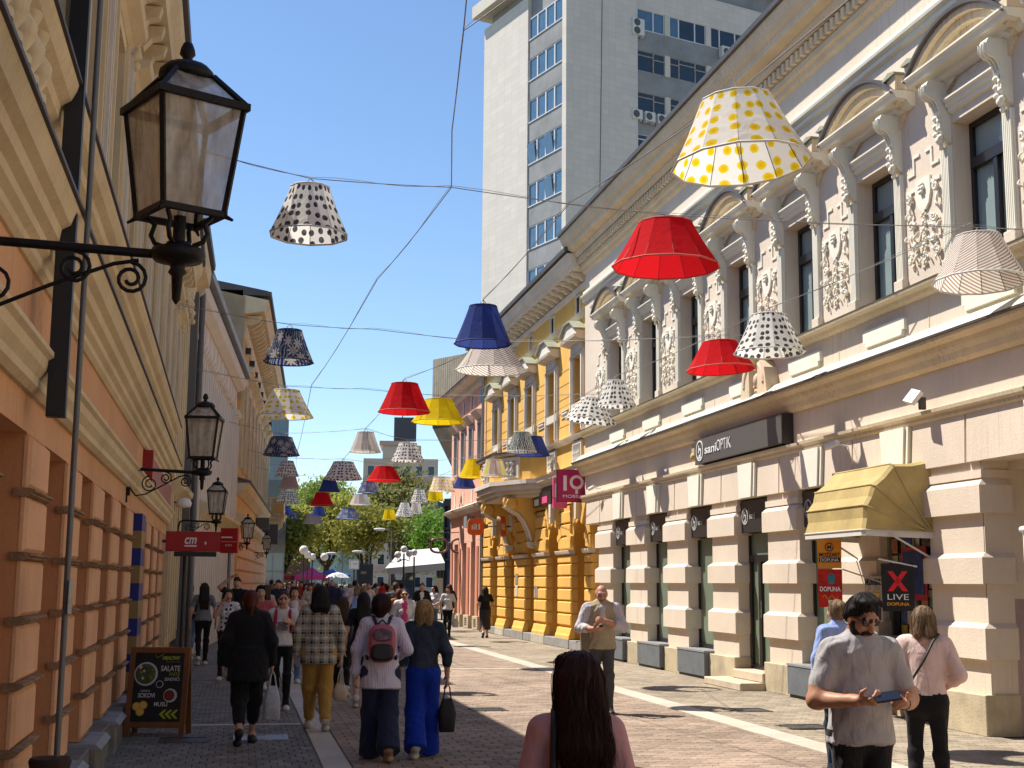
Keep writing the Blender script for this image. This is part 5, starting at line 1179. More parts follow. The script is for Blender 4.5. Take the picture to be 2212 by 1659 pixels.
for r in range(13):
    z = z0 - r * FH
    if z < 8: break
    n = 4; wd = (sA - sB) / n
    TL(MB().box(sB + .002, sA - .002, .12, .35, z - 1.82, z - .09), 'spandrel', M_TG)
    TL(MB().box(sB + .002, sA - .002, .05, .35, z - .088, z), 'sill', M_TF)
    w_ = TL(MB().box(sB + .002, sA - .002, .16, .3, z + FH - 1.93, z + FH - 1.832), 'window_row', M_TF)
    for k in range(n + 1): TL(MB().box(sB + k * wd - (.09 if k else -.003), sB + k * wd + (.09 if k < n else -.003), .14, .29, z + .002, z + FH - 1.932), 'mullion', M_TF, w_)
    for k in range(n):
        tilt = r in (3, 4) and k == 2 or r == 3 and k == 0
        TL(MB().box(sB + k * wd + .09, sB + (k + 1) * wd - .09, .22, .24, z + .01, z + FH - 1.84), 'pane', M_TD if tilt else M_TB, w_)
        if tilt: TL(MB().add([(sB + k * wd + .12, .13, z + .05), (sB + (k + 1) * wd - .12, .13, z + .05), (sB + (k + 1) * wd - .12, -.12, z + 1.75), (sB + k * wd + .12, -.12, z + 1.75)], [(0, 1, 2, 3)]), 'open_sash', M_TB, w_)
        elif (r * 3 + k) % 4 == 0: TL(MB().box(sB + k * wd + .15, sB + (k + 1) * wd - .15, .25, .26, z + .3, z + FH - 1.9), 'curtain', M_TF, w_)
# right flank: groups of three lights; top row new frames, lower rows old
zr = 50.55
for r in range(11):
    z = zr - r * FH
    if z < 10: break
    m = M_TF if r in (0, 3) else M_TFO
    TR(MB().box(6.51, 20.0, .40, .55, z - 1.95, z - .02), 'spandrel', M_TG)
    for gx in range(3):
        x0 = 6.52 + gx * 4.6; x1 = x0 + 4.0; x1 = min(x1, 19.95)
        f = MB().box(x0, x1, .44, .56, z, z + .08).box(x0, x1, .44, .56, z + 1.86, z + 1.95)
        cuts = [x0, x0 + 1.0, x0 + 2.8, x1]
        for i_, c_ in enumerate(cuts): f.box(c_ - (.0 if i_ == 0 else .06), c_ + (.0 if i_ == 3 else .06), .43, .56, z + .08, z + 1.86)
        if r in (1, 2, 3):
            for i_ in range(3):
                zz = z + 1.25 + (.18 if i_ == 1 else 0); f.box(cuts[i_] + .06, cuts[i_ + 1] - .06, .43, .56, zz, zz + .1)
        w_ = TR(f, 'window_group', m)
        for i_ in range(3): TR(MB().box(cuts[i_] + .03, cuts[i_ + 1] - .03, .50, .52, z + .05, z + 1.9), 'pane', M_TB if (r == 0 and (gx, i_) in ((0, 0), (0, 1), (0, 2), (1, 0))) else M_TD, w_)
        TR(MB().box(x1 + .02, x0 + 4.58, .35, .56, z - .02, z + 1.96), 'mullion_pier', M_TS) if gx < 2 else None
def ac(x, z, w_=.95, h=.75, fans=1):
    o = TR(MB().box(x, x + w_, -.15, .38, z, z + h), 'air_conditioner', flat('ac_white', (.60, .60, .58), .5))
    for k in range(fans): 
        q = ring2d(.0, .33, 18, depth=.02); move(q, x + w_ * .38, -.155, z + h * (k + .5) / fans); TR(q, 'fan_grille', flat('fan_dark', (.08, .08, .08)), o)
    for s in (.1, w_ - .15): TR(MB().box(x + s, x + s + .05, -.1, .38, z - .18, z - .003), 'bracket', M_TF, o)
ac(6.75, 49.75, 1.25, 1.5, 2); ac(16.6, 49.7, 1.25, 1.0); ac(18.5, 49.5, 1.2, 1.0)
for k in range(4): ac(6.7 + k * 1.35, 42.0, 1.05, .85)
TR(MB().tube([(3.0, -.03, 10), (3.7, -.03, TOP)], .025, 4), 'cable', M_DKF)
# ---------------------------------------------------------------- the square at the end of the street
def leaf_mat(name, c1, c2):
    m, t, b = new_mat(name)
    g = t('NewGeometry').outputs['Random Per Island']
    t.link(t.mix(g, c1, c2), b.inputs['Base Color']); b.inputs['Roughness'].default_value = .6; b.inputs['Specular IOR Level'].default_value = .2
    tr = t('BsdfTranslucent'); t.link(t.mix(g, c1, c2), tr.inputs[0]); mx = t('MixShader', i_0=.5)
    t.link(b.outputs[0], mx.inputs[1]); t.link(tr.outputs[0], mx.inputs[2]); t.link(mx.outputs[0], t.n['Material Output'].inputs[0])
    return m
M_BARK = mat('bark', (.07, .055, .04), .95, var=.25, scale=6, bump=.6)
LF = [leaf_mat('leaf_olive', (.26, .27, .045), (.44, .42, .08)), leaf_mat('leaf_green', (.17, .25, .045), (.32, .40, .07)), leaf_mat('leaf_bright', (.13, .27, .03), (.24, .42, .05)), leaf_mat('leaf_dark', (.12, .13, .04), (.22, .22, .06))]
def tree(label, x, y, h, spread, lm, n, seed, leaf=.30, bare=.0, lean=0, trunk=.35):
    rng = random.Random(seed)
    o = thing('plane_tree', label, 'tree', (x, y, 0), rng.uniform(0, 6), 'trees on the square')
    tb_ = MB(); tips = []
    def grow(p, d, L, r, depth):
        pts = [p]; q = p.copy(); dd = d.copy()
        for i in range(3):
            dd = (dd + Vector((rng.uniform(-.25, .25), rng.uniform(-.25, .25), rng.uniform(-.05, .2)))).normalized(); q = q + dd * L / 3; pts.append(q.copy())
        tb_.tube(pts, [r, r * .88, r * .76, r * .62], 6 if depth < 2 else 4)
        tips.extend(pts[1:] if depth > 1 else pts[3:])
        if depth < 4:
            for k in range(rng.choice((2, 3, 3)) if depth else 4):
                nd = (dd * .7 + Vector((rng.uniform(-1, 1), rng.uniform(-1, 1), rng.uniform(-.15, .7))) * spread).normalized()
                grow(q, nd, L * rng.uniform(.6, .8), r * .58, depth + 1)
    grow(Vector((0, 0, 0)), Vector((lean, 0, 1)).normalized(), h * .32, trunk * h / 10, 0)
    tb_.build('trunk', M_BARK, o)
    zm = max(t_.z for t_ in tips); k = h / zm if zm else 1
    vs, fs = [], []
    for i in range(n):
        c = rng.choice(tips); c = c + Vector((rng.gauss(0, .55), rng.gauss(0, .55), rng.gauss(0, .45)))
        s = leaf * rng.uniform(.5, 1.3); u = Vector((rng.gauss(0, 1), rng.gauss(0, 1), rng.gauss(0, 1))).normalized(); v = u.orthogonal().normalized()
        b_ = len(vs); vs += [c - u * s, c + v * s * .55 + u * s * .1, c + u * s, c - v * s * .55 + u * s * .1]; fs.append((b_, b_ + 1, b_ + 2, b_ + 3))
    if n: MB().add(vs, fs).build('crown', lm, o)
    o.scale = (1, 1, k)
    return o
T = [('olive leaved tree left of the pink tent', 3.0, 96, 8.0, .8, 0, 2600, 1), ('olive tree spreading behind the globe lamps', 6.3, 104, 9.6, .8, 0, 3200, 2), ('green crowned tree left of centre beyond the tents', 5.2, 128, 13.6, .7, 1, 3000, 3),
     ('olive tree standing behind the white umbrella', 9.4, 101, 9.0, .85, 0, 3200, 4), ('tall almost bare tree in front of the far flats', 14.6, 118, 14.5, .6, 3, 500, 5), ('second bare tree left of the white canopy', 12.6, 112, 12.4, .6, 3, 800, 6),
     ('dark olive tree behind the black stage box', 12.0, 98, 7.6, .8, 3, 2200, 7), ('bright fresh green tree beside the dark glass building', 13.3, 92, 8.0, .55, 2, 2400, 8), ('fresh green tree half hidden by the left row', 2.2, 118, 10.4, .7, 1, 2400, 9), ('tall green tree rising behind the olive ones', 9.0, 140, 15.2, .65, 1, 2600, 10)]
for l_, x, y, h, sp, lm, n, sd_ in T: tree(l_, x, y, h * .80, sp, LF[lm], int(n * 2.6), sd_, .15 if y < 110 else .19)
# hill with wood far behind, distance haze put into its bluish colour
b = MB(); rng = random.Random(4); n = 40; vs = []
for i in range(n + 1):
    x = -700 + i * 40; z = 60 + 34 * math.sin(i * .33 + 1) + 14 * math.sin(i * .9) ; vs += [(x, 1500, -5), (x, 1560 + 30 * math.sin(i), z)]
b.add(vs, [(2 * i, 2 * i + 2, 2 * i + 3, 2 * i + 1) for i in range(n)]); 
b.build('hill', mat('hazy_far_wood', (.07, .12, .12), .95, var=.25, scale=.03, bump=.3, bscale=.08), kind='structure')
# far flats
ap = thing('far_flats', 'pale apartment block with rows of windows beyond the bare trees', 'building', (18.9, 160, 0), R(-8))
M_FL = mat('flats_cream', (.52, .46, .40), .9, var=.06, scale=.3); M_FP = mat('flats_pink', (.48, .36, .30), .9, var=.06, scale=.3)
MB().box(-4.5, 4.5, 0, 10, 0, 16.6).build('wall', M_FL, ap)
MB().box(-2.2, 2.4, -.2, 8, 16.6, 18.2).build('roof_storey', M_FL, ap); MB().box(-2.6, 1.0, -.6, 8, 18.2, 18.7).build('roof_slab', M_FP, ap)
MB().box(-.9, 1.8, -.3, .2, 18.7, 21.6).build('roof_billboard', flat('billboard', (.05, .06, .08)), ap); MB().tube([(.1, 0, 21.6), (.1, 0, 24)], .06, 5).build('aerial', M_IRON, ap)
for r in range(6):
    z = 1.2 + r * 2.65
    MB().box(-4.52, 4.52, -.05, 0, z - .9, z - .1).build('floor_band', M_FP if r % 2 else M_FL, ap)
    for c_ in range(6):
        x = -4.0 + c_ * 1.45
        o = MB().box(x, x + .85, -.04, .02, z, z + 1.3).build('window', M_TF, ap); MB().box(x + .06, x + .79, -.06, -.041, z + .06, z + 1.24).build('pane', M_TD, o)
    MB().box(.2, 1.9, -.9, -.06, z - .85, z - .1).build('balcony', M_FP, ap)
# low roofs left of the trees
o = thing('low_brown_house', 'low brown roofed building behind the left lamps', 'building', (4.3, 112, 0)); MB().box(-3, 1.6, 0, 6, 0, 6.2).build('wall', mat('brown_brick', (.16, .09, .07), .9, var=.2, scale=3), o); MB().box(-3.3, 2.0, -.5, 6, 6.2, 7.0).build('roof', M_TIN, o); MB().box(-.6, 1.2, -.04, .0, 3.6, 5.6).build('window_band', M_TD, o)
# modern building on the right with timber overhang
mo = thing('modern_shop', 'dark glass building with slanted timber overhang behind the salmon house', 'building', (11.9, 84, 0), R(-60))
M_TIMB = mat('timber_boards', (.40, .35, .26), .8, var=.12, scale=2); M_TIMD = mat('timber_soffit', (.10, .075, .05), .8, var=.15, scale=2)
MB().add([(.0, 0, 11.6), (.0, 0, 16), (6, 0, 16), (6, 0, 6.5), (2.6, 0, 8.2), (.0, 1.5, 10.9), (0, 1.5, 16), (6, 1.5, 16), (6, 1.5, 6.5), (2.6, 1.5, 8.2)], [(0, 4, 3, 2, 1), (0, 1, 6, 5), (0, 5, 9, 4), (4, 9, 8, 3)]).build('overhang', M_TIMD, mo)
for k in range(26): MB().box(k * .22, k * .22 + .19, -.05, -.002, 11.7 - k * .0, 16).build('board', M_TIMB, mo)
MB().box(-1.0, 6, 2, 3.5, 0, 7.2).build('glass_wall', M_TD, mo)
for k in range(6): MB().box(-1.05 + k * 1.2, -.93 + k * 1.2, 1.9, 2, 0, 7.2).build('mullion', M_DKF, mo)
for z in (3.2, 5.2, 6.7): MB().box(-1.1, 6, 1.85, 1.99, z, z + .35 if z > 6 else z + .12).build('transom', M_DKF, mo)
move(fit_text('ON', .75, .55, depth=.05), .75, 1.8, 6.95).build('lettering', M_WHT, mo)
# white canopy
o = thing('white_canopy', 'large white canopy over the cafe terrace at the right of the square', 'canopy', (8.85, 66, 0))
MB().add([(-1.75, -.3, 2.45), (1.2, -.3, 2.75), (1.2, 2.2, 3.55), (-.7, 2.2, 3.35)], [(0, 1, 2, 3)]).build('canvas', flat('canopy_white', (.62, .62, .60), .8), o)
MB().add([(-1.75, -.3, 2.45), (1.2, -.3, 2.75), (1.2, -.32, 2.4), (-1.6, -.32, 2.15)], [(0, 1, 2, 3)]).build('valance', flat('canopy_grey', (.45, .45, .44), .8), o)
for x in (-1.4, -.3, 1.1): MB().tube([(x, -.2, 0), (x, -.2, 2.5)], .05, 6).build('pole', M_BLK, o)
MB().box(-1.3, -.2, .3, .5, 0, 1.9).build('side_curtain', flat('curtain_blue', (.04, .07, .12), .7), o); MB().box(.75, 1.1, -.4, -.36, .3, 2.0).build('poster', flat('poster_cream', (.6, .5, .35)), o)
# tents and umbrella
def gazebo(label, x, y, w_, zt, zp, m):
    o = thing('market_tent', label, 'tent', (x, y, 0), 0, 'tents on the square'); h = w_ / 2
    for k in range(4):
        RK = Matrix.Rotation(k * math.pi / 2, 4, 'Z')
        MB().add([(-h, -h, zt), (h, -h, zt), (.0, .0, zp), (h * .35, -h * .35, zt + (zp - zt) * .5), (-h * .35, -h * .35, zt + (zp - zt) * .5)], [(0, 1, 3, 4), (4, 3, 2)]).xform(RK).build('roof_panel', m, o)
        MB().quad((-h, -h, zt), (h, -h, zt), (h, -h, zt - .25), (-h, -h, zt - .25)).xform(RK).build('valance', m, o)
        MB().tube([(-h + .03, -h + .03, 0), (-h + .03, -h + .03, zt)], .03, 5).xform(RK).build('pole', M_WHT, o)
gazebo('bright pink peaked tent behind the globe lamps', 4.85, 90, 2.3, 2.15, 2.75, flat('tent_pink', (.75, .05, .22), .7))
gazebo('red flat tent left of the pink tent', 3.0, 92, 2.2, 2.12, 2.35, flat('tent_red', (.7, .06, .05), .7))
gazebo('white tent roof at the left edge of the square', 1.9, 97, 2.6, 2.5, 2.95, flat('tent_white', (.65, .65, .65), .7))
gazebo('blue topped stall right of the umbrella', 6.6, 96, 2.4, 2.3, 2.7, flat('tent_blue', (.06, .12, .5), .7))
o = thing('white_umbrella', 'round white parasol with black lettering over the crowd', 'parasol', (5.12, 70, 0))
MB().lathe([(.62, 1.98), (.5, 2.1), (.3, 2.2), (.05, 2.26), (.0, 2.27)], 12, cap=False).build('canopy', flat('parasol_white', (.7, .7, .68), .7), o); MB().tube([(0, 0, 0), (0, 0, 2.2)], .025, 6).build('pole', M_WHT, o)
move(fit_text('ZIPS', .5, .1, depth=.01), 0, -.55, 2.07).build('lettering', M_BLK, o)
o = thing('black_stage_box', 'black box structure standing among the crowd under the trees', 'booth', (7.95, 85, 0)); MB().bbox(-.48, .48, 0, 1.0, 0, 2.92, .02).build('body', flat('booth_black', (.015, .018, .022), .5), o); MB().box(-.3, .05, -.02, .0, 2.3, 2.45).build('print', flat('booth_print', (.2, .17, .1)), o)
o = thing('street_clock', 'square white clock box on a post by the black booth', 'clock', (7.15, 84, 0)); MB().bbox(-.3, .3, -.12, .12, 2.55, 3.15, .01).build('case', flat('clock_grey', (.35, .36, .37)), o); MB().box(-.25, .25, -.13, -.121, 2.6, 3.1).build('face', M_WHT, o); MB().tube([(0, 0, 0), (0, 0, 2.55)], .06, 6).build('post', M_IRON, o); MB().tube([(-.1, -.135, 2.95), (0, -.135, 2.85), (.15, -.135, 2.95)], .012, 4).build('hand', M_BLK, o)
# globe lamps
def globes(label, x, y, heads, r=.17):
    o = thing('globe_lamp', label, 'street lamp', (x, y, 0), 0, 'globe street lamps')
    z = max(h for _, _, h in heads)
    MB().lathe([(.09, 0), (.07, .3), (.045, .5), (.04, z - .2)], 8).build('post', M_BLK, o)
    for dx, dy, h in heads:
        MB().ball((dx, dy, h), r, 14, 10).build('globe', flat('globe_white', (.72, .72, .70), .35), o)
        if abs(dx) > .05: MB().tube([(0, 0, z - .45), (dx, dy, h - .35), (dx, dy, h - .15)], .025, 6).build('arm', M_BLK, o)
globes('tall black lamp with one globe, leftmost of the left cluster', 3.58, 75, [(0, 0, 3.5)], .25)
globes('second globe lamp from the left', 4.05, 80, [(0, 0, 3.35)], .22); globes('third globe lamp from the left', 4.55, 84, [(0, 0, 3.3)], .22); globes('single bright globe lamp right of the left cluster', 4.72, 75, [(0, 0, 3.14)], .22)
globes('three globe lamp in front of the white canopy', 7.56, 62, [(0, 0, 3.3), (-.28, 0, 3.04), (.25, 0, 3.1)], .16); globes('single globe lamp half behind the three globe lamp', 8.3, 64, [(0, 0, 3.2)], .16)
# road lamps over the square (arched heads)
for i, (x, y, z) in enumerate(((9.6, 90, 5.3), (8.6, 95, 3.9), (6.9, 97, 3.8))):
    o = thing('road_lamp', ['high grey cobra head lamp in front of the far flats', 'low cobra head lamp right of the olive tree', 'low cobra head lamp left of centre in the trees'][i], 'street lamp', (x, y, 0), 0, 'cobra head lamps')
    MB().tube([(.5, 0, 0), (.5, 0, z - .2), (.3, 0, z), (0, 0, z)], .05, 6).build('post', MATS['zinc'], o); MB().ball((-.3, 0, z), (.42, .14, .1), 10, 6).build('lamp_head', M_WHT, o)
# bicycles leaning by the salmon house: simple frames with wheels
for i in range(4):
    o = thing('bicycle', ['parked bicycle nearest the salmon house', 'second parked bicycle from the salmon house', 'third parked bicycle from the salmon house', 'parked bicycle furthest from the salmon house'][i], 'bicycle', (8.9 - i * .12, 60.3 + i * .45, 0), R(80 + i * 4), 'bicycles by the salmon house')
    for s in (-.52, .52):
        MB().tube([(s + .33 * math.cos(q * .3307), 0, .34 + .33 * math.sin(q * .3307)) for q in range(20)], .016, 5).build('wheel', M_BLK, o)
    MB().tube([(-.52, 0, .34), (-.15, 0, .85), (.38, 0, .85), (.52, 0, .34)], .018, 5).tube([(-.15, 0, .85), (-.05, 0, .32), (.38, 0, .85)], .018, 5).tube([(-.52, 0, .34), (-.05, 0, .32)], .014, 5).build('frame', flat('bike_frame', (.03, .03, .05), .3), o)
    MB().tube([(.38, 0, .85), (.36, 0, 1.0), (.36, -.25, 1.02)], .014, 5).tube([(.36, 0, 1.0), (.36, .25, 1.02)], .014, 5).build('handlebar', M_IRON, o); MB().ball((-.17, 0, .93), (.13, .06, .04), 8, 5).build('saddle', M_BLK, o)
# ---------------------------------------------------------------- hanging lampshades
def shade_mat(kind):
    m, t, b = new_mat('shade_' + kind)
    tc = t('TexCoord').outputs['Object']; sx = t('SeparateXYZ'); t.link(tc, sx.inputs[0])
    u = t.math('MULTIPLY', t.math('ARCTAN2', sx.outputs[1], sx.outputs[0]), .42); v = sx.outputs[2]
    uv = t('CombineXYZ'); t.link(u, uv.inputs[0]); t.link(v, uv.inputs[1])
    def vor(scale, rnd):
        n = t('TexVoronoi', voronoi_dimensions='2D', feature='F1', i_Scale=scale, i_Randomness=rnd); t.link(uv.outputs[0], n.inputs['Vector']); return n
    ns = t('TexNoise', i_Scale=26., i_Detail=4.); t.link(uv.outputs[0], ns.inputs['Vector'])
    W = (.86, .84, .80)
    if kind in ('red', 'yel', 'blue'):
        base = {'red': (.62, .012, .018), 'yel': (.80, .60, .012), 'blue': (.045, .07, .26)}[kind]
        c = t.mix(ns.outputs[0], tuple(x * .92 for x in base), tuple(min(1, x * 1.08) for x in base))
    elif kind in ('yd', 'bd', 'wd'):
        n = vor({'yd': 7.5, 'bd': 8.5, 'wd': 9.0}[kind], .45)
        d = t.math('ADD', n.outputs['Distance'], t.math('MULTIPLY', t.math('SUBTRACT', ns.outputs[0], .5), .07))
        f = t.math('SUBTRACT', 1., t.ramp(d, .27, .31), True)
        ink = t.mix(t.ramp(n.outputs['Distance'], .06, .28), (.75, .46, .01), (.85, .66, .03)) if kind == 'yd' else t.mix(t.ramp(ns.outputs[0], .3, .75), (.015, .015, .018), (.16, .16, .17))
        c = t.mix(f, W, ink)
    elif kind in ('st', 'sv', 'sp', 'sm'):
        k, a = {'st': (72., .5), 'sv': (60., 0.), 'sp': (100., .6), 'sm': (55., .1)}[kind]
        s = t.math('ADD', t.math('MULTIPLY', u, math.cos(a)) if a < .3 else t.math('MULTIPLY', u, -math.sin(a)), t.math('MULTIPLY', v, math.sin(a) if a < .3 else math.cos(a)))
        w_ = t.ramp(t.math('SINE', t.math('MULTIPLY', s, k * 2.6)), -.1, .5)
        c = t.mix(w_, W if kind != 'sp' else (.60, .45, .40), {'st': (.42, .27, .18), 'sv': (.36, .27, .24), 'sp': (.36, .25, .22), 'sm': (.55, .28, .22)}[kind])
        if kind == 'sm': c = t.mix(t.ramp(t.math('SINE', t.math('MULTIPLY', s, 9.)), .6, .9), c, (.70, .72, .15))
    else:
        n = vor(3.6, .8); off = t('VectorMath', operation='SUBTRACT')
        sc = t('VectorMath', operation='SCALE'); t.link(uv.outputs[0], sc.inputs[0]); sc.inputs['Scale'].default_value = 3.6
        ps = t('VectorMath', operation='SCALE'); t.link(n.outputs['Position'], ps.inputs[0]); ps.inputs['Scale'].default_value = 3.6
        t.link(sc.outputs[0], off.inputs[0]); t.link(ps.outputs[0], off.inputs[1]); so_ = t('SeparateXYZ'); t.link(off.outputs[0], so_.inputs[0])
        th = t.math('ARCTAN2', so_.outputs[1], so_.outputs[0]); pet = t.math('ABSOLUTE', t.math('COSINE', t.math('MULTIPLY', th, 4.)))
        lim = t.math('ADD', t.math('MULTIPLY', pet, .26), .16); inside = t.math('LESS_THAN', n.outputs['Distance'], lim)
        lines = t.ramp(t.math('SINE', t.math('MULTIPLY', n.outputs['Distance'], 55.)), .0, .6)
        pale = t.mix(lines, (.34, .30, .27), (.60, .57, .52))
        w2 = t('TexWave', i_Scale=5., i_Distortion=9., i_Detail=2.); t.link(uv.outputs[0], w2.inputs['Vector'])
        if kind == 'gl': c = t.mix(t.ramp(w2.outputs[0], .35, .6), (.03, .035, .04), t.mix(t.ramp(ns.outputs[0], .5, .6), (.66, .66, .64), (.25, .35, .36)))
        else:
            base = (.018, .028, .11) if kind == 'nf' else (.10, .15, .40)
            c = t.mix(t.math('MULTIPLY', t.ramp(w2.outputs[0], .62, .75), t.ramp(n.outputs['Distance'], .3, .5)), base, (.22, .24, .26)); c = t.mix(inside, c, pale)
    t.link(c, b.inputs['Base Color']); b.inputs['Roughness'].default_value = .85; b.inputs['Specular IOR Level'].default_value = .1
    wv = t('TexNoise', i_Scale=7., i_Detail=3., i_Distortion=.6); t.link(uv.outputs[0], wv.inputs['Vector']); we = t('TexNoise', i_Scale=260., i_Detail=1.); t.link(uv.outputs[0], we.inputs['Vector'])
    bp = t('Bump', i_Strength=.5, i_Distance=.03); t.link(t.math('ADD', wv.outputs[0], t.math('MULTIPLY', we.outputs[0], .12)), bp.inputs['Height']); t.link(bp.outputs[0], b.inputs['Normal'])
    tr = t('BsdfTranslucent'); t.link(c, tr.inputs[0]); mx = t('MixShader', i_0=.5)
    t.link(b.outputs[0], mx.inputs[1]); t.link(tr.outputs[0], mx.inputs[2]); t.link(mx.outputs[0], t.n['Material Output'].inputs[0])
    return m
SM = {k: shade_mat(k) for k in ('red', 'yel', 'blue', 'yd', 'bd', 'wd', 'st', 'sv', 'sp', 'sm', 'nf', 'nfl', 'gl')}
M_WIRE = flat('wire_grey', (.24, .23, .22), .5, .2); M_RIMW = flat('rim_white', (.65, .63, .58), .7); M_RIB = flat('rib_dark', (.10, .09, .08), .6)
RIM = {'red': flat('rim_red', (.6, .12, .08), .8), 'yel': flat('rim_yellow', (.75, .5, .01), .8), 'blue': flat('rim_blue', (.03, .04, .16), .8), 'nf': flat('rim_navy', (.02, .03, .09), .8)}
SH = [
 (1, 'yd', 4.33, 10.97, 6.12, .334, .633, .60, 'biggest nearest lampshade, white with yellow dots, upper right'), (2, 'bd', .65, 14.8, 6.18, .224, .445, .555, 'white lampshade with black dots alone in the sky near the big lantern'),
 (3, 'red', 5.01, 15.24, 6.16, .334, .662, .55, 'large plain red lampshade right of centre, largest of the red ones'), (4, 'st', 8.25, 13.6, 5.77, .262, .533, .542, 'brown and white diagonal striped lampshade at the far right'),
 (5, 'wd', 7.9, 19.0, 5.89, .268, .551, .588, 'black dotted lampshade right of the second red one before the cream windows'), (6, 'red', 7.86, 21.0, 5.82, .293, .583, .47, 'red lampshade partly behind a dotted one on the right'),
 (7, 'blue', 3.75, 20.86, 6.2, .225, .462, .618, 'plain blue lampshade hanging over the wide striped one'), (8, 'st', 4.58, 24.52, 6.2, .374, .683, .455, 'wide thin striped lampshade directly below the blue one'),
 (9, 'nf', .76, 23.76, 6.2, .22, .443, .571, 'navy lampshade with pale flowers, upper of two on the left'), (10, 'yd', .97, 31.46, 6.2, .327, .665, .615, 'white lampshade with yellow dots on the left beside the ochre house roof'),
 (11, 'red', 3.55, 29.64, 6.2, .303, .591, .643, 'red lampshade in mid street next to the yellow one'), (12, 'yel', 4.69, 32.09, 6.2, .335, .654, .549, 'yellow lampshade half behind the red one in mid street'),
 (13, 'nf', 1.21, 41.89, 6.2, .325, .57, .55, 'navy flowered lampshade below the yellow dotted one at left'), (14, 'sv', 3.62, 39.74, 6.2, .25, .471, .585, 'narrow upright striped lampshade in mid street against the sky'),
 (15, 'wd', 5.24, 42.57, 6.2, .299, .56, .569, 'black dotted lampshade in front of the far flats'), (16, 'wd', 3.74, 49.91, 6.2, .381, .727, .641, 'wide grey dotted lampshade left of the far red one'),
 (17, 'red', 5.45, 51.44, 6.2, .341, .7, .556, 'red lampshade below the dotted one by the far flats'), (18, 'bd', 1.69, 50.15, 6.2, .224, .44, .552, 'small black dotted lampshade, upper of two in the left stack'),
 (19, 'sp', 2.07, 57.98, 6.2, .279, .448, .497, 'small pinkish brown lampshade in the middle of the left stack'), (20, 'bd', 2.31, 66.64, 6.2, .365, .617, .593, 'black dotted lampshade, lower of two in the left stack'),
 (21, 'blue', 2.68, 80.23, 6.2, .247, .467, .574, 'small blue lampshade at the bottom of the left stack'), (22, 'nf', 3.48, 86.39, 6.2, .148, .266, .501, 'tiny navy lampshade beside the bottom of the left stack'),
 (23, 'blue', 3.82, 58.75, 6.2, .284, .477, .507, 'blue lampshade under the wide grey dotted one'), (24, 'red', 4.04, 67.46, 6.2, .314, .593, .649, 'small red lampshade left of centre over the trees'),
 (25, 'blue', 4.65, 80.5, 6.2, .277, .457, .524, 'small blue lampshade under the small red one'), (26, 'sp', 4.82, 89.5, 6.2, .384, .707, .612, 'pinkish brown lampshade, lowest and farthest at left of centre'),
 (27, 'nfl', 5.6, 59.56, 6.2, .279, .496, .475, 'light blue flowered lampshade under the far red one'), (28, 'sv', 6.03, 68.23, 6.2, .331, .567, .519, 'beige upright striped lampshade over the middle of the trees'),
 (29, 'nfl', 6.53, 81.89, 6.2, .396, .749, .591, 'blue flowered lampshade low in the middle of the trees'), (30, 'yel', 9.04, 82.02, 6.2, .285, .427, .596, 'small yellow lampshade low over the trees right of centre'),
 (31, 'bd', 9.07, 74.55, 6.2, .221, .545, .75, 'finely dotted lampshade right of the small yellow one'), (32, 'sv', 9.75, 74.76, 6.2, .235, .378, .572, 'tiny beige striped lampshade below the white dotted one'),
 (33, 'bd', 8.43, 63.54, 6.2, .222, .433, .643, 'white dotted lampshade above the tiny beige striped one'), (34, 'yel', 9.32, 64.24, 6.2, .338, .383, .472, 'yellow lampshade peeping out under the pale yellow dotted one'),
 (35, 'yd', 8.38, 55.93, 6.2, .373, .56, .589, 'pale yellow dotted lampshade left of the salmon house'), (36, 'yel', 8.31, 47.53, 6.2, .303, .588, .639, 'bright yellow lampshade in front of the salmon house windows'),
 (37, 'blue', 8.44, 50.5, 5.81, .267, .436, .427, 'blue lampshade below the bright yellow one by the salmon house'), (38, 'sm', 7.03, 37.0, 5.22, .236, .38, .46, 'multicoloured striped lampshade before the yellow balcony'),
 (39, 'gl', 7.5, 35.5, 5.86, .222, .418, .535, 'grey and white leaf patterned lampshade over the yellow balcony'), (40, 'blue', 8.42, 38.3, 6.06, .288, .52, .55, 'blue lampshade behind the leaf patterned one'),
 (41, 'bd', 8.04, 28.01, 6.2, .204, .445, .567, 'narrow black dotted lampshade, front one of the pair at the building joint'), (42, 'wd', 7.95, 29.9, 6.05, .27, .62, .52, 'wide tilted dotted lampshade behind the narrow one at the building joint')]
HOOK = {}
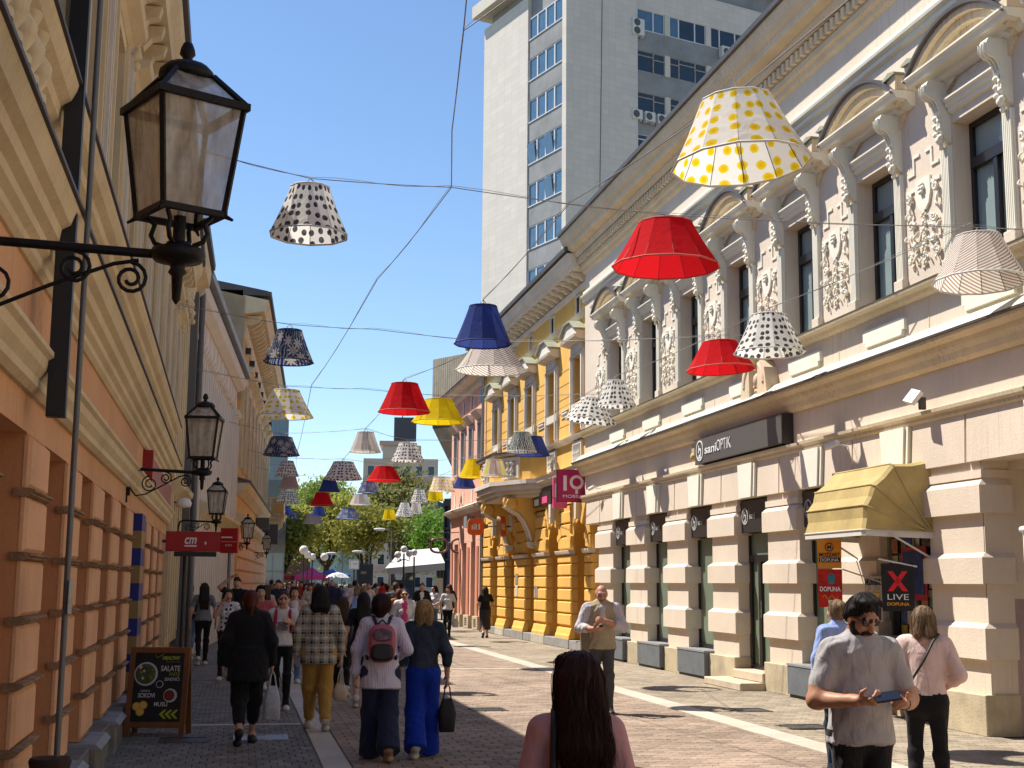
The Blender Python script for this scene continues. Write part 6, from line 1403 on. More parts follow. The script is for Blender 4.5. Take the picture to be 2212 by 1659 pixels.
for (i, kd, x, y, zt, rt, rb, h, lab_) in SH:
    n = 12 if kd not in ('wd', 'bd') else 10
    rz_ = (i * 37 % 30) / 30 * .5
    o = thing('lampshade', lab_, 'lampshade', (x, y, zt - h), rz_, 'lampshades strung over the street')
    if i == 42: o.rotation_euler = (0, R(7), 0)
    elif i in (1, 4, 6): o.rotation_euler = (R(-2), R((-3, 2, -2)[(1, 4, 6).index(i)]), rz_)
    near = y < 45; b = MB(); L = 4
    prof = [(rb * .985, .0)] + [(rb + (rt - rb) * (q / L) - .03 * rb * math.sin(math.pi * q / L) * .6, h * q / L) for q in range(0, L + 1)]
    vs = [(r_ * math.cos(2 * math.pi * k / n), r_ * math.sin(2 * math.pi * k / n), z) for r_, z in prof[1:] for k in range(n)]
    b.add(vs, [(q * n + k, q * n + (k + 1) % n, (q + 1) * n + (k + 1) % n, (q + 1) * n + k) for q in range(L) for k in range(n)])
    b.build('fabric', SM[kd], o)
    rm = RIM.get(kd, RIM['nf'] if kd == 'nfl' else M_RIMW)
    for r_, z, w_ in ((rb, 0, .012), (rt, h, .009)):
        MB().tube([(r_ * math.cos(2 * math.pi * k / n), r_ * math.sin(2 * math.pi * k / n), z) for k in list(range(n)) + [0]], w_, 5, False).build('rim', rm, o)
    if near:
        for k in range(n): MB().tube([(.992 * p * math.cos(2 * math.pi * k / n), .992 * p * math.sin(2 * math.pi * k / n), z) for p, z in ((rb - .004, .01), (prof[3][0] - .004, h / 2), (rt - .004, h - .01))], .004, 4).build('rib', M_RIB, o)
    MB().tube([(-rt, 0, h), (rt, 0, h)], .006, 4).tube([(0, -rt, h), (0, rt, h)], .006, 4).build('spider', M_WIRE, o)
    MB().tube([(-.05, 0, h), (-.045, 0, h + .07), (0, 0, h + .11), (.045, 0, h + .07), (.05, 0, h)], .006, 5).build('hook', M_WIRE, o)
    HOOK[i] = (x, y, zt + .11)
def wire(label, pts, r=.0055, sag=.05):
    P_ = []
    for a, b in zip(pts, pts[1:]):
        a, b = Vector(a), Vector(b); n = 6; L = (b - a).length
        for q in range(n): P_.append(a.lerp(b, q / n) - Vector((0, 0, sag * L / 8 * math.sin(math.pi * q / n))))
    P_.append(Vector(pts[-1])); o = thing('cable', label, 'cable', P_[0], 0, 'cables over the street'); o0 = P_[0].copy()
    MB().tube([p - o0 for p in P_], r, 5).build('wire', M_WIRE, o)
    MB().tube([p - o0 + Vector((0, .01, .022 * math.sin(k * 1.1) + .012)) for k, p in enumerate(P_)], r * .55, 4).build('lamp_flex', M_WIRE, o)
    return o
K = HOOK
wire('nearest cross cable, carrying the dotted and the large red lampshade', [(-1.3, 14.4, 6.55), K[2], (2.3, 15.0, 6.36), K[3], K[4], (8.9, 13.3, 5.82)])
wire('second cross cable, carrying the upper navy lampshade', [(-1.4, 23.5, 6.55), K[9], (2.3, 24.1, 6.36), K[8], K[6], (8.9, 20.6, 5.95)])
wire('third cross cable, carrying the yellow dotted lampshade on the left', [(-1.4, 31, 6.6), K[10], (2.8, 31.8, 6.36), K[12], K[42], (8.9, 29.0, 6.1)])
wire('fourth cross cable, carrying the lower navy lampshade', [(-.5, 41.5, 6.6), K[13], K[14], K[15], (9.1, 42, 6.4)])
wire('fifth cross cable, carrying the wide grey dotted lampshade', [(0, 50, 6.6), K[18], K[16], K[17], K[36], (9.1, 47.2, 6.3)])
wire('sixth cross cable, carrying the pinkish brown lampshade of the left stack', [(.5, 57.8, 6.6), K[19], K[23], K[27], K[35], (9.15, 55.6, 6.3)])
wire('seventh cross cable, carrying the small red lampshade', [(1, 66.4, 6.6), K[20], K[24], K[28], K[33], K[34], (11.5, 65, 6.5)])
wire('eighth cross cable, far right over the square', [(4.5, 72, 6.6), K[31], K[32], (11.8, 75, 6.5)])
wire('ninth and farthest cross cable, low over the trees', [(1.2, 80, 6.6), K[21], K[25], K[29], K[30], (11.8, 82.5, 6.5)])
wire('long middle cable running down the street with the blue lampshade', [(5.2, 3.5, 6.7), K[1], (3.82, 15.3, 6.37), K[7], K[8], K[11], K[14], K[16], K[23], K[24], K[25], K[26]], .0065)
wire('long right cable running past the cream windows', [(8.9, 14.8, 6.3), K[5], K[41], K[39], K[36], K[35], K[33], K[31]])
wire('long left cable without lampshades crossing the sky', [(1.2, 6.5, 6.7), (1.73, 10.74, 6.45), (2.02, 13.2, 6.42), (2.3, 15.0, 6.36), (1.95, 20.1, 6.38), (1.56, 31.5, 6.35), (2.0, 50, 6.4), K[22]], .0065)
wire('short cable branching up to the right at the top of the sky', [(1.73, 10.74, 6.45), (2.05, 10.4, 6.62), (2.6, 9.6, 6.9), (8.9, 9.2, 7.2)], .005)
# ---------------------------------------------------------------- people: bodies grown from blended limb shapes
def seg(a, b, ra, rb, tag_, sy=1., bias=0.): return ('s', a, b, ra, rb, tag_, sy, bias)
def cone(a, b, ra, rb, tag_, sy=1., bias=0.): return ('c', a, b, ra, rb, tag_, sy, bias)
def ell(c, r, tag_, bias=0.): return ('e', c, c, r, r, tag_, 1., bias)
def prim_d(p, X, Y, Z):
    if p[0] == 'e':
        c, r = p[1], p[3]; q = np.sqrt(((X - c[0]) / r[0]) ** 2 + ((Y - c[1]) / r[1]) ** 2 + ((Z - c[2]) / r[2]) ** 2)
        return (q - 1) * min(r)
    a, b, ra, rb, sy = np.array(p[1]), np.array(p[2]), p[3], p[4], p[6]
    Yc = Y; ab = b - a; L2 = max(float(ab @ ab), 1e-9)
    t0 = ((X - a[0]) * ab[0] + (Yc - a[1]) * ab[1] + (Z - a[2]) * ab[2]) / L2; t_ = np.clip(t0, 0, 1)
    if p[0] == 'c':     # flat ended (hems, cuffs)
        tt = np.clip(t0, -.3, 1.3); dx = X - a[0] - tt * ab[0]; dy = (Yc - a[1] - tt * ab[1]) / sy; dz = Z - a[2] - tt * ab[2]
        return np.maximum((np.sqrt(dx * dx + dy * dy + dz * dz) - (ra + (rb - ra) * t_)) * (sy if sy < 1 else 1), np.maximum(-t0, t0 - 1) * math.sqrt(L2))
    dx = X - a[0] - t_ * ab[0]; dy = (Yc - a[1] - t_ * ab[1]) / sy; dz = Z - a[2] - t_ * ab[2]
    return (np.sqrt(dx * dx + dy * dy + dz * dz) - (ra + (rb - ra) * t_)) * (sy if sy < 1 else 1)
def sdf_mesh(prims, h, k=.014, wr=None):
    """blend the shapes, extract one continuous surface; returns verts, quads, tag per vertex"""
    lo = np.array([min(min(p[1][i], p[2][i]) - (max(p[3], p[4]) if p[0] != 'e' else p[3][i]) * (1.0) for p in prims) for i in range(3)]) - .05
    hi = np.array([max(max(p[1][i], p[2][i]) + (max(p[3], p[4]) if p[0] != 'e' else p[3][i]) for p in prims) for i in range(3)]) + .05
    n = np.ceil((hi - lo) / h).astype(int) + 1
    ax = [lo[i] + h * np.arange(n[i]) for i in range(3)]
    Ssum = np.zeros(n, np.float32)
    for p in prims:
        sl = []; m = .07
        for i in range(3):
            r = max(p[3], p[4]) if p[0] != 'e' else p[3][i]
            i0 = max(0, int((min(p[1][i], p[2][i]) - r - m - lo[i]) / h)); i1 = min(n[i], int((max(p[1][i], p[2][i]) + r + m - lo[i]) / h) + 2); sl.append(slice(i0, i1))
        Xg, Yg, Zg = np.meshgrid(ax[0][sl[0]], ax[1][sl[1]], ax[2][sl[2]], indexing='ij', sparse=True)
        Ssum[tuple(sl)] += np.exp(np.clip(-prim_d(p, Xg, Yg, Zg) / k, -40, 40)).astype(np.float32)
    F = -k * np.log(Ssum + 1e-9)
    if wr is not None:
        Xg, Yg, Zg = np.meshgrid(*ax, indexing='ij', sparse=True); F = F + wr(Xg, Yg, Zg)
    I = F < 0
    c8 = [(i, j, l) for i in (0, 1) for j in (0, 1) for l in (0, 1)]
    cnt = sum(I[i:n[0] - 1 + i, j:n[1] - 1 + j, l:n[2] - 1 + l].astype(np.int8) for i, j, l in c8)
    act = (cnt > 0) & (cnt < 8); ids = np.full(act.shape, -1, np.int64); cells = np.argwhere(act); ids[act] = np.arange(len(cells))
    val = np.stack([F[cells[:, 0] + i, cells[:, 1] + j, cells[:, 2] + l] for i, j, l in c8], 1); co = np.array(c8, float)
    pos = np.zeros((len(cells), 3)); w_ = np.zeros(len(cells))
    for a in range(8):
        for b in range(a + 1, 8):
            if np.abs(co[a] - co[b]).sum() != 1: continue
            x = (val[:, a] < 0) != (val[:, b] < 0); t_ = val[:, a] / (val[:, a] - val[:, b] + 1e-20)
            pos += np.where(x, 1, 0)[:, None] * (co[a] + (co[b] - co[a]) * np.clip(t_, 0, 1)[:, None]); w_ += x
    V = lo + h * (cells + pos / np.maximum(w_, 1)[:, None])
    Q = []
    for d in range(3):
        e = [0, 0, 0]; e[d] = 1; u, v = [(1, 2), (2, 0), (0, 1)][d]
        A_ = I[tuple(slice(0, n[i] - e[i]) for i in range(3))]; B_ = I[tuple(slice(e[i], n[i]) for i in range(3))]
        ed = np.argwhere(A_ != B_); ok = (ed[:, u] > 0) & (ed[:, v] > 0) & (ed[:, u] < n[u] - 1) & (ed[:, v] < n[v] - 1); ed = ed[ok]
        def cid(du, dv):
            q = ed.copy(); q[:, u] -= du; q[:, v] -= dv; return ids[q[:, 0], q[:, 1], q[:, 2]]
        q = np.stack([cid(0, 0), cid(1, 0), cid(1, 1), cid(0, 1)], 1); s = A_[ed[:, 0], ed[:, 1], ed[:, 2]]
        q[~s] = q[~s][:, ::-1]; Q.append(q)
    Q = np.concatenate(Q); Q = Q[(Q >= 0).all(1)]
    best = np.full(len(V), 9e9); tg = np.zeros(len(V), int); tags = []
    for p in prims:
        if p[5] not in tags: tags.append(p[5])
        d_ = prim_d(p, V[:, 0], V[:, 1], V[:, 2]) - p[7]; m = d_ < best; best[m] = d_[m]; tg[m] = tags.index(p[5])
    return V, Q, np.array(tags, object)[tg]
def xf(V, M): A_ = np.array(M); return V @ A_[:3, :3].T + A_[:3, 3]
_cache = {}
def head_mesh(kind, h):
    key = ('head', kind, h)
    if key in _cache: return _cache[key]
    P_ = [ell((0, -.010, .022), (.073, .090, .094), 'skin'), ell((0, .022, -.032), (.058, .066, .080), 'skin'), seg((-.018, .066, -.090), (.018, .066, -.090), .020, .020, 'skin'), seg((0, .088, .018), (0, .108, -.020), .008, .013, 'skin'),
          seg((-.036, .078, .034), (.036, .078, .034), .012, .012, 'skin'), ell((-.074, -.006, -.008), (.012, .020, .030), 'skin'), ell((.074, -.006, -.008), (.012, .020, .030), 'skin'),
          seg((0, -.012, -.06), (0, -.032, -.20), .052, .056, 'skin'), seg((-.018, .083, -.058), (.018, .083, -.058), .0085, .0085, 'lip', bias=.002), ell((-.044, .058, -.02), (.022, .022, .024), 'skin'), ell((.044, .058, -.02), (.022, .022, .024), 'skin')]
    for s in (-1, 1):
        if h < .008: P_.append(ell((s * .030, .0800, .012), (.009, .006, .005), 'eye', -.0008))
        if h < .008: P_.append(seg((s * .018, .088, .033), (s * .045, .079, .036), .005, .004, 'brow', bias=.002))
    if kind == 'beard':
        for s in (-1, 1): P_ += [seg((s * .062, .012, -.02), (s * .050, .035, -.07), .016, .022, 'brow', bias=.004), seg((s * .050, .035, -.07), (0, .068, -.095), .022, .024, 'brow', bias=.004), seg((s * .028, .082, -.05), (0, .092, -.043), .007, .008, 'brow', bias=.003)]
    _cache[key] = sdf_mesh(P_, h, .008); return _cache[key]
def hair_mesh(style, h, length=.4):
    key = ('hair', style, h, length)
    if key in _cache: return _cache[key]
    cap = [ell((0, -.022, .036), (.084, .094, .092), 'hair'), ell((0, -.045, -.005), (.078, .065, .075), 'hair')]
    if style == 'short': P_ = [ell((0, -.020, .040), (.080, .090, .088), 'hair'), ell((0, -.055, .0), (.068, .045, .06), 'hair'), seg((-.045, .055, .085), (.04, .062, .088), .026, .024, 'hair'), seg((-.02, .03, .12), (.03, .04, .115), .022, .02, 'hair')]
    elif style == 'quiff': P_ = [ell((0, -.020, .040), (.081, .090, .090), 'hair'), ell((0, -.055, .0), (.068, .045, .065), 'hair')] + [seg((-.05 + .02 * i, -.01, .115 + .012 * math.sin(i * 2)), (-.06 + .024 * i + .01 * math.sin(i * 3), .060, .118 + .012 * (i % 2)), .027, .014, 'hair') for i in range(6)] + [seg((.075, .0, .06), (.07, -.04, .0), .02, .018, 'hair'), seg((-.075, .02, .04), (-.072, .02, -.005), .012, .008, 'hair')]
    elif style == 'bald': P_ = [ell((0, -.045, -.002), (.070, .052, .040), 'hair'), seg((-.072, -.01, .02), (-.05, -.06, .02), .012, .02, 'hair'), seg((.072, -.01, .02), (.05, -.06, .02), .012, .02, 'hair')]
    elif style == 'bob':
        P_ = cap + [seg((s * .062, -.0, .02), (s * .080, .0, -.13), .036, .030, 'hair') for s in (-1, 1)] + [seg((s * .035, -.06, 0), (s * .045, -.065, -.14), .05, .042, 'hair') for s in (-1, 1)] + [seg((-.05, .055, .085), (.05, .055, .085), .028, .028, 'hair')]
    elif style == 'round': P_ = cap + [ell((0, -.03, .02), (.097, .098, .105), 'hair'), seg((0, -.06, -.02), (0, -.06, -.09), .07, .05, 'hair')]
    elif style == 'tail': P_ = cap + [seg((0, -.10, .05), (0, -.13, -.05), .035, .03, 'hair'), seg((0, -.13, -.05), (.01, -.11, -.22), .03, .012, 'hair')]
    elif style == 'bun': P_ = cap + [ell((0, -.105, .06), (.045, .04, .045), 'hair')]
    else:   # long
        L = length
        P_ = cap + [seg((s * .070, .01, .02), (s * .085, -.01, -L * .55), .026, .020, 'hair') for s in (-1, 1)]
        for s in (-.055, -.02, .02, .055): P_ += [seg((s, -.065, .0), (s * 1.25, -.105, -L * .55), .045, .040, 'hair'), seg((s * 1.25, -.105, -L * .55), (s * 1.2 + .008, -.095, -L), .040, .018, 'hair')]
        P_ += [seg((-.05, .05, .085), (.0, .058, .095), .024, .02, 'hair'), seg((.05, .05, .085), (.0, .058, .095), .024, .02, 'hair')]
    wr = (lambda X, Y, Z: .0012 * np.sin(130 * np.arctan2(X, -Y - .02) * .35 + 7 * np.sin(5 * Z + 30 * X)) + .0009 * np.sin(260 * X + 30 * Z + 4 * np.sin(9 * Z))) if h < .012 else None
    _cache[key] = sdf_mesh(P_, h, .012, wr); return _cache[key]
def hand_mesh(kind, h):
    """right hand, wrist at origin, fingers along -z, palm facing -x (towards the body), thumb forward (+y)"""
    key = ('hand', kind, h)
    if key in _cache: return _cache[key]
    c = {'relax': .35, 'hold': 1.05, 'grip': 1.35, 'flat': .12}[kind]
    P_ = [seg((0, 0, .03), (0, 0, -.02), .026, .026, 'skin', .75), seg((0, -.022, -.02), (0, -.026, -.085), .016, .014, 'skin'), seg((0, 0, -.02), (0, 0, -.09), .018, .015, 'skin'), seg((0, .022, -.02), (0, .026, -.085), .016, .014, 'skin')]
    for i, (y, L, r) in enumerate(((.031, .068, .0082), (.010, .076, .0086), (-.011, .070, .0082), (-.031, .055, .0074))):
        p = Vector((0, y, -.085)); a_ = .15
        for q, fr in enumerate((.42, .33, .25)):
            a_ += c * (.55, .6, .4)[q]; d = Vector((-math.sin(a_), 0, -math.cos(a_))); e = p + d * L * fr
            P_.append(seg(tuple(p), tuple(e), r * (1 - .05 * q), r * (.95 - .06 * q), 'skin')); p = e
    p = Vector((-.005, .028, -.015)); d1 = Vector((-.25 - .3 * c, .75, -.62)).normalized(); e = p + d1 * .045; P_.append(seg(tuple(p), tuple(e), .013, .011, 'skin'))
    d2 = Vector((-.4 * c - .1, .35, -.85)).normalized(); P_.append(seg(tuple(e), tuple(e + d2 * .035), .0105, .008, 'skin'))
    _cache[key] = sdf_mesh(P_, h, .005); return _cache[key]
def cloth(name, col, rough=.9, pattern=None, col2=None, scale=1.):
    if name in MATS: return MATS[name]
    if isinstance(col, str): col = srgb(col)
    m, t, b = new_mat(name)
    tc = t('TexCoord').outputs['Object']; n = t('TexNoise', i_Scale=14., i_Detail=4.); t.link(tc, n.inputs['Vector'])
    mp = t('Mapping'); mp.inputs['Scale'].default_value = (1, 1, .45); mp.inputs['Rotation'].default_value = (.3, .5, .2); t.link(tc, mp.inputs[0])
    n2 = t('TexNoise', i_Scale=13., i_Detail=3., i_Distortion=.8); t.link(mp.outputs[0], n2.inputs['Vector'])
    c = t.mix(n.outputs[0], tuple(x * .86 for x in col), tuple(min(1, x * 1.12) for x in col))
    sx = t('SeparateXYZ'); t.link(tc, sx.inputs[0])
    if pattern == 'stripe':
        c = t.mix(t.ramp(t.math('SINE', t.math('MULTIPLY', t.math('ADD', sx.outputs[0], t.math('MULTIPLY', sx.outputs[1], .6)), 260 * scale)), .3, .7), c, col2)
    elif pattern == 'dots':
        v = t('TexVoronoi', i_Scale=13. * scale, i_Randomness=.35); t.link(tc, v.inputs['Vector']); c = t.mix(t.math('LESS_THAN', v.outputs['Distance'], .33), c, col2)
    elif pattern == 'plaid':
        def band(s, k, ph, lo, hi): return t.ramp(t.math('SINE', t.math('ADD', t.math('MULTIPLY', s, k), ph)), lo, hi)
        f1 = t.math('MULTIPLY', t.math('ADD', band(sx.outputs[0], 58., .4, -.75, .75), band(sx.outputs[2], 56., .0, -.75, .75)), .5)
        c = t.mix(f1, (.44, .41, .35), (.022, .021, .022))
        f2 = t.math('MAXIMUM', band(sx.outputs[0], 58., 1.9, .93, .98), band(sx.outputs[2], 56., 1.6, .93, .98)); c = t.mix(f2, c, (.30, .20, .10))
        f3 = t.math('MAXIMUM', band(sx.outputs[0], 174., 2.5, .8, .97), band(sx.outputs[2], 168., .4, .8, .97)); c = t.mix(t.math('MULTIPLY', f3, .6), c, (.55, .52, .46))
    elif pattern == 'denim':
        n3 = t('TexNoise', i_Scale=5., i_Detail=6.); t.link(tc, n3.inputs['Vector']); c = t.mix(t.ramp(n3.outputs[0], .45, .75), c, col2)
    t.link(c, b.inputs['Base Color']); b.inputs['Roughness'].default_value = rough; b.inputs['Specular IOR Level'].default_value = .15; b.inputs['Sheen Weight'].default_value = .08
    bp = t('Bump', i_Strength=.55, i_Distance=.035); t.link(n2.outputs[0], bp.inputs['Height']); t.link(bp.outputs[0], b.inputs['Normal'])
    MATS[name] = m; return m
def skin_mat(name, col):
    if name in MATS: return MATS[name]
    m, t, b = new_mat(name); n = t('TexNoise', i_Scale=30., i_Detail=4.); tc = t('TexCoord'); t.link(tc.outputs['Object'], n.inputs['Vector'])
    t.link(t.mix(n.outputs[0], tuple(x * .8 for x in col), tuple(min(1, x * 1.15) for x in col)), b.inputs['Base Color']); b.inputs['Roughness'].default_value = .5; b.inputs['Subsurface Weight'].default_value = .0; b.inputs['Specular IOR Level'].default_value = .35
    bp = t('Bump', i_Strength=.1, i_Distance=.005); t.link(n.outputs[0], bp.inputs['Height']); t.link(bp.outputs[0], b.inputs['Normal'])
    MATS[name] = m; return m
def hair_mat(name, col):
    if name in MATS: return MATS[name]
    m, t, b = new_mat(name); tc = t('TexCoord'); mp = t('Mapping'); mp.inputs['Scale'].default_value = (90, 90, 5); t.link(tc.outputs['Object'], mp.inputs[0])
    n = t('TexNoise', i_Scale=1.2, i_Detail=5., i_Distortion=.3); t.link(mp.outputs[0], n.inputs['Vector'])
    t.link(t.mix(t.ramp(n.outputs[0], .3, .7), tuple(x * .55 for x in col), tuple(min(1, x * 1.5) for x in col)), b.inputs['Base Color']); b.inputs['Roughness'].default_value = .62; b.inputs['Specular IOR Level'].default_value = .22
    bp = t('Bump', i_Strength=.7, i_Distance=.01); t.link(n.outputs[0], bp.inputs['Height']); t.link(bp.outputs[0], b.inputs['Normal'])
    MATS[name] = m; return m
SKIN = skin_mat('skin_light', (.50, .29, .20)); SKIN_T = skin_mat('skin_tan', (.40, .20, .12)); SKIN_R = skin_mat('skin_ruddy', (.45, .22, .15))
LIP = skin_mat('lips', (.30, .10, .09)); EYE = flat('eye_dark', (.12, .07, .055), .25)
HAIR = {'black': hair_mat('hair_black', (.012, .009, .009)), 'brown': hair_mat('hair_brown', (.045, .024, .014)), 'auburn': hair_mat('hair_auburn', (.028, .008, .007)), 'red': hair_mat('hair_red', (.07, .012, .008)), 'blond': hair_mat('hair_blond', (.36, .23, .10)), 'dkblond': hair_mat('hair_dark_blond', (.17, .11, .06)), 'grey': hair_mat('hair_grey', (.30, .28, .26))}
SHOE = {'white': flat('shoe_white', (.55, .53, .50), .6), 'black': flat('shoe_black', (.02, .018, .018), .5), 'tan': flat('shoe_tan', (.35, .22, .13), .6)}
LEGS = {'stand': [((-.095, .015, .49), (-.10, -.015, .085)), ((.095, .015, .49), (.10, -.015, .085))],
        'walk_r': [((-.085, .03, .50), (-.085, -.22, .17)), ((.085, .13, .50), (.08, .20, .085))],
        'walk_l': [((-.085, .13, .50), (-.08, .20, .085)), ((.085, .03, .50), (.085, -.22, .17))],
        'lean': [((-.095, .04, .49), (-.11, -.02, .085)), ((.10, .0, .49), (.13, -.03, .085))]}
ARMS = {'down': ((.255, -.03, 1.13), (.265, .03, .89)), 'fwd': ((.25, -.01, 1.13), (.245, .15, .93)), 'back': ((.25, -.10, 1.14), (.255, -.12, .90)),
        'phone': ((.255, .02, 1.12), (.10, .27, 1.13)), 'waist': ((.27, -.03, 1.13), (.16, .19, 1.02)), 'face': ((.22, .12, 1.18), (.09, .13, 1.45)), 'head': ((.30, .08, 1.50), (.12, .05, 1.70)), 'strap': ((.24, .02, 1.13), (.13, .17, 1.25))}
def person(label, loc, rz, H=1.68, sex='f', legs='walk_r', arms=('down', 'fwd'), hands=('relax', 'relax'), top='t', sleeve='short', hem=.93, bottom='slim', ankle=.09, fat=1., hair='long', hairlen=.4, hcol='brown', head='f', hyaw=0., hpitch=0., lean=0.,
           topm=None, botm=None, shoe='black', skin=None, fine=False, inner=None, sleevem=None, mesh_only=False, group=None, skirt=None, shw=1.):
    s = H / 1.70; f = sex == 'f'; h = .010 if fine else (.014 if sex != 'x' else .02)
    sh = (.165 if f else .195) * shw; P_ = []; A_ = P_.append
    hw_ = .150 if f else .140
    loose = {'t': .0, 'jacket': .022, 'shirt': .012, 'tight': -.008}[top]
    # torso
    A_(seg((-.045, -.01, .90), (.045, -.01, .90), (.115 if f else .108) * fat, (.115 if f else .108) * fat, 'bot', .88)); A_(seg((0, 0, .96), (0, 0, 1.02), hw_ * .92 * fat, .128 * fat, 'bot', .72, -.004))
    A_(seg((0, .002, 1.02), (0, .005, 1.13), (.122 if f else .140) * fat + loose, (.115 if f else .142) * fat + loose, 'top', .72, .004)); A_(seg((0, 0, 1.16), (0, -.008, 1.31), (.130 if f else .155) * fat + loose, (.140 if f else .165) * fat + loose, 'top', .66))
    if f:
        for q in (-1, 1): A_(ell((q * .062, .085 * fat, 1.225), (.058, .048, .055), 'top'))
    elif fat > 1.05: A_(ell((0, .075, 1.08), (.135, .10, .13), 'top'))
    if hem < .96: A_(cone((0, 0, 1.06), (0, 0, hem), .128 * fat + loose, hw_ * 1.05 * fat + loose + .022, 'top', .82, -.004))
    A_(seg((-sh + .04, -.005, 1.385), (sh - .04, -.005, 1.385), .062 + loose * .5, .062 + loose * .5, 'top', 1, .002)); A_(seg((0, -.012, 1.39), (0, -.008, 1.455), .085, .058, 'top', .8))
    A_(seg((0, -.005, 1.44), (0, .018, 1.56), .051, .050, 'skin', 1, -.002))
    if inner: A_(seg((0, .085, 1.05), (0, .075, 1.38), .052, .040, 'inner', .9, .012))
    # legs
    wid = {'slim': (.082, .052, .043), 'reg': (.090, .064, .056), 'wide': (.102, .098, .125), 'bare': (.080, .050, .036), 'loose': (.105, .085, .060), 'dress': (.08, .05, .036)}[bottom]
    if f: wid = (wid[0] * 1.02, wid[1], wid[2])
    lg = LEGS[legs]; bt = 'skin' if bottom in ('bare', 'dress') else 'bot'
    for i, q in enumerate((-1, 1)):
        kn, an = lg[i]; hip = (q * .088, 0, .89); back = an[1] < -.1
        toe = (an[0] + q * .02, an[1] + .135, .028) if not back else (an[0] + q * .01, an[1] + .10, .035)
        A_(seg(hip, kn, wid[0] * (fat ** .5), wid[1], bt)); cut = .09
        if ankle > .12:
            t_ = (kn[2] - ankle) / (kn[2] - an[2]); mid = tuple(kn[j] + (an[j] - kn[j]) * t_ for j in range(3)); A_(seg(kn, kn, wid[1], wid[1], bt)); A_(cone(kn, mid, wid[1], wid[2], bt, 1, .003)); A_(seg(mid, an, .036, .031, 'skin', 1, -.006))
        else: A_(seg(kn, kn, wid[1], wid[1], bt)); A_((cone if bt == 'bot' else seg)(kn, (an[0], an[1], an[2] - (.045 if wid[2] > .07 else .02)), wid[1], wid[2], bt, 1, .003))
        if wid[2] < .07: A_(ell(tuple((np.array(kn) * .62 + np.array(an) * .38) - np.array((0, .018, 0))), (wid[2] * 1.2 if wid[2] < .06 else .05, .05, .11), bt, -.006))
        heel = (an[0], an[1] - .035, .038 if not back else an[2] - .02)
        A_(seg(heel, toe, .035, .028, 'shoe', 1, .006)); A_(ell((toe[0], toe[1] - .03, toe[2] + .002), (.046, .075, .030), 'shoe', .004)); A_(seg((an[0], an[1], an[2] - .01), heel, .036, .036, 'shoe', 1, -.012))
    if skirt:
        A_(seg((0, 0, .98), (0, 0, .84), .132 * fat, .165 * fat, 'bot', .75, .01)); A_(cone((0, 0, .86), (0, .02, skirt), .168 * fat, .178 * fat, 'bot', .86, .0))
    # arms
    ar = .043 if f else .052; ar *= fat ** .5
    HM = []
    for i, q in enumerate((-1, 1)):
        spec = arms[i]; e, wv = ARMS[spec] if isinstance(spec, str) else spec
        so_ = (q * sh, -.005, 1.385); e = (q * e[0] * shw, e[1], e[2]); wv = (q * wv[0] * (shw if abs(wv[0]) > .2 else 1), wv[1], wv[2])
        if not f: e = (e[0] * 1.1, e[1], e[2]); wv = (wv[0] * 1.02, wv[1], wv[2])
        slf = {'short': (.62, 0.), 'long': (1., .96), 'half': (1., .42), 'none': (.0, 0.), 'cap': (.38, 0.)}[sleeve]
        def part_(p0, p1, r0, r1, fr, ex):
            p0, p1 = np.array(p0), np.array(p1); mid = p0 + (p1 - p0) * fr; rm = r0 + (r1 - r0) * fr
            if fr > .02: A_(seg(tuple(p0), tuple(mid), r0 + ex, rm + ex, 'slv', 1, .003))
            if fr < .98: A_(seg(tuple(mid), tuple(p1), rm, r1, 'skin'))
        ex = .008 + loose * .6
        part_(so_, e, ar * 1.12, ar * .92, slf[0], ex); part_(e, wv, ar * .90, ar * .62, slf[1], ex * .8)
        fd = (Vector(wv) - Vector(e)).normalized(); fd = (fd + Vector((0, 0, -.25 if hands[i] == 'relax' else -.02))).normalized()
        # hand frame: -z along fd, palm towards the body
        inw = Vector((-q, .0, 0)) if hands[i] in ('relax', 'grip') else Vector((-q * .55, 0, .75))
        z_ = -fd; x_ = (-inw) - z_ * (-inw).dot(z_); x_ = x_.normalized() if x_.length > 1e-3 else z_.orthogonal().normalized(); y_ = z_.cross(x_)
        Mh = Matrix((x_, y_ , z_)).transposed().to_4x4(); Mh.translation = Vector(wv) + fd * .012
        Hm = hand_mesh(hands[i], .0065 if fine else .010)
        V_ = Hm[0].copy()
        flip = y_.y < 0 if abs(y_.y) > .3 else y_.z < 0
        if flip: V_[:, 1] *= -1
        HM.append((xf(V_, Mh), Hm[1][:, ::-1] if flip else Hm[1], Hm[2]))
    rng = random.Random(hash(label) % 1000 if False else len(label) * 7 + int(abs(loc[0]) * 100)); ph = [rng.uniform(0, 6) for _ in range(6)]
    wr = lambda X, Y, Z: .0035 * np.sin(34 * Z + 17 * X + 9 * np.sin(11 * Y + ph[0]) + ph[1]) * np.sin(13 * X + 21 * Y + ph[2]) * (Z > .12)
    V, Q, T_ = sdf_mesh(P_, h, .016, wr)
    # head
    hm = head_mesh(head, .0065 if fine else .0095); Mhd = Matrix.Translation((0, .012, 1.575)) @ Matrix.Rotation(hyaw, 4, 'Z') @ Matrix.Rotation(hpitch, 4, 'X')
    parts = [(V, Q, T_), (xf(hm[0], Mhd), hm[1], hm[2])] + HM
    vs, qs, ts, o_ = [], [], [], 0
    for v, q, tg in parts: vs.append(v); qs.append(q + o_); ts.append(tg); o_ += len(v)
    V = np.concatenate(vs); Q = np.concatenate(qs); T_ = np.concatenate(ts)
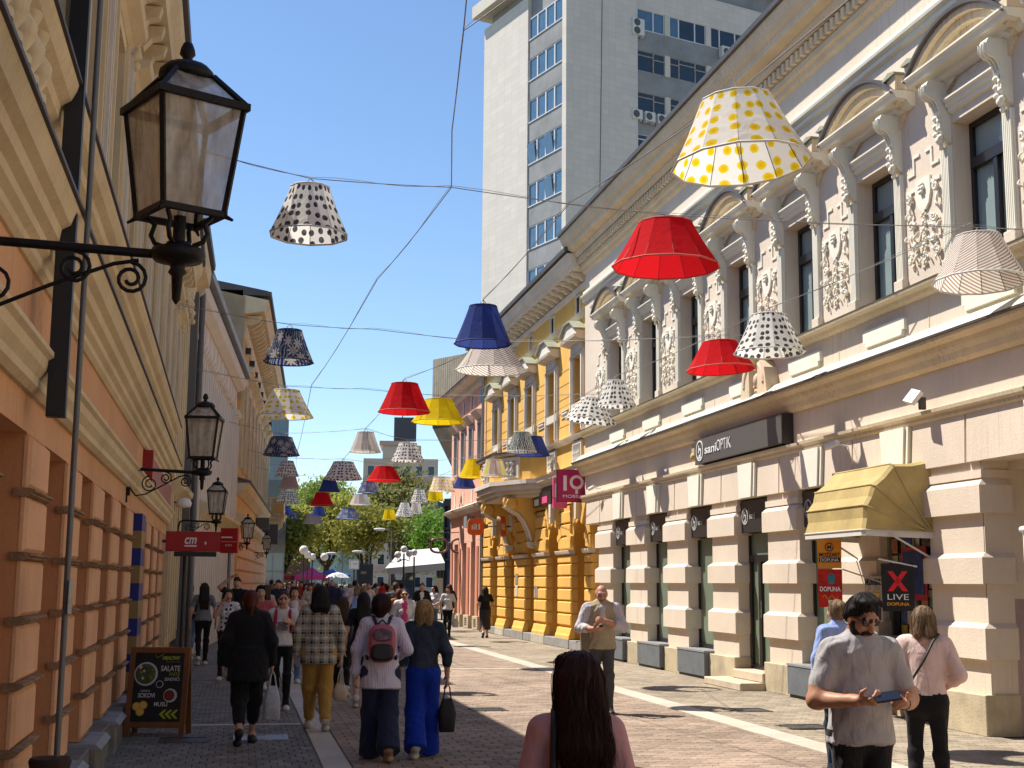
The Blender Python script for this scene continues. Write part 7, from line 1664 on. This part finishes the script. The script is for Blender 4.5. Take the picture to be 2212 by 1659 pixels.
    if lean:      # bend the upper body forward above the hips
        def bend(V):
            V = V.copy(); up = np.clip((V[:, 2] - .95) / .5, 0, 1); an = lean * up; dz = V[:, 2] - .95; dy = V[:, 1]
            m = V[:, 2] > .95; V[m, 1] = dy[m] * np.cos(an[m]) + dz[m] * np.sin(an[m]); V[m, 2] = .95 + dz[m] * np.cos(an[m]) - dy[m] * np.sin(an[m]); return V
    else: bend = lambda V: V
    V = bend(V) * s
    order = ['skin', 'top', 'bot', 'shoe', 'lip', 'eye', 'brow', 'inner', 'slv']
    me = bpy.data.meshes.new('person'); me.vertices.add(len(V)); me.vertices.foreach_set('co', V.astype(np.float32).ravel())
    me.loops.add(len(Q) * 4); me.loops.foreach_set('vertex_index', Q.astype(np.int32).ravel()); me.polygons.add(len(Q)); me.polygons.foreach_set('loop_start', np.arange(0, len(Q) * 4, 4, dtype=np.int32))
    me.polygons.foreach_set('material_index', np.array([order.index(t_) for t_ in T_[Q[:, 0]]], np.int32)); me.polygons.foreach_set('use_smooth', np.ones(len(Q), bool)); me.update(); me.validate()
    sk = skin or SKIN
    for m in (sk, topm, botm, SHOE[shoe], LIP, EYE, HAIR[hcol], inner or topm, sleevem or topm): me.materials.append(m)
    o = link('person', me, None, None, loc, rz, label=label, cat='person', group=group)
    hr = hair_mesh(hair, .0085 if fine else .012, hairlen); Vh = bend(xf(hr[0], Mhd)) * s
    mh = bpy.data.meshes.new('hair'); mh.from_pydata(Vh.tolist(), [], hr[1].tolist()); mh.polygons.foreach_set('use_smooth', np.ones(len(hr[1]), bool)); mh.update()
    ho = link('hair', mh, HAIR[hcol], o)
    o_head = Matrix.Scale(s, 4) @ Mhd
    o['_s'] = s; PEOPLE[label] = (o, o_head, bend, s)
    del o['_s']
    return o
PEOPLE = {}
def strands(o, n, col, L=.05, seed=1, r=.0016, zmin=.25):
    """loose hair strands lying on and hanging from a person's hair"""
    from mathutils.bvhtree import BVHTree
    ho = [c for c in o.children if c.name.startswith('hair')][0]; me = ho.data
    bv = BVHTree.FromPolygons([v.co for v in me.vertices], [p.vertices for p in me.polygons]); rng = random.Random(seed)
    zs_ = [v.co.z for v in me.vertices]; z0, z1 = min(zs_), max(zs_); vv = [v.co for v in me.vertices if v.co.z > z0 + (z1 - z0) * zmin]; b = MB()
    for i in range(n):
        p = rng.choice(vv).copy(); pts = []; dr = Vector((rng.uniform(-.006, .006), rng.uniform(-.004, .004), 0)); off_ = rng.uniform(.001, .005)
        for k in range(40):
            q, nr, _, d = bv.find_nearest(p)
            if q is None: break
            out = (p - q).dot(nr) > .012 or p.z < z0 + .004
            if out and k > 2: break
            p = q + nr * off_; pts.append(p.copy()); p = p + Vector((0, 0, -.024)) + dr
        if len(pts) < 3: continue
        d = (pts[-1] - pts[-2]).normalized(); ln = rng.uniform(.2, 1.) * L
        pts += [pts[-1] + d * ln * .5 + Vector((rng.uniform(-.01, .01), rng.uniform(-.01, .01), 0)), pts[-1] + d * ln + Vector((rng.uniform(-.025, .025), rng.uniform(-.02, .02), .0))]
        m = len(pts); b.tube(pts, [r * (1 - .7 * k / m) for k in range(m)], 3, False)
    b.build('hair_strands', col, o, kind='stuff')
# ---------------------------------------------------------------- the people
def hexc(n, h, **k): return cloth(n, h, **k)
BLACK = cloth('black_cloth', (.012, .012, .014)); JEANS = cloth('dark_jeans', (.018, .028, .055), pattern='denim', col2=(.05, .07, .11)); LTJEANS = cloth('blue_jeans', (.09, .15, .27), pattern='denim', col2=(.18, .26, .38)); WHITE = cloth('white_cotton', (.62, .61, .60))
GREYT = cloth('grey_marl', (.37, .36, .365)); PINKT = cloth('dusty_pink_cotton', (.50, .27, .28)); PALEP = cloth('pale_pink_cotton', (.66, .50, .46)); NAVY = cloth('navy_cotton', (.02, .027, .06)); BEIGE = cloth('beige_cotton', (.48, .42, .34))
LILAC = cloth('lilac_stripe', (.52, .48, .62), pattern='stripe', col2=(.68, .66, .70)); DENIMJ = cloth('dark_denim', (.020, .028, .045), pattern='denim', col2=(.05, .065, .09)); COBALT = cloth('cobalt_cloth', (.006, .03, .30)); MUSTARD = cloth('mustard_cloth', (.42, .24, .055))
PLAID = cloth('plaid_wool', (.4, .4, .4), pattern='plaid'); POLKA = cloth('polka_cotton', (.62, .60, .62), pattern='dots', col2=(.02, .02, .04)); BLUEC = cloth('light_blue_cotton', (.26, .36, .66)); KHAKI = cloth('khaki_vest', (.36, .31, .21)); SHIRTG = cloth('pale_grey_stripe', (.46, .43, .46), pattern='stripe', col2=(.56, .54, .57), scale=.7)
ROSE = cloth('rose_cotton', (.42, .10, .11)); HOT = cloth('hot_pink_cotton', (.65, .07, .20)); CHECKP = cloth('pink_check', (.45, .28, .25), pattern='dots', col2=(.2, .08, .07), scale=.6); RUST = cloth('rust_cloth', (.30, .10, .03)); GREYD = cloth('dark_grey_cloth', (.07, .07, .075)); DRESSB = cloth('charcoal_dress', (.035, .028, .03)); GREYJ = cloth('grey_trousers', (.16, .17, .19)); MINT = cloth('mint_cotton', (.25, .50, .42)); REDC = cloth('red_cotton', (.40, .02, .02))
# foreground woman
person('woman in pink top with long dark auburn hair, nearest in the foreground', (1.22, 4.78, 0), R(-9), 1.51, 'f', 'stand', ('down', 'down'), top='t', sleeve='half', hem=.88, bottom='slim', hair='long', hairlen=.47, hcol='auburn', hyaw=R(14), hpitch=R(-4), topm=PINKT, botm=JEANS, fine=True, fat=.98, shw=.86)
strands(PEOPLE['woman in pink top with long dark auburn hair, nearest in the foreground'][0], 420, HAIR['auburn'], .07)
# man in the grey T-shirt
MAN = person('bearded man in grey T-shirt and sunglasses looking down at his phone', (3.62, 7.45, 0), R(176), 1.70, 'm', 'stand', (((.275, .04, 1.10), (.145, .27, 1.10)), ((.275, .04, 1.10), (.12, .28, 1.12))), ('hold', 'hold'), top='t', sleeve='short', hem=.86, bottom='reg', hair='quiff', hcol='black', head='beard', hyaw=R(20), hpitch=R(-22), topm=GREYT, botm=BLACK, skin=SKIN_T, fine=True, fat=1.16, lean=R(4), shw=.93)
# woman in pale pink top at the kiosk
person('woman in pale pink top and black leggings seen from behind near the kiosk', (5.32, 9.8, 0), R(-28), 1.62, 'f', 'lean', ('waist', 'waist'), ('hold', 'hold'), top='shirt', sleeve='half', hem=.98, bottom='slim', hair='bob', hcol='dkblond', hpitch=R(-14), topm=PALEP, botm=BLACK, shoe='white', fine=True, lean=R(7), fat=1.05)
person('blond woman in light blue shirt half hidden behind the grey T-shirt man', (5.62, 12.0, 0), R(8), 1.63, 'f', 'stand', ('down', 'down'), top='shirt', sleeve='long', hem=.9, bottom='slim', hair='bun', hcol='dkblond', topm=BLUEC, botm=JEANS, fine=True)
OLD = person('older balding man in khaki vest walking and holding his glasses', (5.0, 18.2, 0), R(170), 1.75, 'm', 'walk_l', (((.27, .03, 1.13), (.02, .26, 1.22)), ((.27, .02, 1.12), (.12, .27, 1.12))), ('grip', 'hold'), top='shirt', sleeve='half', hem=.86, bottom='reg', hair='bald', hcol='grey', head='m', hpitch=R(-18), topm=KHAKI, botm=GREYD, skin=SKIN_R, fine=True, fat=1.1, inner=SHIRTG, sleevem=SHIRTG)
person('woman in long charcoal dress walking past the yellow building', (8.0, 43.4, 0), R(-4), 1.66, 'f', 'walk_r', ('down', 'waist'), top='t', sleeve='short', hem=.95, bottom='dress', skirt=.28, hair='long', hairlen=.36, hcol='black', topm=BLACK, botm=DRESSB, fat=1.05)
person('red haired woman in wide black jacket walking away with a white bag', (.16, 15.1, 0), R(3), 1.66, 'f', 'walk_r', ('down', 'down'), top='jacket', sleeve='long', hem=.70, bottom='loose', ankle=.25, hair='tail', hcol='red', topm=BLACK, botm=BLACK, fine=True, fat=1.22)
person('dark haired woman in black and white plaid jacket and mustard trousers', (1.0, 16.45, 0), R(0), 1.72, 'f', 'walk_l', ('down', 'down'), top='jacket', sleeve='long', hem=.78, bottom='loose', ankle=.14, hair='long', hairlen=.24, hcol='black', topm=PLAID, botm=MUSTARD, shoe='white', fine=True, fat=1.08)
person('woman in lilac striped shirt carrying a small backpack', (1.45, 13.6, 0), R(-4), 1.64, 'f', 'walk_l', ('down', 'waist'), top='shirt', sleeve='long', hem=.74, bottom='wide', hair='round', hcol='auburn', hyaw=R(-18), topm=LILAC, botm=NAVY, shoe='tan', fine=True, fat=1.1)
person('blond woman in dark denim jacket and wide cobalt trousers', (1.90, 13.75, 0), R(-4), 1.585, 'f', 'walk_r', ('down', 'down'), top='jacket', sleeve='half', hem=.98, bottom='wide', hair='bob', hcol='blond', topm=DENIMJ, botm=COBALT, shoe='white', fine=True, fat=1.0)
# group on the left, in the shade
person('woman in white printed T-shirt with red backpack straps walking towards the camera', (.66, 19.2, 0), R(176), 1.62, 'f', 'walk_l', ('strap', 'waist'), top='t', sleeve='cap', hem=.93, bottom='slim', hair='tail', hcol='brown', topm=WHITE, botm=BLACK, shoe='white', fine=True)
person('dark haired girl in rose T-shirt walking behind the black jacket', (.40, 22.3, 0), R(178), 1.70, 'f', 'walk_r', ('down', 'down'), hair='long', hairlen=.34, hcol='black', topm=ROSE, botm=JEANS, shoe='white')
person('woman in polka dot top with windblown hair and hand on her cheek', (-.14, 25, 0), R(176), 1.62, 'f', 'walk_r', ('down', 'face'), hair='long', hairlen=.34, hcol='brown', topm=POLKA, botm=BLACK, shoe='white', hyaw=R(15))
person('long haired girl in grey top and black trousers walking away by the wall', (-.66, 29.3, 0), R(5), 1.72, 'f', 'walk_r', ('down', 'down'), top='tight', hair='long', hairlen=.42, hcol='black', topm=GREYJ, botm=BLACK, shoe='white')
person('young man in black with a grey backpack by the striped house wall', (-1.02, 31.5, 0), R(-8), 1.66, 'm', 'walk_l', ('down', 'down'), sleeve='long', hair='short', hcol='black', head='m', topm=BLACK, botm=LTJEANS, shoe='white')
person('tall man in black T-shirt with a hand on his head', (.02, 30.5, 0), R(170), 1.84, 'm', 'walk_l', ('down', 'head'), hair='short', hcol='brown', head='m', topm=BLACK, botm=JEANS)
person('girl in pink checked shirt over white T-shirt walking this way', (1.02, 24.2, 0), R(178), 1.68, 'f', 'walk_l', ('down', 'waist'), top='shirt', sleeve='long', hem=.85, hair='long', hairlen=.32, hcol='brown', topm=CHECKP, botm=LTJEANS, shoe='white', inner=WHITE, fat=1.02)
person('woman in white blazer and hot pink top with sunglasses walking this way', (3.40, 27.6, 0), R(172), 1.63, 'f', 'walk_l', ('waist', 'down'), top='jacket', sleeve='long', hem=.82, hair='tail', hcol='black', topm=WHITE, botm=JEANS, shoe='white', inner=HOT)
person('girl with very long black hair and bare legs in a black skirt', (1.80, 19.4, 0), R(-4), 1.62, 'f', 'walk_r', ('down', 'down'), sleeve='short', hem=.95, bottom='dress', skirt=.62, hair='long', hairlen=.46, hcol='black', topm=BLACK, botm=BLACK, shoe='white')
person('girl with long brown hair in black walking behind the plaid jacket', (1.66, 21.3, 0), R(-3), 1.53, 'f', 'walk_l', ('down', 'waist'), sleeve='short', hair='long', hairlen=.44, hcol='brown', topm=BLACK, botm=BLACK, shoe='white')
person('man in navy polo shirt and jeans facing the camera in the crowd', (1.2, 40, 0), R(175), 1.80, 'm', 'walk_r', ('waist', 'down'), hair='short', hcol='brown', head='m', topm=NAVY, botm=LTJEANS)
person('long haired girl in beige top and grey trousers walking away', (.72, 33.5, 0), R(5), 1.68, 'f', 'walk_l', ('down', 'down'), sleeve='none', hem=1.0, hair='long', hairlen=.42, hcol='brown', topm=BEIGE, botm=GREYJ, shoe='white')
person('woman in light blue shirt walking away in mid street', (3.05, 33, 0), R(-4), 1.66, 'f', 'walk_r', ('down', 'down'), top='shirt', sleeve='half', hem=.85, hair='tail', hcol='dkblond', topm=BLUEC, botm=NAVY)
person('man in dark suit jacket seen from behind under the parasol', (2.9, 42, 0), R(-3), 1.82, 'm', 'walk_l', ('down', 'down'), top='jacket', sleeve='long', hem=.82, hair='short', hcol='grey', head='m', topm=NAVY, botm=NAVY, fat=1.12)
person('woman in cream blouse and dark trousers facing the camera by the parasol', (2.35, 44, 0), R(178), 1.7, 'f', 'walk_r', ('waist', 'down'), top='shirt', sleeve='long', hem=.9, hair='bob', hcol='brown', topm=BEIGE, botm=BLACK)
person('woman in pale grey blouse and grey jeans walking away', (3.6, 41, 0), R(-5), 1.68, 'f', 'walk_r', ('down', 'down'), top='shirt', sleeve='half', hem=.95, hair='long', hairlen=.3, hcol='dkblond', topm=SHIRTG, botm=GREYJ)
person('man in charcoal sweatshirt walking away in mid street', (3.95, 34, 0), R(-5), 1.76, 'm', 'walk_l', ('down', 'down'), top='shirt', sleeve='long', hem=.88, hair='short', hcol='brown', head='m', topm=GREYD, botm=JEANS, fat=1.1)
person('auburn haired woman in rust jacket left of the white blazer', (3.75, 31.5, 0), R(10), 1.62, 'f', 'walk_r', ('down', 'down'), top='jacket', sleeve='long', hem=.9, hair='long', hairlen=.3, hcol='red', topm=RUST, botm=JEANS)
person('girl in black leather jacket over white top, first of the right group', (5.85, 43, 0), R(170), 1.75, 'f', 'walk_l', ('down', 'down'), top='jacket', sleeve='long', hem=.95, hair='tail', hcol='brown', topm=BLACK, botm=LTJEANS, inner=WHITE)
person('girl in white T-shirt turning left in the right group', (6.55, 45, 0), R(120), 1.68, 'f', 'walk_r', ('waist', 'waist'), hair='long', hairlen=.3, hcol='black', topm=WHITE, botm=LTJEANS)
person('girl in white T-shirt and black trousers with a shopping bag on the right', (6.85, 44, 0), R(165), 1.66, 'f', 'walk_l', ('down', 'down'), hair='long', hairlen=.28, hcol='brown', topm=WHITE, botm=BLACK)
person('woman in black striding left beside the bicycles', (8.0, 51, 0), R(20), 1.72, 'f', 'walk_r', ('down', 'down'), top='jacket', sleeve='long', hem=.8, hair='long', hairlen=.3, hcol='black', topm=BLACK, botm=BLACK)
person('man in blue T-shirt at the left of the right group', (5.5, 45.5, 0), R(-10), 1.76, 'm', 'walk_r', ('down', 'down'), hair='short', hcol='black', head='m', topm=cloth('royal_blue', (.03, .08, .34)), botm=JEANS)
person('woman in white top with mint bag strap in the middle distance', (5.0, 52, 0), R(176), 1.72, 'f', 'walk_l', ('down', 'down'), hair='bun', hcol='dkblond', topm=WHITE, botm=MINT)
# ---- crowd towards the square
rng = random.Random(21)
protos = []
kinds = [dict(sex='f', legs='walk_r', hair='long', hairlen=.3, hcol='brown', sleeve='short'), dict(sex='m', legs='walk_l', hair='short', hcol='black', head='m', sleeve='short'), dict(sex='f', legs='walk_l', hair='bob', hcol='dkblond', sleeve='long', top='shirt', hem=.85),
         dict(sex='m', legs='walk_r', hair='short', hcol='brown', head='m', sleeve='long', top='jacket', hem=.85), dict(sex='f', legs='stand', hair='tail', hcol='black', sleeve='none'), dict(sex='f', legs='walk_r', hair='long', hairlen=.42, hcol='black', sleeve='half', skirt=.5)]
tops = [('white', WHITE), ('black', BLACK), ('navy', NAVY), ('beige', BEIGE), ('rose', ROSE), ('pale pink', PALEP), ('light blue', BLUEC), ('dark grey', GREYD), ('red', REDC), ('khaki', KHAKI), ('mint green', MINT)]
used = {}
spots = []
for k in range(300):
    if len(spots) >= 62: break
    y = rng.uniform(47, 84); xl = -.1 + (y - 46) * .058 + .7; x = rng.uniform(xl, 6.4 + (y - 47) * .04)
    if 2.9 < x < 3.3 and y < 50: continue
    if any((x - a) ** 2 + (y - b_) ** 2 < .55 for a, b_ in spots): continue
    spots.append((x, y))
for i, (x, y) in enumerate(sorted(spots, key=lambda p: p[1])):
    kd = kinds[i % 6]; tn, tm = tops[rng.randrange(len(tops))]; face = rng.random() < .45
    bm = [JEANS, BLACK, LTJEANS, GREYJ, NAVY][rng.randrange(5)]
    who = 'man' if kd['sex'] == 'm' else 'woman'
    bn = {JEANS: 'dark jeans', BLACK: 'black trousers', LTJEANS: 'blue jeans', GREYJ: 'grey trousers', NAVY: 'navy trousers'}[bm]
    xr = x / y; zone = 'at the left' if xr < .055 else ('left of centre' if xr < .075 else ('right of centre' if xr < .10 else 'at the right')); dep = 'front' if y < 58 else ('middle' if y < 70 else 'back')
    lab_ = '%s in %s top, %s, %s in %s crowd %s' % (who, tn, bn, 'facing' if face else 'walking off', dep, zone)
    rz_ = (math.pi if face else 0) + rng.uniform(-.35, .35); Hh = (1.77 if who == 'man' else 1.66) + rng.uniform(-.07, .07)
    if i < 6:
        o = person(lab_, (x, y, 0), rz_, 1.70, arms=(['down', 'fwd', 'waist', 'down'][i % 4], ['fwd', 'down', 'waist', 'back'][i % 4]), topm=tm, botm=bm, group='people in the far crowd', **{**kd, 'sex': kd['sex']}); protos.append(o); o.scale = (Hh / 1.7,) * 3
    else:
        o = dup(protos[i % 6], (x, y, 0), rz_, lab_, Hh / 1.7)
        for si, m in ((1, tm), (2, bm)):
            o.material_slots[si].link = 'OBJECT'; o.material_slots[si].material = m
        hm_ = rng.choice(list(HAIR.values()))
        for ch in o.children:
            ch.material_slots[0].link = 'OBJECT'; ch.material_slots[0].material = hm_
for lab_, n, hc in (('plaid', 160, 'black'), ('cobalt', 260, 'blond'), ('leggings', 220, 'dkblond'), ('bearded', 160, 'black'), ('lilac', 120, 'auburn'), ('light blue shirt half', 80, 'dkblond'), ('polka', 90, 'brown')):
    strands([v for k, v in PEOPLE.items() if lab_ in k][0][0], n, HAIR[hc], .03, 3)
# ---------------------------------------------------------------- things people carry and wear
def wear(lab_):
    k = [q for q in PEOPLE if lab_ in q][0]; return PEOPLE[k]
def glasses(lab_, col=(.012, .010, .009)):
    o, Mh, bend, s = wear(lab_); b = MB()
    for q in (-1, 1):
        b.prism([(q * .034 + .026 * u, .012 + .020 * v) for u, v in squircle(1, 1, 14, 2.6)], 1, .088, .094)
        b.tube([(q * .058, .088, .02), (q * .078, .02, .018), (q * .08, -.02, .0)], .0035, 5)
    b.tube([(-.012, .094, .018), (.012, .094, .018)], .003, 5)
    vs = xf(np.array(b.v), Matrix(Mh) @ Matrix.Identity(4)); vs = bend(vs / s) * s; b.v = [tuple(v) for v in vs]
    b.build('sunglasses', flat('sunglass_black', col, .12), o, fix=True)
glasses('bearded man'); glasses('white blazer')
def strap(lab_, pts, r=.016, m=None, name='shoulder_strap'):
    o = wear(lab_)[0]; s = wear(lab_)[3]
    b = MB(); n = len(pts)
    for i in range(n - 1):
        p, q = Vector(pts[i]), Vector(pts[i + 1])
    b.tube([tuple(Vector(p) * s) for p in pts], r, 6); b.build(name, m or M_BLK, o)
strap('foreground', [(-.10, -.115, .95), (-.10, -.112, 1.15), (-.10, -.108, 1.28), (-.095, -.085, 1.40), (-.09, -.02, 1.462), (-.09, .06, 1.42)], .017)
strap('leggings', [(.12, -.02, 1.46), (.07, -.085, 1.40), (.0, -.118, 1.26), (-.10, -.115, 1.10), (-.15, -.04, 1.02)], .010)
strap('red backpack', [(-.10, -.04, 1.46), (-.10, .08, 1.40), (-.11, .125, 1.25), (-.13, .07, 1.10)], .022, flat('strap_red', (.36, .01, .04), .8)); strap('red backpack', [(.10, -.04, 1.46), (.10, .08, 1.40), (.11, .125, 1.25), (.13, .07, 1.10)], .022, flat('strap_red', (.36, .01, .04), .8))
o_ = wear('red backpack')[0]; MB().box(-.07, .07, .124, .128, 1.08, 1.2).build('shirt_print', mat('shirt_print', (.25, .24, .26), .8, var=.4, scale=40), o_)
def local_at(o, p): return o.matrix_basis @ Vector(p)
def held(name, lab_, cat, who, p, rz=0):
    o, _, bend, s = wear(who); bpy.context.view_layer.update(); q = bend(np.array([p]))[0] * s
    return thing(name, lab_, cat, o.matrix_world @ Vector(q), o.rotation_euler.z + rz)
# phone in the man's hands
o = held('phone', 'black phone held in both hands by the bearded man', 'phone', 'bearded man', (0.0, .395, 1.155), 0)
o.rotation_euler = (R(52), R(8), o.rotation_euler.z)
MB().bbox(-.075, .075, -.006, .006, -.036, .036, .003).build('body', flat('phone_black', (.012, .012, .014), .25), o); MB().box(-.07, .07, .0062, .008, -.032, .032).build('screen', glass('phone_screen', (.02, .02, .03), .08), o); MB().ball((-.055, -.007, .018), (.012, .003, .012), 8, 5).build('camera_lens', M_BLK, o)
oM, _, bM, sM = wear('bearded man'); w0 = np.array((-.145 * 1.02 - .012, .25, 1.10)); dv = Vector((.13, .23, 0)).normalized(); u_ = dv.orthogonal().normalized(); v_ = dv.cross(u_)
MB().tube([tuple(bM(np.array([w0 + np.array((u_ * math.cos(q * .5236) + v_ * math.sin(q * .5236)) * .036)]))[0] * sM) for q in range(13)], .006, 5).build('bracelet', flat('leather_cord', (.08, .03, .02), .7), oM)
# older man's spectacles and bag
o = held('folded_glasses', 'dark glasses held in the older man\'s hands', 'glasses', 'older', (.04, .40, 1.18)); MB().tube([(-.07, 0, .03), (-.03, 0, .0), (.03, 0, -.01), (.08, 0, -.03)], .005, 5).build('frame', M_BLK, o); MB().ball((.0, 0, -.02), (.028, .004, .02), 8, 5).build('lens', M_BLK, o)
o = held('shoulder_bag', 'olive shoulder bag hanging at the older man\'s side', 'bag', 'older', (.21, -.02, .82)); MB().bbox(-.05, .07, -.12, .1, -.05, .27, .03).build('body', flat('olive_canvas', (.17, .15, .10), .85), o); MB().tube([(0, 0, .25), (-.1, .09, .55), (-.16, .02, .68)], .012, 5).build('strap', M_BLK, o)
# handbags, carriers
def tote(label, who, p, w_, h_, m, mh, nm='tote_bag', cat='bag', d=.10, soft=.8):
    o = held(nm, label, cat, who, p)
    vs = []
    for z, kx, ky in ((-h_, soft, .75), (-h_ * .92, soft * 1.05, 1.), (-h_ * .45, 1.0, 1.0), (-.05, .72, .55), (0, .55, .25)):
        vs += [(w_ / 2 * kx * math.copysign(abs(math.cos(q)) ** .6, math.cos(q)), d / 2 * ky * math.copysign(abs(math.sin(q)) ** .6, math.sin(q)), z - .16) for q in [2 * math.pi * i / 14 for i in range(14)]]
    b = MB(); b.add(vs, [(r_ * 14 + i, r_ * 14 + (i + 1) % 14, (r_ + 1) * 14 + (i + 1) % 14, (r_ + 1) * 14 + i) for r_ in range(4) for i in range(14)], True); b.add(vs[:14], [tuple(range(14))[::-1]]); b.add(vs[-14:], [tuple(range(14))])
    b.build('body', m, o)
    for q in (-.02, .02): MB().tube([(-w_ * .22, q, -.18), (-w_ * .12, q, -.05), (0, q, .0), (w_ * .12, q, -.05), (w_ * .22, q, -.18)], .006, 5).build('handle', mh, o)
tote('black shopper hanging from the hand of the woman in cobalt trousers', 'cobalt', (.27, .04, .80), .19, .33, flat('bag_black', (.008, .008, .009), .6), M_BLK)
tote('white carrier bag held by the woman in the black jacket', 'wide black', (.28, .04, .80), .18, .36, mat('carrier_white', (.50, .50, .53), .5, var=.15, scale=14), M_WHT, 'carrier_bag', soft=.95)
tote('cream handbag hanging beside the mustard trousers', 'mustard', (.27, .03, .70), .18, .20, flat('bag_cream', (.50, .40, .29), .6), flat('bag_cream', (.50, .40, .29), .6), 'handbag')
tote('pale shopping bag of the girl in black trousers on the right', 'shopping bag', (-.27, .03, .78), .24, .28, flat('bag_pale', (.55, .53, .50), .7), M_WHT, 'shopping_bag')
def backpack(label, who, m1, m2, big=1., strapm=None):
    o, _, bend, s = wear(who); bpy.context.view_layer.update()
    r = thing('backpack', label, 'backpack', o.matrix_world @ Vector((0, -.105 * s, 1.02 * s)), o.rotation_euler.z)
    def body(x, y0, y1, z0, z1, e=3.2):
        b = MB(); n = 20; rings = []
        for q, k in ((0, .86), (.15, .97), (.5, 1.), (.85, .95), (1, .72)):
            y = y0 + (y1 - y0) * q; rings += [(x * k * u, y, (z0 + z1) / 2 + (z1 - z0) / 2 * k * v) for u, v in squircle(1, 1, n, e)]
        b.add(rings, [(a * n + i, a * n + (i + 1) % n, (a + 1) * n + (i + 1) % n, (a + 1) * n + i) for a in range(4) for i in range(n)], True); b.add(rings[:n], [tuple(range(n))]); b.add(rings[-n:], [tuple(range(n))[::-1]]); return b
    body(.135 * big, .0, -.13, -.02, .36 * big).build('body', m1, r, fix=True); body(.115 * big, -.125, -.165, .0, .17 * big).build('front_pocket', m2, r, fix=True); body(.10 * big, -.125, -.142, .19 * big, .32 * big, 2.4).build('picture_panel', mat('abstract_print', (.16, .10, .14), .4, var=.5, scale=22, bump=0) if m2 is not m1 else m1, r, fix=True)
    MB().tube([(-.05, -.03, .35 * big), (0, -.03, .40 * big), (.05, -.03, .35 * big)], .010, 5).build('grab_loop', M_BLK, r)
    for q in (-1, 1): MB().tube([(q * .05, .0, .33 * big), (q * .085, .03, .42), (q * .10, .12, .44), (q * .11, .20, .36), (q * .12, .22, .2), (q * .15, .1, .05), (q * .14, -.03, .02)], .017, 6).build('strap', strapm or M_BLK, r)
backpack('small pink and black backpack on the lilac striped shirt', 'lilac', flat('pack_pink', (.40, .10, .14), .6), flat('pack_black', (.015, .013, .015), .4))
gp = flat('pack_grey', (.33, .33, .34), .8); backpack('grey backpack worn by the young man at the wall', 'grey backpack', gp, gp, 1.05, gp)
o = held('sun_hat', 'straw hat carried by the woman in the white blazer', 'hat', 'white blazer', (.20, .12, .80)); MB().lathe([(.0, .05), (.07, .05), (.075, .0), (.15, -.005), (.15, -.015), (.0, -.01)], 18).xform(Matrix.Rotation(R(80), 4, 'X')).build('straw', flat('straw', (.55, .45, .28), .9), o); MB().lathe([(.078, .0), (.078, .02)], 18, cap=False).xform(Matrix.Rotation(R(80), 4, 'X')).build('band', M_WHT, o)
